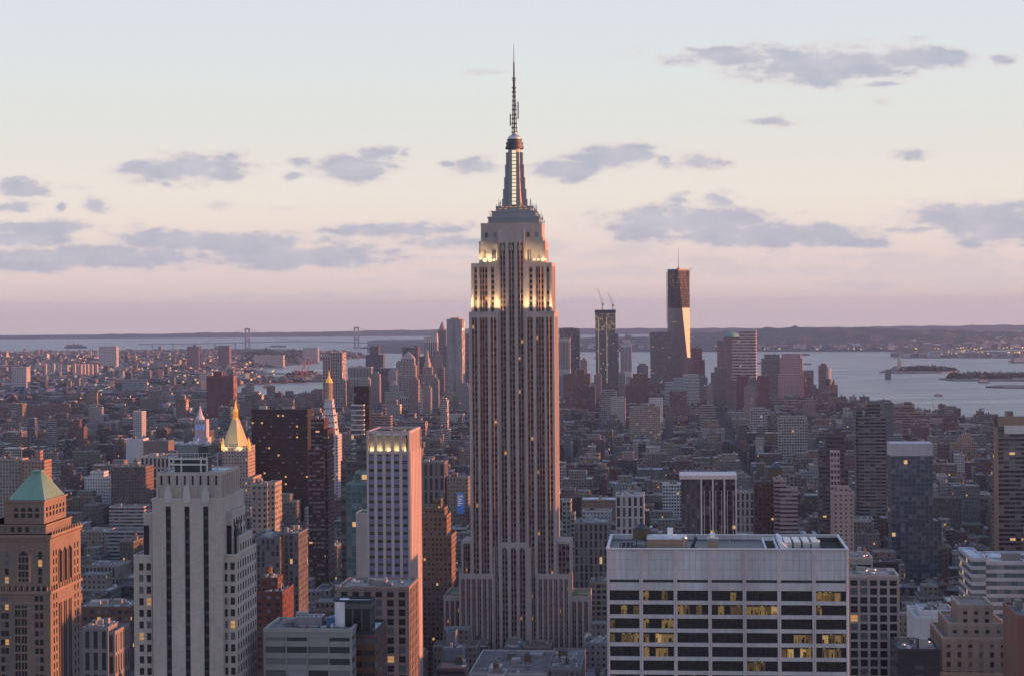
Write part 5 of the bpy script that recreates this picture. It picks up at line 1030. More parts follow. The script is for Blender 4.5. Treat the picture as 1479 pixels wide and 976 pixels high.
for (p0, p1, t, y, c, sty, lab) in ((536,548,540,4900,(.22,.20,.21),'fpunch','grey slab rising right of the windowless grey tower'),(548,561,546,5000,(.16,.14,.15),'fribbon','dark ribboned block left of the courthouse peak'),(572,581,524,5800,(.26,.25,.27),'fvert','thin ribbed tower left of the pointed pyramid tower'),
 (590,604,548,4400,(.20,.16,.15),'fpunch','brown block below the pointed pyramid tower'),(611,622,560,4500,(.26,.23,.23),'fpunch','beige block right of the white ribbed tower'),(622,633,548,4700,(.20,.18,.18),'fpunch','grey-brown block below the tiered civic tower'),(632,641,531,5200,(.18,.16,.17),'fribbon','dark narrow tower left of rippled steel tower base'),
 (661,677,556,4600,(.24,.22,.22),'fpunch','grey block tucked against central skyscraper on its left'),(668,679,520,6000,(.17,.15,.16),'fvert','dark ribbed tower against central skyscraper on its left'),(496,508,552,5000,(.17,.15,.15),'fpunch','brown block below the pink-edged slab'),(519,534,548,4700,(.27,.25,.25),'fpunch','pale brown block right of the thin black glass tower'),
 (561,572,536,5500,(.30,.29,.31),'fpunch','pale grey tower above the courthouse peak'),(636,646,578,3900,(.34,.32,.31),'fwide','cream loft below the brick base building'),(594,606,502,6900,(.18,.15,.16),'fribbon','far dark tower behind the pointed pyramid tower')):
    T('downtown_tower', lab, 'x', y, [(p0, p1, t, 0, 26), (p0+2, p1-2, t-3, 4, 16)], sty, col=c, cell=(4,4.5), equip=False); LM.pop()
# right of the centre
T('office_tower', 'black box office tower just right of the central skyscraper', 'the black box tower', 5800, [(808, 837, 475, 0, 44)], 'fcurtain', col=(.05,.05,.055), mat=M['fcurtain'])
T('office_tower', 'pale stone tower in front of black box tower', 'the pale stone tower', 5400, [(806, 823, 489, 0, 34)], 'fvert', col=(.36,.33,.33), cell=(4,100))
T('office_tower', 'large dark brown block with faint lit windows right of the central skyscraper', 'the large dark brown block', 4600, [(814, 852, 540, 0, 50), (826, 844, 534, 8, 20)], 'fpunch', col=(.13,.075,.065), mat=facade('dim_brown', None, .4, .45, lit=.05))
T('office_tower', 'dark brown shoulder tower beside the large dark brown block', 'the dark shoulder tower', 4550, [(848, 859, 558, 0, 30)], 'fpunch', col=(.12,.08,.07))
T('office_tower', 'pale slender tower with vertical ribs right of the unfinished tower', 'the pale slender ribbed tower', 5500, [(896, 912, 497, 0, 30), (899, 909, 491, 4, 20)], 'fvert', col=(.42,.41,.44), cell=(4,100))
T('office_tower', 'red-brown stepped brick telephone building left of glass box tower', 'the red-brown stepped building', 4700, [(903, 948, 556, 0, 44), (910, 940, 546, 4, 34), (914, 935, 540, 8, 24)], 'fpunch', col=(.14,.088,.082))
T('office_tower', 'grey-blue glass box tower standing left of the tallest tapering tower', 'the grey glass box tower', 5700, [(939, 970, 480, 0, 40)], mat=facade('grey_curtain', (.14,.14,.16), .9, .8, glass=(.08,.08,.095), lit=.004, vary=.06, blinds=.05, grough=.3), col=(.15,.15,.17))
T('office_building', 'white ribbon-windowed stepped office building below tallest tapering tower', 'the white ribboned stepped building', 4700, [(960, 986, 552, 2, 30), (986, 1010, 541, 0, 34), (973, 986, 546, 1, 32)], 'fribbon', col=(.40,.42,.45))
T('office_tower', 'brown office tower with sloped shoulders right of the tallest tapering tower', 'the brown sloped-shoulder tower', 6000, [(995, 1018, 520, 0, 40), (998, 1014, 503, 3, 34)], 'fpunch', col=(.22,.14,.13))
T('office_tower', 'brown office block at the foot of the tallest tapering tower', 'the brown foot block', 5500, [(985, 1001, 517, 0, 30)], 'fpunch', col=(.19,.13,.13))
T('brick_building', 'reddish open-floored block below the white ribboned stepped building', 'the reddish framed block', 4200, [(967, 992, 565, 0, 26)], 'fwide', col=(.19,.10,.09))
T('office_building', 'white residential block right of the red-brown stepped building', 'the white residential block', 3900, [(937, 957, 575, 0, 24)], 'fpunch', col=(.50,.48,.50))
T('office_building', 'broad beige loft building with warm lit crown below red-brown stepped building', 'the broad beige lit loft', 3500, [(909, 954, 588, 0, 40), (925, 946, 583, 8, 16)], 'fwide', col=(.28,.24,.20), mat=facade('beige_lit', None, .5, .5, lit=.05))
for (p0, p1, t, y, c, sty, lab) in ((858,868,541,5100,(.22,.18,.18),'fpunch','brown block left of the unfinished tower foot'),(893,903,538,5200,(.26,.25,.27),'fvert','grey ribbed block right of the unfinished tower foot'),(920,936,528,5900,(.20,.17,.17),'fpunch','grey-brown tower left of the grey glass box'),(838,848,520,5700,(.30,.26,.24),'fpunch','cream slab right of the pale stone tower'),
 (1010,1022,545,4900,(.20,.17,.18),'fribbon','dark ribboned block below the sloped-shoulder tower'),(1021,1030,556,4600,(.24,.22,.22),'fpunch','grey block left of the dark tower with white roof light'),(1050,1064,552,4500,(.15,.13,.14),'fpunch','dark block below the green-domed tower'),(1075,1090,560,4200,(.24,.20,.19),'fpunch','brown-grey block below the two red slabs'),
 (866,890,566,4300,(.25,.24,.24),'fwide','pale grey loft below the unfinished tower'),(882,903,576,4000,(.34,.32,.31),'fpunch','cream block below the pale slender ribbed tower'),(1160,1178,584,4300,(.24,.17,.15),'fpunch','brown brick block below the low grey glass block'),(1010,1034,588,3600,(.27,.25,.25),'fribbon','pale ribboned slab left of the riverside district'),
 (1084,1108,592,3400,(.33,.32,.33),'fwide','pale grid-fronted block below the red slab by pink granite tower'),(1124,1166,604,3000,(.31,.30,.29),'fwide','long pale loft slab in the right middle distance'),(960,972,590,3600,(.17,.15,.16),'fpunch','dark brown slab right of the broad beige loft')):
    T('downtown_tower', lab, 'x', y, [(p0, p1, t, 0, 26), (p0+3, p1-3, t-3, 4, 16)], sty, col=c, cell=(4,4.5), equip=False); LM.pop()
def domed():
    r, st, tp = T('domed_tower', 'brown granite office tower with green copper dome on the right skyline', 'the green-domed tower', 5900, [(1032, 1068, 530, -2, 44), (1036, 1068, 492, 0, 44), (1045, 1068, 487, 3, 38)], 'fpunch', col=(.20,.15,.15), cell=(4,5), equip=False)
    z, xa, xb, yo, d = tp; c = (xa+xb)/2; b = MB(); b.lathe(c, yo+d/2, [((xb-xa)/2*math.cos(t*math.pi/16), z+17*math.sin(t*math.pi/16)) for t in range(8)], 20); b.build('copper_dome', M['copper'], r)
domed()
T('office_tower', 'pink banded office tower with dark mechanical top on the right skyline', 'the pink banded tower', 5600, [(1068, 1091.5, 478, 0, 40), (1057, 1069, 491, 1, 40)], mat=facade('pink_bands', None, 1.0, .45, glass=(.06,.05,.05), blinds=.1, lit=.01), col=(.52,.34,.33), cell=(5,9), rot=6)
T('office_tower', 'dark tower with white roof light in front of green-domed tower', 'the dark tower with white roof light', 5000, [(1027, 1053, 538, 0, 34), (1034, 1050, 532, 4, 20)], 'fpunch', col=(.14,.12,.13))
T('brick_building', 'red brick apartment slab below the pink banded tower', 'the red slab below pink banded tower', 4700, [(1064, 1082, 543, 0, 20)], 'fpunch', col=(.17,.075,.07))
T('brick_building', 'red brick apartment slab left of the pink granite office tower', 'the red slab by pink granite tower', 4600, [(1094, 1111, 543, 0, 20)], 'fpunch', col=(.165,.075,.07))
T('office_tower', 'dark grey tower wedged between two red brick apartment towers', 'the dark wedged tower', 4500, [(1081, 1094, 548, 0, 20)], 'fpunch', col=(.15,.13,.14))
T('office_tower', 'pink granite office tower with dark window grid and sloping top on the right', 'the pink granite tower', 5300, [(1124, 1160, 540, -2, 46), (1126, 1159, 517, 0, 44), (1129, 1156, 511, 3, 36)], 'fpunch', col=(.46,.26,.25), cell=(5,6), rot=5, equip=False)
T('office_tower', 'grey stepped block with sloping shoulder left of the pink granite tower', 'the grey shoulder block', 5400, [(1100, 1126, 518, 0, 40), (1104, 1126, 512, 4, 34)], 'fribbon', col=(.19,.18,.20))
T('office_tower', 'low grey glass block right of the pink granite tower', 'the low grey glass block', 5300, [(1161, 1175, 535, 0, 30), (1161, 1179, 556, -2, 34)], 'fcurtain', col=(.22,.24,.26))
T('brick_building', 'long low pinkish building at the foot of the pink granite tower', 'the long low pinkish building', 4900, [(1118, 1190, 578, 0, 30)], 'fribbon', col=(.30,.19,.18))
r_, st_, tp_ = T('brown_tower', 'brown waterfront apartment tower with rounded glass corner at the river edge', 'the brown waterfront tower', 5200, [(1183, 1195, 528, 0, 30), (1193, 1210, 556, -2, 34), (1186, 1193, 525, 8, 14)], 'fpunch', col=(.21,.13,.125), equip=False)
q = MB(); q.lathe(st_.x(1195.5, 550, 8), 8, [(9.5, 0), (9.5, st_.z(1195, 531, 8))], 16, col=(.3,.3,.33)); q.build('round_corner', M['fribbon'], r_)
q = MB(); q.lathe(st_.x(1204, 556, 10), 8, [(5, st_.z(1204,556)), (4, st_.z(1204, 552)), (.3, st_.z(1204, 547))], 8); q.build('turret', M['brown'], r_)
T('office_building', 'long brown ribboned industrial building stepping down by the river on the right', 'the stepped ribboned building', 3600, [(1271, 1330, 596, 0, 60), (1288, 1321, 587, 6, 46), (1307, 1317, 581, 12, 16), (1266, 1343, 607, -4, 70), (1262, 1352, 620, -8, 80)], 'fribbon', col=(.24,.16,.14), cell=(6,5), equip=False)
T('office_building', 'pale slab of regular windows right of the stepped ribboned building', 'the pale regular slab', 3300, [(1315, 1346, 620, 0, 30)], 'fpunch', col=(.26,.24,.24))
T('apartment_building', 'tan stepped building with pink sunlit corner near the right river bank', 'the tan sunlit-corner building', 3000, [(1376, 1412, 640, 0, 30), (1390, 1402, 627, 6, 14), (1386, 1406, 633, 4, 22)], 'fpunch', col=(.34,.22,.17))
T('brick_building', 'dark red blocky building on the right river bank', 'the dark red blocky building', 3700, [(1363, 1379, 610, 0, 20), (1358, 1392, 617, -3, 26)], 'fpunch', col=(.14,.06,.055))
T('white_building', 'long low white building on the right river bank', 'the long low white building', 3500, [(1402, 1436, 630, 0, 40)], 'fwide', col=(.50,.50,.52))
T('white_building', 'white loft building with dark windows in the right middle distance', 'the white loft on the right', 2200, [(1376, 1402, 748, 0, 30)], 'fwide', col=(.50,.49,.50), cell=(5,5))
T('office_building', 'dark building with red rooftop stripe in the right middle distance', 'the building with red roof stripe', 1800, [(1388, 1424, 790, 0, 26)], 'fpunch', col=(.12,.12,.13), rcol=(.3,.05,.05))

# ------------------------------------------------------------------ tallest tower, half glazed
def tapering():
    Y = 5900; st = Site(963.5, 996, 391, Y, 1); r = empty('glass_skyscraper', (st.O[0], st.O[1], 0), -st.a); tag(r, 'tallest distant skyscraper, faceted glass below bare dark steel floors with thin mast', 'skyscraper'); LM.append((980, 420, 'the tallest tapering tower')); FOOT.append((*st.world(0, 34), 50, 50, st.a))
    zt = st.z(980, 391); zg = st.z(980, 445); H = st.w/2; B = 34.0; c = 0; cy = 34; zbase = 40
    sq = [(-B,-B),(B,-B),(B,B),(-B,B)]; rt = [(0,-B),(B,0),(0,B),(-B,0)]     # upper square turned 45 degrees
    g = MB()
    for k in range(4):
        a, b = sq[k], sq[(k+1)%4]; u = rt[k]; u2 = rt[(k+1)%4]
        A, Bv, U, U2 = ((a[0],a[1]+cy,zbase),(b[0],b[1]+cy,zbase),(u[0]*1.0,u[1]+cy,zt),(u2[0],u2[1]+cy,zt))
        f = (zg-zbase)/(zt-zbase); lerp = lambda p, q: tuple(p[i]+(q[i]-p[i])*f for i in range(3))
        p0, p1 = lerp(A, U), lerp(Bv, U); q1 = lerp(Bv, U2)
        g.face([A, Bv, p1, p0], 0, uv=[(0,0),(16,0),(16-8*f,80),(8*f,80)], col=(.2,.2,.22)); g.face([Bv, q1, p1], 0, uv=[(0,0),(8,80),(0,80)], col=(.2,.2,.22))
        g.face([p0, p1, U], 1, uv=[(0,0),(9,0),(4.5,14)], col=(.08,.06,.06)); g.face([p1, q1, U2, U], 1, uv=[(0,0),(8,0),(16,14),(0,14)], col=(.08,.06,.06))
    g.box(-B, B, cy-B, cy+B, 0, zbase, 0)
    glass = facade('mirror_glass', (.15,.13,.14), .95, .9, glass=(.12,.105,.115), lit=.003, rough=.4, grough=.42, gspec=1.0, vary=.05, blinds=.02); gp = glass.node_tree.nodes['Principled BSDF']; gp.inputs['Metallic'].default_value = .75; gp.inputs['Roughness'].default_value = .3
    g.build('wall', [glass, facade('bare_steel', (.035,.025,.025), .6, .6, glass=(.02,.018,.02), grough=.7, lit=.05, vary=.1, blinds=.08)], r)
    t = MB(); t.hull([(x*1.02, y*1.02+cy) for x, y in rt], [(x*1.02, y*1.02+cy) for x, y in rt], zt, zt+5); t.build('roof', M['darkmetal'], r)
    m = MB(); m.lathe(0, cy, [(6, zt+5), (5, zt+9), (2, zt+10)], 10); m.bar((0,cy,zt+9), (0,cy,st.z(980,359,cy)), 1.3, r2=.5); m.build('mast', M['orange'], r)
    for sx, x in ((1, 26), (1, 20)): m = MB(); m.bar((x+8,cy-8,zt-18),(x+8,cy-8,zt-5),.8); m.bar((x+8,cy-8,zt-6),(x+18,cy-8,zt+10),.6); m.build('hoist', M['darkmetal'], r)
    m = MB()
    for i in range(26): z = 230+i*6.2; m.box(-B-4.5, -B-.5, cy-4, cy+4, z, z+2.4, bottom=True)
    m.bar((-B-2.5, cy, 100), (-B-2.5, cy, zt-3), .9); m.build('hoist_rail', M['darkmetal'], r)
tapering()
def unfinished():
    r, st, tp = T('unfinished_tower', 'unfinished office tower with rows of bare work lights and roof cranes', 'the tower under construction', 5500, [(860.5, 893, 482, 0, 40), (860, 888, 449, 3, 36)], col=(.22,.24,.27), mat=facade('worksite_glass', (.11,.12,.14), .8, .85, glass=(.05,.06,.075), lit=.015, grough=.2, vary=.06, blinds=.03, litcol=(1,.85,.5), litstr=.13), style='fcurtain', equip=False)
    z, xa, xb, yo, d = tp; m = plain('work_light', (1,.78,.4), .5, emit=.1)
    dk = MB(); zl = st.z(874, 478, 3); dk.box(xa-1, xb+1, yo-1.2, yo+d+1, zl, z+.5, bottom=True); dk.build('bare_frame', facade('bare_frame', (.09,.08,.085), .5, .55, glass=(.04,.035,.03), lit=.38, litcol=(1,.72,.35), litstr=.2), r)
    dk = MB(); dk.ring(xa-2, xb+2, yo-2, yo+d+2, z-6, z+3, 1.2); dk.build('safety_screen', plain('navy_netting', (.04,.05,.09), .9), r)
    for k, px in enumerate((864.5, 876.5)):
        b = MB()
        x = st.x(px, 500, -.5)
        for j in range(30): b.box(x-1, x+1, -1.0, -.5, 60+j*6.3, 63+j*6.3, bottom=True)
        b.build('work_light_strip', m, r)
    for (bx_, by_, mx, my, jx, jy) in ((870, 447, 872, 440, 863, 416), (885, 447, 884, 441, 878, 423)):
        c = empty('tower_crane', (*st.world(st.x(bx_, 447, 18), 18), z), -st.a); tag(c, '%s crane on the roof of the unfinished tower with rows of bare lights' % ('left' if bx_ == 870 else 'right'), 'crane', 'tower cranes on the unfinished tower')
        b = MB(); dz = st.z(mx, my, 18)-z; dx = st.x(mx, my, 18)-st.x(bx_, 447, 18); jz = st.z(jx, jy, 18)-z; jxx = st.x(jx, jy, 18)-st.x(bx_, 447, 18)
        b.bar((0,0,0), (0,0,dz), 1.3); b.build('crane_mast', M['darkmetal'], c); b = MB(); b.bar((0,0,dz), (jxx,0,jz), .9, r2=.5); b.build('jib', M['orange'], c)
        b = MB(); b.box(-2, 4, -2, 2, dz-1, dz+2.5); b.bar((3,0,dz+2),(2,0,dz+12),.5); b.build('cab', M['darkmetal'], c); b = MB(); b.bar((2,0,dz+12),(jxx,0,jz),.25); b.build('stay_cable', M['darkmetal'], c)
unfinished()

# ------------------------------------------------------------------ the low city: blocks of walk-ups and lofts
def inpoly(x, y, P):
    c = False; j = len(P)-1
    for i in range(len(P)):
        if (P[i][1] > y) != (P[j][1] > y) and x < (P[j][0]-P[i][0])*(y-P[i][1])/(P[j][1]-P[i][1])+P[i][0]: c = not c
        j = i
    return c
def blocked(x, y, hw, hd):
    for (cx, cy, a, b, ang) in FOOT:
        dx, dy = x-cx, y-cy
        if abs(dx) > 120 or abs(dy) > 120: continue
        u_ = dx*math.cos(ang)-dy*math.sin(ang); v_ = dx*math.sin(ang)+dy*math.cos(ang)
        if abs(u_) < a+hw and abs(v_) < b+hd: return True
    return False
WALLS = [((.17,.15,.135),'grey-brown'),((.24,.21,.185),'beige'),((.13,.10,.09),'brown brick'),((.13,.07,.06),'red brick'),((.10,.095,.10),'dark grey'),((.38,.37,.375),'pale grey'),((.46,.455,.46),'white'),((.26,.19,.145),'tan brick'),((.20,.195,.20),'grey'),((.17,.20,.21),'bluish grey')]
WW = [17,14,12,9,13,11,9,9,14,4]
ROOFS = [((.07,.07,.075),'dark'),((.13,.13,.135),'grey'),((.24,.24,.25),'light grey'),((.52,.53,.57),'pale'),((.14,.11,.10),'brown'),((.10,.17,.15),'greenish')]
RW = [26,24,20,22,7,2]
PARKS = []
for (px, py, w_, d_) in ((224,640,32,420),(960,667,44,170),(1052,664,34,170),(1085,640,24,150),(830,640,18,120),(900,672,14,90),(1330,700,18,60),(300,660,16,90)):
    x, y = GP(px, py); PARKS.append((x, y, w_/F*y*.5*1.0, d_*.5))
def park(x, y): return any(abs(x-a) < c and abs(y-b) < d for a, b, c, d in PARKS)
rnd = random.Random(42); BL = []
ca, sa = math.cos(GA), math.sin(GA)
def g2w(b_, a_): return (b_*ca+a_*sa, -b_*sa+a_*ca)
a_ = 760.0
while a_ < 5600:
    b0 = -2600.0 + 13
    while b0 < 2200:
        bwid = 240.0; cxw, cyw = g2w(b0+bwid/2, a_+30)
        west = cxw > .285*cyw+170
        if cyw > 600 and abs(cxw) < .285*cyw+170+(900 if cxw > 0 and cyw < 3200 else 0):
            far = cyw > 3300
            for row in (0, 1):
                x = b0
                while x < b0+bwid-8:
                    lw = rnd.choice((9,12,15,18,22,28,36)) if not far else rnd.choice((14,18,24,30,42)); lw = min(lw, b0+bwid-x); end = x < b0+32 or x+lw > b0+bwid-32
                    d = 29 if rnd.random() < .6 else rnd.uniform(20, 29); ax = a_+row*31+(29-d if row else 0)
                    wx, wy = g2w(x+lw/2, ax+d/2)
                    if cyw < 1500: h = rnd.uniform(30, 62)*(1.25 if end else 1)
                    elif cyw < 2500: h = rnd.choice((18,22,26,32,38,44,52,60))*rnd.uniform(.85,1.15)*(1.2 if end else 1)
                    elif cyw < 3600: h = rnd.choice((14,16,18,20,24,30,38,48))*rnd.uniform(.85,1.15)*(1.15 if end else 1)
                    else: h = rnd.choice((12,15,17,18,20,24,30,36))*rnd.uniform(.85,1.2)
                    if rnd.random() < .02 and cyw > 2900: h *= 1.9
                    if cyw < 2900: h = min(h, 72)
                    if rnd.random() < .02: x += lw; continue
                    if west: h = rnd.uniform(30, 78) if cyw < 2200 else rnd.uniform(18, 45)
                    px = PX(wx, wy, h)[0]
                    # keep sight lines the photograph has open
                    lim = 0
                    if wy < 1290: lim = 930 if 630 < px < 860 else 850 if px < 630 else 800
                    elif wy < 1420 and 985 < px < 1160: lim = 778
                    if lim:
                        hm = ZP(px, lim, wy)
                        if hm < 12: x += lw; continue
                        h = min(h, hm)
                    if inpoly(wx, wy, P_MAN) and not blocked(wx, wy, lw/2, d/2) and not park(wx, wy): BL.append((wx, wy, lw, d, h, far))
                    x += lw
        b0 += bwid+30
    a_ += 80
# coarse visibility from the street-level record: which ones can be seen, and how large
FW, FH_ = 370, 244; zb = np.zeros((FH_, FW), bool); sc4 = 4.0
def rect_of(wx, wy, lw, d, h):
    p0 = PX(wx-lw/2, wy, h); p1 = PX(wx+lw/2, wy, h); pb = PX(wx, wy-d/2, 0); pt = PX(wx, wy+d/2, h); return p0[0], min(p0[1], pt[1]), p1[0], pb[1]
HERO = []
for o in COL.objects:
    if o.parent is None and o.get('category') and o.type == 'EMPTY': pass
items = [(wy, rect_of(wx, wy, lw, d, h), i) for i, (wx, wy, lw, d, h, far) in enumerate(BL)]
for (cx, cy, a, b, ang), (px, py, ph) in []: pass
for (x0, y0, x1, y1, Yh) in ((876,780,1226,976,546),(193,700,368,976,585),(0,722,105,976,665),(677,452,808,976,1280),(663,830,823,976,1279),(383,900,540,976,600),(487,850,600,976,850),(531,622,603,976,1000),(363,592,444,800,2050),(445,640,486,880,1450),(1228,835,1300,976,720),(1360,910,1458,976,700),(1301,754,1360,976,1500),(1287,657,1347,976,1501),(1240,600,1280,800,1900),(1403,810,1479,976,950),(1440,600,1479,976,1400),(604,740,652,900,1350),(985,694,1063,780,1400),(1089,695,1152,780,1400),(499,690,531,860,1100)):
    items.append((Yh, (x0, y0, x1, y1), -1))
items.sort(); vis = {}
for wy, (x0, y0, x1, y1), i in items:
    a, b, c, d = int(max(0, x0/sc4)), int(max(0, y0/sc4)), int(min(FW, x1/sc4+1)), int(min(FH_, y1/sc4+1))
    if c <= a or d <= b: continue
    sub = zb[b:d, a:c]; n = int((~sub).sum()); sub[:] = True
    if i >= 0: vis[i] = n*min(1.0, (x1-x0)/sc4/max(1, c-a))
seen = sorted([i for i in vis if vis[i] > 0], key=lambda i: -vis[i])
indiv = [i for i in seen if 4 < PX(BL[i][0], BL[i][1], BL[i][4])[0] < 1475 and PX(BL[i][0], BL[i][1], BL[i][4])[1] < 970][:300]; iset = set(indiv)
def addbuilding(mw, b, local=False, parts=None):
    wx, wy, lw, d, h, far = b; mw.T = None if local else (wx, wy, ca, -sa)
    wi = rnd.choices(range(len(WALLS)), WW)[0]; ri = rnd.choices(range(len(ROOFS)), RW)[0]; v = rnd.uniform(.75, 1.2); wc = tuple(c*v*.72 for c in WALLS[wi][0]); rc = tuple(c*rnd.uniform(.8, 1.15) for c in ROOFS[ri][0])
    mi = rnd.choices((0, 1, 2, 3), (60, 8, 17, 15))[0]; cell = (rnd.uniform(2.4, 3.6), rnd.uniform(3.3, 4.1)); s = -d/2
    mw.box(-lw/2+.02, lw/2-.02, -d/2, d/2, 0, h, mi, 4, col=wc, tcol=rc, cell=cell)
    rf = parts if parts is not None else mw; m5 = 0 if parts is not None else 5; t = .4
    cc = tuple(min(.55, c*1.3+.02) for c in wc)
    for (x0, x1, y0, y1) in ((-lw/2-.05, lw/2+.05, -d/2-.25, -d/2+t), (-lw/2, lw/2, d/2-t, d/2)): rf.box(x0, x1, y0, y1, h-.2, h+.9, m5, col=cc)
    for x0 in (-lw/2+.01, lw/2-t-.01): rf.box(x0, x0+t, -d/2+t, d/2-t, h-.2, h+.85, m5, col=cc)
    return WALLS[wi][1], ROOFS[ri][1], lw, d, h
def roofstuff(mb, lw, d, h, m5, ro=None):
    def put(nm, *q, col):
        if mb: mb.box(*q, m5, col=col)
        else: e = MB(); e.box(*q, m5, col=col); e.build(nm, M['attr'], ro)
    g = rnd.uniform(.08, .25)
    if rnd.random() < .85: a, b = rnd.uniform(-.3, .2)*lw, rnd.uniform(-.3, .2)*d; w2, d2, h2 = rnd.uniform(2.5, 5), rnd.uniform(3, 6), rnd.uniform(2.4, 4.5); put('bulkhead', a, min(a+w2, lw/2-.5), b, b+d2, h+.02, h+h2, col=(g*1.05, g*.95, g*.88))
    for _ in range(rnd.randint(1, 3)):
        g = rnd.uniform(.12, .6); a, b = rnd.uniform(-.42, .36)*lw, rnd.uniform(-.42, .38)*d; q = rnd.uniform(.8, 2.4); put('air_unit', a, a+q, b, b+q, h+.02, h+rnd.uniform(.8, 2.0), col=(g, g, g*1.03))
FM = [M['fpunch'], M['fribbon'], M['fwide'], M['fvert'], M['roof'], M['attr']]
from collections import defaultdict
recs = []
for i in indiv:
    b = BL[i]; wx, wy, lw, d, h, far = b; root = empty('low_rise_building', (wx, wy, 0), -GA); mw = MB(); pr = MB(); wn, rn, *_ = addbuilding(mw, b, True, pr); mw.build('wall', FM, root); 
    rr = MB(); rr.box(-lw/2+.45, lw/2-.45, -d/2+.45, d/2-.45, h-.1, h+.12, 0, col=tuple(rnd.uniform(.9,1.1)*c for c in dict((n, c) for c, n in ROOFS)[rn])); ro = rr.build('roof', M['roof'], root); pr.build('parapet', M['attr'], root)
    roofstuff(None, lw, d, h, 0, ro)
    tk = False
    if h > 22 and lw > 10 and rnd.random() < .5: tank(root, rnd.uniform(-.3, .3)*lw, rnd.uniform(-.2, .3)*d, h, 1.8, 3.0); tk = True
    if h > 38 and lw > 15 and rnd.random() < .5: e = MB(); e.box(-lw*.3, lw*.3, -d*.2, d*.4, h, h+rnd.uniform(5, 11), 0, 4, col=(.2,.17,.15), tcol=(.15,.15,.15)); e.build('penthouse', FM, root)
    px, py = PX(wx, wy, h); recs.append([root, px, py, wn, rn, tk, lw, h, wy])
# one label per building: what it looks like, then which landmark it stands by and how far along
grp = defaultdict(list)
for r in recs:
    best = min(((px-r[1])**2+((py+25)-r[2])**2*1.3, px, s) for px, py, s in LM if 'out of view' not in s and 'number' not in s); side = 'left of' if r[1] < best[1] else 'right of'
    grp[(best[2], side, r[3])].append(r)
ORD = ['nearest','second nearest','third nearest','fourth nearest','fifth nearest','sixth nearest','seventh nearest','eighth nearest','ninth nearest','tenth nearest','eleventh nearest','twelfth nearest','thirteenth nearest','fourteenth nearest','fifteenth nearest','sixteenth nearest']
for (lm, side, wn), rs in grp.items():
    cxl = [p[0] for p in LM if p[2] == lm][0]; rs.sort(key=lambda r: abs(r[1]-cxl))
    for k, r in enumerate(rs):
        kind = 'loft' if r[6] > 20 else 'walk-up' if r[7] < 26 else 'mid-rise'; first = '%s %s%s' % (wn, kind, ' with tank' if r[5] else ''); o = '' if len(rs) == 1 else ', %s' % ORD[min(k, 15)]
        tag(r[0], '%s, %s roof, %s %s%s' % (first, r[4], side, lm, o), 'building', 'low-rise city buildings between the towers')
        if len(r[0]['label'].split()) > 16: r[0]['label'] = '%s %s %s%s' % (wn, kind, side, lm, o) if False else '%s %s, %s %s%s' % (wn, kind, side, lm, o)
mw = MB(); ntk = 0
for i, b in enumerate(BL):
    if i in iset: continue
    if i not in vis and b[1] > 900 and rnd.random() < .3: pass
    wn, rn, lw, d, h = addbuilding(mw, b); roofstuff(mw, lw, d, h, 5)
    if h > 20 and rnd.random() < .35: x, y = rnd.uniform(-.3, .3)*lw, rnd.uniform(-.3, .3)*d; mw.lathe(x, y, [(1.8, h+2.2), (1.7, h+5.2), (.2, h+6.6)], 7, 5, col=(.10,.075,.06)); mw.box(x-1, x+1, y-1, y+1, h, h+2.2, 5, col=(.05,.05,.05))
mw.T = None; o = mw.build('low_rise_buildings', FM); tag(o, 'dense mass of low-rise roofs and walls filling the streets between the towers', 'buildings', kind='stuff')

# ------------------------------------------------------------------ far borough across the river
mw = MB(); rnd = random.Random(77); nb = 0; tries = 0
while nb < 11000 and tries < 90000:
    tries += 1; py = 506+72*rnd.random()**1.0; px = rnd.uniform(-20, 560); x, y = GP(px, py)
    if not inpoly(x, y, P_BK) or (205 < px < 300 and 555 < py < 563) or (200 < px < 265 and 533 < py < 541) or (340 < px < 445 and 539 < py < 548): continue
    den = .25 if px > 340 else 1
    if rnd.random() > den: continue
    L, Dp, h = rnd.choice((10,12,14,16,20,26,40,60))*rnd.uniform(.8,1.2), rnd.uniform(12, 30), rnd.choice((7,8,9,10,11,12,14,18))*rnd.uniform(.8,1.2)
    if rnd.random() < .012: h = rnd.uniform(25, 50); L = rnd.uniform(14, 26)
    wi = rnd.choices(range(len(WALLS)), WW)[0]; c = WALLS[wi][0]; a = rnd.choice((-.09,-.09,.35,-.3)); mw.T = (x, y, math.cos(a), math.sin(a)); mw.box(-L/2, L/2, -Dp/2, Dp/2, 3, 3+h, 0, 1, col=tuple(q*.8 for q in c), tcol=tuple(q*rnd.uniform(.9,1.1) for q in ROOFS[rnd.choices(range(6), RW)[0]][0]), cell=(4,4)); nb += 1
mw.T = None; tag(mw.build('far_borough_buildings', [M['fsmall'], M['attr']]), 'hazy carpet of small houses and warehouses across the river on the left', 'buildings', kind='stuff')
FARG = [('wide pale hospital-like slab standing up from the far borough near the water', (143,168,500), 9500, (.42,.38,.38)),('dark brown slab pair of the far borough, left one near the bay', (270,287,500), 9300, (.20,.13,.13)),('dark brown slab of the far borough below the left bridge tower', (315,331,499), 9300, (.20,.13,.13)),
 ('large grey factory-like block in the middle of the far borough', (176,208,548), 6300, (.24,.23,.25)),('pale tall stone tower behind the suspension bridge tower', (17,38,530), 6500, (.38,.34,.34)),('white-topped slab left behind the suspension bridge', (18,25,530), 6700, (.48,.46,.48)),('cream block beside the dark red tower', (288,306,538), 6600, (.42,.36,.32)),('long cream terminal building across the bay left of pink-edged slab', (367,409,513), 9800, (.46,.38,.34)),('pale warehouse block on the far bay shore', (437,459,502), 11000, (.4,.35,.34)),('white housing block at the end of the cream terminal', (334,353,540), 7500, (.44,.40,.38))]
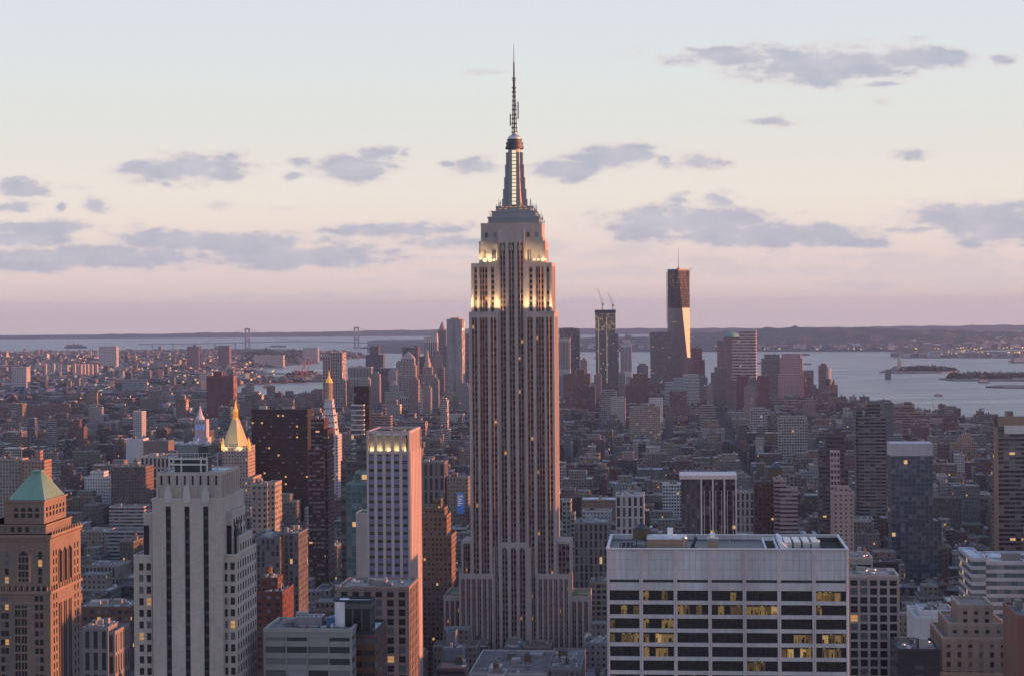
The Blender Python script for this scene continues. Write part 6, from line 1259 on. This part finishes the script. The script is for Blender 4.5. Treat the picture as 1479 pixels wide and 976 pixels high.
for lab, (a, b, t), Y, c in FARG: tower('far_building', lab, 'x', Y, [(a, b, t, 0, 40)], 'fsmall', col=c, cell=(8,8), equip=False, cat='building'); LM.pop()
for i, px in enumerate((63, 68, 75, 84, 105, 109.5, 114, 119, 124, 130, 137)):
    tower('far_apartment_tower', 'small pinkish apartment tower of the far row, %s from the left' % 'first second third fourth fifth sixth seventh eighth ninth tenth last'.split()[i], 'x', 8000+rnd.uniform(-200,200), [(px, px+3.4, 525.5+rnd.uniform(-1,1), 0, 16)], 'fsmall', col=(.46,.36,.34), cell=(6,6), equip=False, group='far apartment towers'); LM.pop()
# ------------------------------------------------------------------ greenery
def leaves(mb, cx, cy, cz, rx, ry, rz, n, size, r_=random.Random(9)):
    for _ in range(n):
        t = r_.uniform(0, 2*math.pi); f = r_.random()**.5; p = (cx+rx*f*math.cos(t), cy+ry*f*math.sin(t), cz+rz*(1-f*f)*r_.uniform(.2, 1)); a = r_.uniform(0, 6.28); s = size*r_.uniform(.5, 1.3); g = r_.uniform(.6, 1.4)
        q = [(p[0]+s*math.cos(a+k*2.09), p[1]+s*math.sin(a+k*2.09)*.8, p[2]+s*r_.uniform(-.6, .7)) for k in range(3)]; mb.face(q, 0, col=(.035*g, .055*g, .028*g))
LF = plain('foliage', None, .9, amt=.5)
def wood(name, label, clumps):
    mb = MB(); rr = random.Random(len(label))
    for (x, y, z, rx, ry, rz, n, s) in clumps: leaves(mb, x, y, z, rx, ry, rz, n, s, rr)
    tag(mb.build(name, LF), label, 'trees', kind='stuff')
cl = []; rr = random.Random(8)
for (x, y, c, d) in PARKS:
    for _ in range(int(c*d*4/130)): cl.append((x+rr.uniform(-c, c), y+rr.uniform(-d, d), 9, 7, 7, 14, 90, 1.6))
wood('park_trees', 'dark green tree canopies of the city squares between the low roofs', cl)
cl = []
for _ in range(60): px = rr.uniform(1291, 1377); x, y = GP(px, rr.uniform(534.2, 536.8)); cl.append((x, y, 4, 22, 26, 20*(1 if 1305 < px < 1365 else .7), 110, 5))
wood('island_wood', 'dark tree belt covering the statue island behind the pedestal', cl)
cl = []
for _ in range(70): px = rr.uniform(1372, 1500); x, y = GP(px, rr.uniform(543.5, 548.5)); cl.append((x, y, 4, 20, 24, 19, 110, 4.5))
wood('island_wood', 'dark trees around the buildings of the second island at the right edge', cl)
cl = []
for _ in range(420):
    px, py = rr.uniform(-10, 540), 508+62*rr.random(); x, y = GP(px, py)
    if inpoly(x, y, P_BK): cl.append((x, y, 3, 45, 60, 15, 50, 9))
for _ in range(50): px = rr.uniform(360, 440); x, y = GP(px, rr.uniform(508, 518)); cl.append((x, y, 3, 60, 70, 20, 60, 10)) if inpoly(x, y, P_BK) else None
wood('far_wood', 'dark patches of trees spread through the far borough on the left', cl)
cl = []
for _ in range(40): x, y = GP(rr.uniform(1212, 1236), rr.uniform(583, 592)); cl.append((x, y, 3, 9, 9, 15, 90, 2.6))
wood('riverside_trees', 'dark clump of trees on the river bank right of brown waterfront tower', cl)
# individual street trees that can be told apart
def tree(px, py, Y, h, label):
    z = max(0, ZP(px, py, Y)-h) if False else 0; s = S(px, py); r = empty('tree', (s*Y, Y, 3)); tag(r, label, 'tree', 'trees by the river bank')
    t = MB(); t.bar((0,0,0), (0,0,h*.5), .5, 6, r2=.3); 
    for k in range(5): a = k*1.26; t.bar((0,0,h*.35), (h*.25*math.cos(a), h*.25*math.sin(a), h*.65), .22, r2=.08)
    t.build('trunk', M['wood'], r); c = MB(); rg = random.Random(int(px))
    for k in range(9): a = rg.uniform(0, 6.28); q = rg.uniform(0, h*.28); leaves(c, q*math.cos(a), q*math.sin(a), h*.38+rg.uniform(0, h*.3), h*.2, h*.2, h*.3, 70, 1.5, rg)
    c.build('crown', LF, r)
for k, px in enumerate((1213, 1221, 1229, 1238, 1246)): tree(px, 600, 4850-k*20, 22, 'round green riverside tree right of brown waterfront tower, %s from the left' % 'first second third fourth fifth'.split()[k])
# ------------------------------------------------------------------ houses on the far hills and piers
mw = MB(); rnd = random.Random(12)
for _ in range(520):
    px = rnd.uniform(1040, 1479) if rnd.random() < .85 else rnd.uniform(640, 1040); f = rnd.random()**1.8; base = GP(px, 507 if px < 1330 else 505)[1]; y = base+f*2000; x = S(px, 500)*y; h = rnd.uniform(10, 26); s = rnd.uniform(12, 45); g = rnd.uniform(.10, .42)
    mw.T = (x, y, 1, 0); mw.box(-s/2, s/2, -s/3, s/3, 0, 18+f*55+h, 0, col=(g, g*.95, g*.97))
mw.T = None; tag(mw.build('hillside_buildings', M['attr']), 'tiny pale buildings scattered along the far hill shore on the right', 'buildings', kind='stuff')
mw = MB()
for _ in range(260):
    px, py = rnd.uniform(1300, 1479), rnd.choice((512.5, 513.5, 515, 516, 523.5)); x, y = GP(px, py)
    if py > 520 and px < 1465: continue
    s = rnd.uniform(20, 110); h = rnd.uniform(6, 22); g = rnd.uniform(.06, .4); mw.T = (x, y, 1, 0); mw.box(-s/2, s/2, -20, 20, 4, 4+h, 0, col=(g, g*.95, g*.95))
mw.T = None; tag(mw.build('pier_sheds', M['attr']), 'low dark sheds and stacked containers along the long piers on the right', 'sheds', kind='stuff')
mw = MB()
def spark(px, py, s, up=6): x, y = GP(px, py); mw.box(x-s, x+s, y-s, y+s, up, up+2*s, bottom=True)
for _ in range(170):
    px, py = rnd.uniform(0, 400), rnd.uniform(512, 566); 
    if inpoly(*GP(px, py), P_BK): spark(px, py, rnd.uniform(2.0, 4), 16)
for _ in range(60): spark(rnd.uniform(1100, 1479), rnd.uniform(504, 508), rnd.uniform(2, 4.5), 14)
for _ in range(26): spark(rnd.uniform(1360, 1479), rnd.choice((512,514,516)), rnd.uniform(2, 4), 20)
for k in range(16): spark(132+k*2.1+rnd.uniform(-.5,.5), 577-k*.9, 3, 14)
tag(mw.build('street_lights', plain('lamp_glow', (1,.62,.25), .5, emit=.22)), 'scattered warm points of street lamps across the far shores', 'lights', kind='stuff')

# ------------------------------------------------------------------ bridges
def far_bridge():
    Y = 15400; r = empty('suspension_bridge', (0, 0, 0)); tag(r, 'long suspension bridge with two tall towers across the far bay entrance', 'bridge'); gm_ = plain('bridge_steel', (.26,.27,.30), .6)
    def P(px, py): return (S(px, py)*Y, Y, ZP(px, py, Y))
    for px, top in ((357.2, 474.5), (514.8, 472.5)):
        t = MB(); x, y, z = P(px, top)
        for s in (-1, 1): t.box(x+s*15-6, x+s*15+6, y-6, y+6, -1, z)
        t.box(x-20, x+20, y-5, y+5, z-12, z+1, bottom=True); t.box(x-20, x+20, y-5, y+5, z*.38, z*.38+12, bottom=True); t.box(x-26, x+26, y-14, y+14, -1, 8); t.build('bridge_tower', gm_, r)
    d = MB(); c = MB(); n = 60; xs = [200+(660-200)*i/n for i in range(n+1)]
    def dy(x): return 496.2-3.2*math.exp(-((x-436)/110)**2)+.5*abs(x-436)/200
    def cyy(x):
        if 357.2 <= x <= 514.8: f = (x-436)/78.8; return 491.5+(473.5-491.5)*f*f
        if x < 357.2: return 474.5+(357.2-x)/(357.2-290)*20.5
        return 472.5+(x-514.8)/(580-514.8)*21
    for a, b in zip(xs, xs[1:]):
        p, q = P(a, dy(a)), P(b, dy(b)); d.face([(p[0],Y-9,p[2]-4),(q[0],Y-9,q[2]-4),(q[0],Y-9,q[2]+3),(p[0],Y-9,p[2]+3)]); d.face([(p[0],Y-9,p[2]+3),(q[0],Y-9,q[2]+3),(q[0],Y+9,q[2]+3),(p[0],Y+9,p[2]+3)]); d.face([(p[0],Y+9,p[2]-4),(p[0],Y-9,p[2]-4),(q[0],Y-9,q[2]-4),(q[0],Y+9,q[2]-4)][::-1])
    d.build('deck', gm_, r)
    xs = [292+(578-292)*i/60 for i in range(61)]
    for s in (-9, 9):
        c = MB()
        for a, b in zip(xs, xs[1:]): p, q = P(a, cyy(a)), P(b, cyy(b)); c.bar((p[0],Y+s,p[2]), (q[0],Y+s,q[2]), 1.2)
        c.build('main_cable', gm_, r)
    h = MB()
    for i in range(8, 52):
        a = xs[i]; p, q = P(a, cyy(a)), P(a, dy(a))
        if p[2] > q[2]+6: h.bar((p[0], Y-9, p[2]), (q[0], Y-9, q[2]), .4)
    o = h.build('hanger', gm_, r)
    for a in range(220, 660, 30):
        if abs(a-357) > 12 and abs(a-515) > 12 and not 357 < a < 515: b = MB(); p = P(a, dy(a)); b.box(p[0]-4, p[0]+4, Y-6, Y+6, -1, p[2]-4); b.build('pier_column', gm_, r)
far_bridge()
def near_bridge():
    Y = 5450; r = empty('suspension_bridge', (0, 0, 0)); tag(r, 'blue steel suspension bridge with latticed tower and sloping cables at the left edge', 'bridge'); gm_ = plain('blue_steel', (.10,.13,.20), .6)
    P = lambda px, py, Y=Y: (S(px, py)*Y, Y, ZP(px, py, Y)); t = MB(); x0, _, zt = P(28.5, 559); 
    for s in (-1, 1):
        t.box(x0+s*11-3, x0+s*11+3, Y-4, Y+4, 0, zt); 
        for k in range(5): z = 46+k*(zt-50)/5; t.bar((x0-s*11, Y, z), (x0+s*11, Y, z+(zt-50)/5), 1)
    t.box(x0-15, x0+15, Y-4, Y+4, zt-6, zt+2, bottom=True); t.build('bridge_tower', gm_, r)
    ends = [(-60, 592, 5000), (28.5, 559, Y), (76, 590, 5800)]
    for o in (-11, 11, -7, 7):
        c = MB()
        for (a, b) in ((P(-60, 588, 5100), (x0, Y, zt)), ((x0, Y, zt), P(74, 580, 5750))):
            n = 14
            for i in range(n):
                f0, f1 = i/n, (i+1)/n; sag = lambda f: -22*math.sin(math.pi*f)
                p = [a[k]+(b[k]-a[k])*f0 for k in range(3)]; q = [a[k]+(b[k]-a[k])*f1 for k in range(3)]; c.bar((p[0]+o, p[1], p[2]+sag(f0)), (q[0]+o, q[1], q[2]+sag(f1)), .9)
        c.build('main_cable', gm_, r)
    d = MB(); a, b = P(-40, 588, 5200), P(95, 584, 5900)
    p = [(a[0], a[1]-12), (b[0], b[1]-12), (b[0], b[1]+12), (a[0], a[1]+12)]; d.hull(p, p, 38, 46); d.build('deck', gm_, r)
near_bridge()
# ------------------------------------------------------------------ statue on its island
def statue():
    x, y = GP(1299, 536.5); r = empty('statue', (x, y, 4)); tag(r, 'green copper robed statue with raised torch on tall stone pedestal on the island', 'statue'); LM.append((1299, 515, 'the statue'))
    K = .92; sx = lambda *p: [(a*K, b*K) for a, b in p]
    f = MB(); pts = []
    for k in range(22): a = k*math.pi/11; q = 34 if k % 2 == 0 else 25; pts.append((q*math.cos(a), q*math.sin(a)))
    f.hull(pts, [(px*.96, py*.96) for px, py in pts], 0, 11); f.build('star_fort', plain('granite', (.26,.23,.21), .9), r)
    p = MB(); p.lathe(0, 0, [(15,11),(14.5,15),(12.5,17),(11.5,20),(10,30),(9.5,38),(10.5,39),(10.5,42),(9.2,43)], 4, a0=math.pi/4); p.build('pedestal', plain('granite2', (.30,.27,.24), .9), r)
    b = MB(); b.lathe(0, 0, [(5.6,43),(5.2,47),(4.6,55),(3.9,62),(3.5,66),(3.9,69),(4.2,72),(3.4,75),(1.3,77),(1.2,78.2),(1.9,79.5),(2.1,81.5),(1.7,83.5),(.8,84.6)], 14, sy=.8); b.bar((-3.0,-.2,73.5), (-5.2,-.5,80), 1.1, 8, r2=.8); b.bar((-5.2,-.5,80), (-5.6,-.6,88), .8, 8, r2=.5); b.bar((3.2,-.5,73), (4.2,-1.6,67.5), 1.1, 8, r2=.7); b.bar((4.2,-1.6,67.5), (2.4,-3.0,69.5), .7, 8, r2=.5); b.build('robed_figure', M['copper'], r)
    t = MB(); t.lathe(-5.65, -.6, [(.5,88),(1.2,89.2),(1.3,89.8),(.5,89.9),(.5,90.4)], 8); t.build('torch', M['copper'], r); t = MB(); t.lathe(-5.65, -.6, [(.5,90.4),(.9,91.4),(.1,93.4)], 8); t.build('flame', M['goldlit'], r)
    c = MB(); c.lathe(0, 0, [(2.3,82.6),(2.35,83.4)], 10)
    for k in range(7): a = math.pi*(k/6); c.bar((2*math.cos(a), 0, 83+.2*math.sin(a)), (4.2*math.cos(a), 0, 83.4+3.2*math.sin(a)), .22, r2=.05)
    c.build('crown', M['copper'], r); c = MB(); c.box(1.2, 3.6, -3.9, -3.0, 66.5, 71.5, bottom=True); c.build('tablet', M['copper'], r)
statue()
def island_hall(px0, px1, top, lab, col, towers=()):
    r, st, tp = tower('island_building', lab, 'x', GP((px0+px1)/2, 546.5)[1], [(px0, px1, top, 0, 30)], 'fwide', col=col, cell=(5,5), equip=False); LM.pop()
    for px, t in towers: b = MB(); x = st.x(px, t, 8); b.lathe(x, 8, [(4, tp[0]-2), (4, st.z(px, t, 8)-5), (4.3, st.z(px, t, 8)-5), (2.8, st.z(px, t, 8)-2), (.5, st.z(px, t, 8))], 8); b.build('turret', M['copper'], r)
island_hall(1396, 1418, 537.5, 'brick hall with two domed turrets on the second island', (.22,.14,.12), ((1398, 534), (1415, 534)))
island_hall(1411, 1440, 541.5, 'pale long hospital wing on the second island', (.36,.33,.32))
island_hall(1441, 1449, 537, 'brick powerhouse with a stubby tower on the second island', (.22,.15,.13), ((1445, 533.5),))
island_hall(1279, 1287, 533.5, 'small low service building beside the statue pedestal', (.2,.19,.18))
# ------------------------------------------------------------------ boats
def boat(px, py, L, label, hull=(.10,.12,.16), top=(.6,.6,.62), ang=0, decks=2, name='ferry'):
    x, y = GP(px, py); r = empty(name, (x, y, 0), R(ang)); tag(r, label, 'boat'); w = L*.24
    h = MB(); h.hull([(-L/2,-w/2*.8),(L*.35,-w/2*.8),(L/2*.93,0),(L*.35,w/2*.8),(-L/2,w/2*.8)], [(-L/2,-w/2),(L*.35,-w/2),(L/2,0),(L*.35,w/2),(-L/2,w/2)], -1, L*.09, col=hull); h.build('hull', M['attr'], r)
    z = L*.09
    for k in range(decks): c = MB(); c.box(-L*(.42-.06*k), L*(.28-.07*k), -w*.4+k*.4, w*.4-k*.4, z, z+L*.075-.1, col=top); c.box(-L*(.42-.06*k)-.1, L*(.28-.07*k)+.1, -w*.41, w*.41, z+L*.02, z+L*.045, 0, col=(.05,.05,.06), bottom=True); c.build('deckhouse', M['attr'], r); z += L*.075
    c = MB(); c.box(L*.02, L*.12, -w*.2, w*.2, z, z+L*.05, col=top); c.build('wheelhouse', M['attr'], r); c = MB(); c.bar((-L*.1,0,z), (-L*.1,0,z+L*.12), L*.02, 8); c.build('funnel', M['darkmetal'], r)
boat(1356, 571.5, 30, 'white double-decked ferry crossing the river nearest the right bank'); boat(1420, 552.5, 42, 'ferry just below the second island', ang=180); boat(1420, 590.5, 12, 'tiny dark tug on the river near the right edge', top=(.15,.13,.12), decks=1, name='tugboat')
boat(388, 559.5, 42, 'orange-topped ferry on the channel below the container cranes', top=(.35,.30,.26), ang=8); boat(110, 502.5, 190, 'long cargo ship far out on the bay at the left', hull=(.12,.11,.12), top=(.3,.3,.32), decks=1, name='cargo_ship'); boat(1397, 507.5, 70, 'small ship near the far right shore lights', decks=1, name='cargo_ship')
boat(1164, 513, 60, 'barge in front of the far shore above the pink granite tower', top=(.2,.2,.22), decks=1, name='barge'); boat(863, 517, 40, 'small boat in the gap right of the black box tower', decks=1, name='motor_boat'); boat(404, 556, 12, 'tiny sailing boat beside the channel ferry', decks=1, name='sailing_boat')
# ------------------------------------------------------------------ port cranes
def gantry(px, py, h, col, lab, raised=True):
    x, y = GP(px, py); r = empty('gantry_crane', (x, y, 3), R(20)); tag(r, lab, 'crane', 'container cranes on the quay'); m = plain('crane_paint_%d' % int(col[0]*100), col, .6); f = MB()
    for sx in (-1, 1):
        for sy in (-1, 1): f.bar((sx*12, sy*14, 0), (sx*10, sy*12, h*.55), 1.6)
    f.box(-14, 14, -15, 15, h*.52, h*.57, bottom=True); f.build('frame', m, r); b = MB()
    b.bar((10,0,h*.56), (34, 0, h*1.25) if raised else (70, 0, h*.6), 1.8); b.build('boom', m, r); b = MB(); b.bar((-10,0,h*.56), (-30,0,h*.56), 1.8); b.bar((0,0,h*.56), (0,0,h), 1.4); b.build('mast', m, r); b = MB(); b.bar((0,0,h),(24,0,h*.97),.6); b.bar((0,0,h),(-28,0,h*.57),.6); b.build('stay', m, r)
for k, (px, c) in enumerate(((374, (.10,.17,.32)), (381, (.10,.17,.32)), (432, (.34,.08,.08)), (440, (.34,.08,.08)))):
    gantry(px, 549, 62, c, ('blue' if k < 2 else 'red')+' container crane with raised boom, '+('left' if k % 2 == 0 else 'right')+' one of its pair')
for k, (px, c, l) in enumerate(((350, (.15,.25,.30), 'teal'), (395, (.30,.30,.32), 'grey'), (418, (.42,.38,.36), 'cream'), (436, (.5,.48,.48), 'white'), (455, (.2,.14,.14), 'brown'))):
    tower('warehouse', 'low %s port shed on the quay below the container cranes' % l, 'x', GP(px, 551)[1], [(px-11, px+11, 547.5, 0, 60)], 'attr', col=c, mat=M['attr'], equip=False); LM.pop()
x_, y_ = GP(1351, 611); r = empty('tower_crane', (x_, y_, 3)); tag(r, 'slender raised crane boom on the right river bank', 'crane'); b = MB(); b.bar((2,0,0), (0,0,30), 1.1); b.build('crane_mast', M['darkmetal'], r); b = MB(); b.bar((0,0,18), (-9,0,58), .9, r2=.4); b.build('jib', M['orange'], r); b = MB(); b.box(-3,4,-3,3,16,21,bottom=True); b.build('cab', M['darkmetal'], r)
# red aircraft-warning lights on the tall roofs
r = empty('billboard', (0, 0, 0)); tag(r, 'blue advertising billboard with small white lettering on the loft building wall', 'billboard'); Yb = 1897; x0, x1 = S(659.5, 720)*Yb, S(671, 720)*Yb; b = MB(); b.box(x0, x1, Yb-.8, Yb-.2, ZP(665, 741, Yb), ZP(665, 711, Yb), bottom=True); b.build('panel', plain('blue_poster', (.05,.16,.42), .5, amt=.8, emit=.06), r)
for k in range(6): b = MB(); z = ZP(665, 715+k*2.6, Yb); b.box(x0+1.2, x1-1.5-(k*1.7)%3, Yb-.95, Yb-.8, z-.9, z, bottom=True); b.build('lettering', M['white'], r)

# ------------------------------------------------------------------ the hazy air over the harbour
hz = MB(); hz.box(-XE-60, XE+60, -2560, 29560, -2.2, 452, bottom=True); hm = bpy.data.materials.new('evening_haze'); hm.use_nodes = True; ht = hm.node_tree; ht.nodes.clear()
hp = ht.nodes.new('ShaderNodeVolumePrincipled'); ho = ht.nodes.new('ShaderNodeOutputMaterial'); ht.links.new(hp.outputs[0], ho.inputs['Volume'])
hp.inputs['Color'].default_value = (.39,.53,.80,1); hp.inputs['Density'].default_value = 2.5e-5; hp.inputs['Anisotropy'].default_value = 0.1
tag(hz.build('haze', hm), 'pale blue evening haze over the harbour and city', 'haze', kind='stuff')
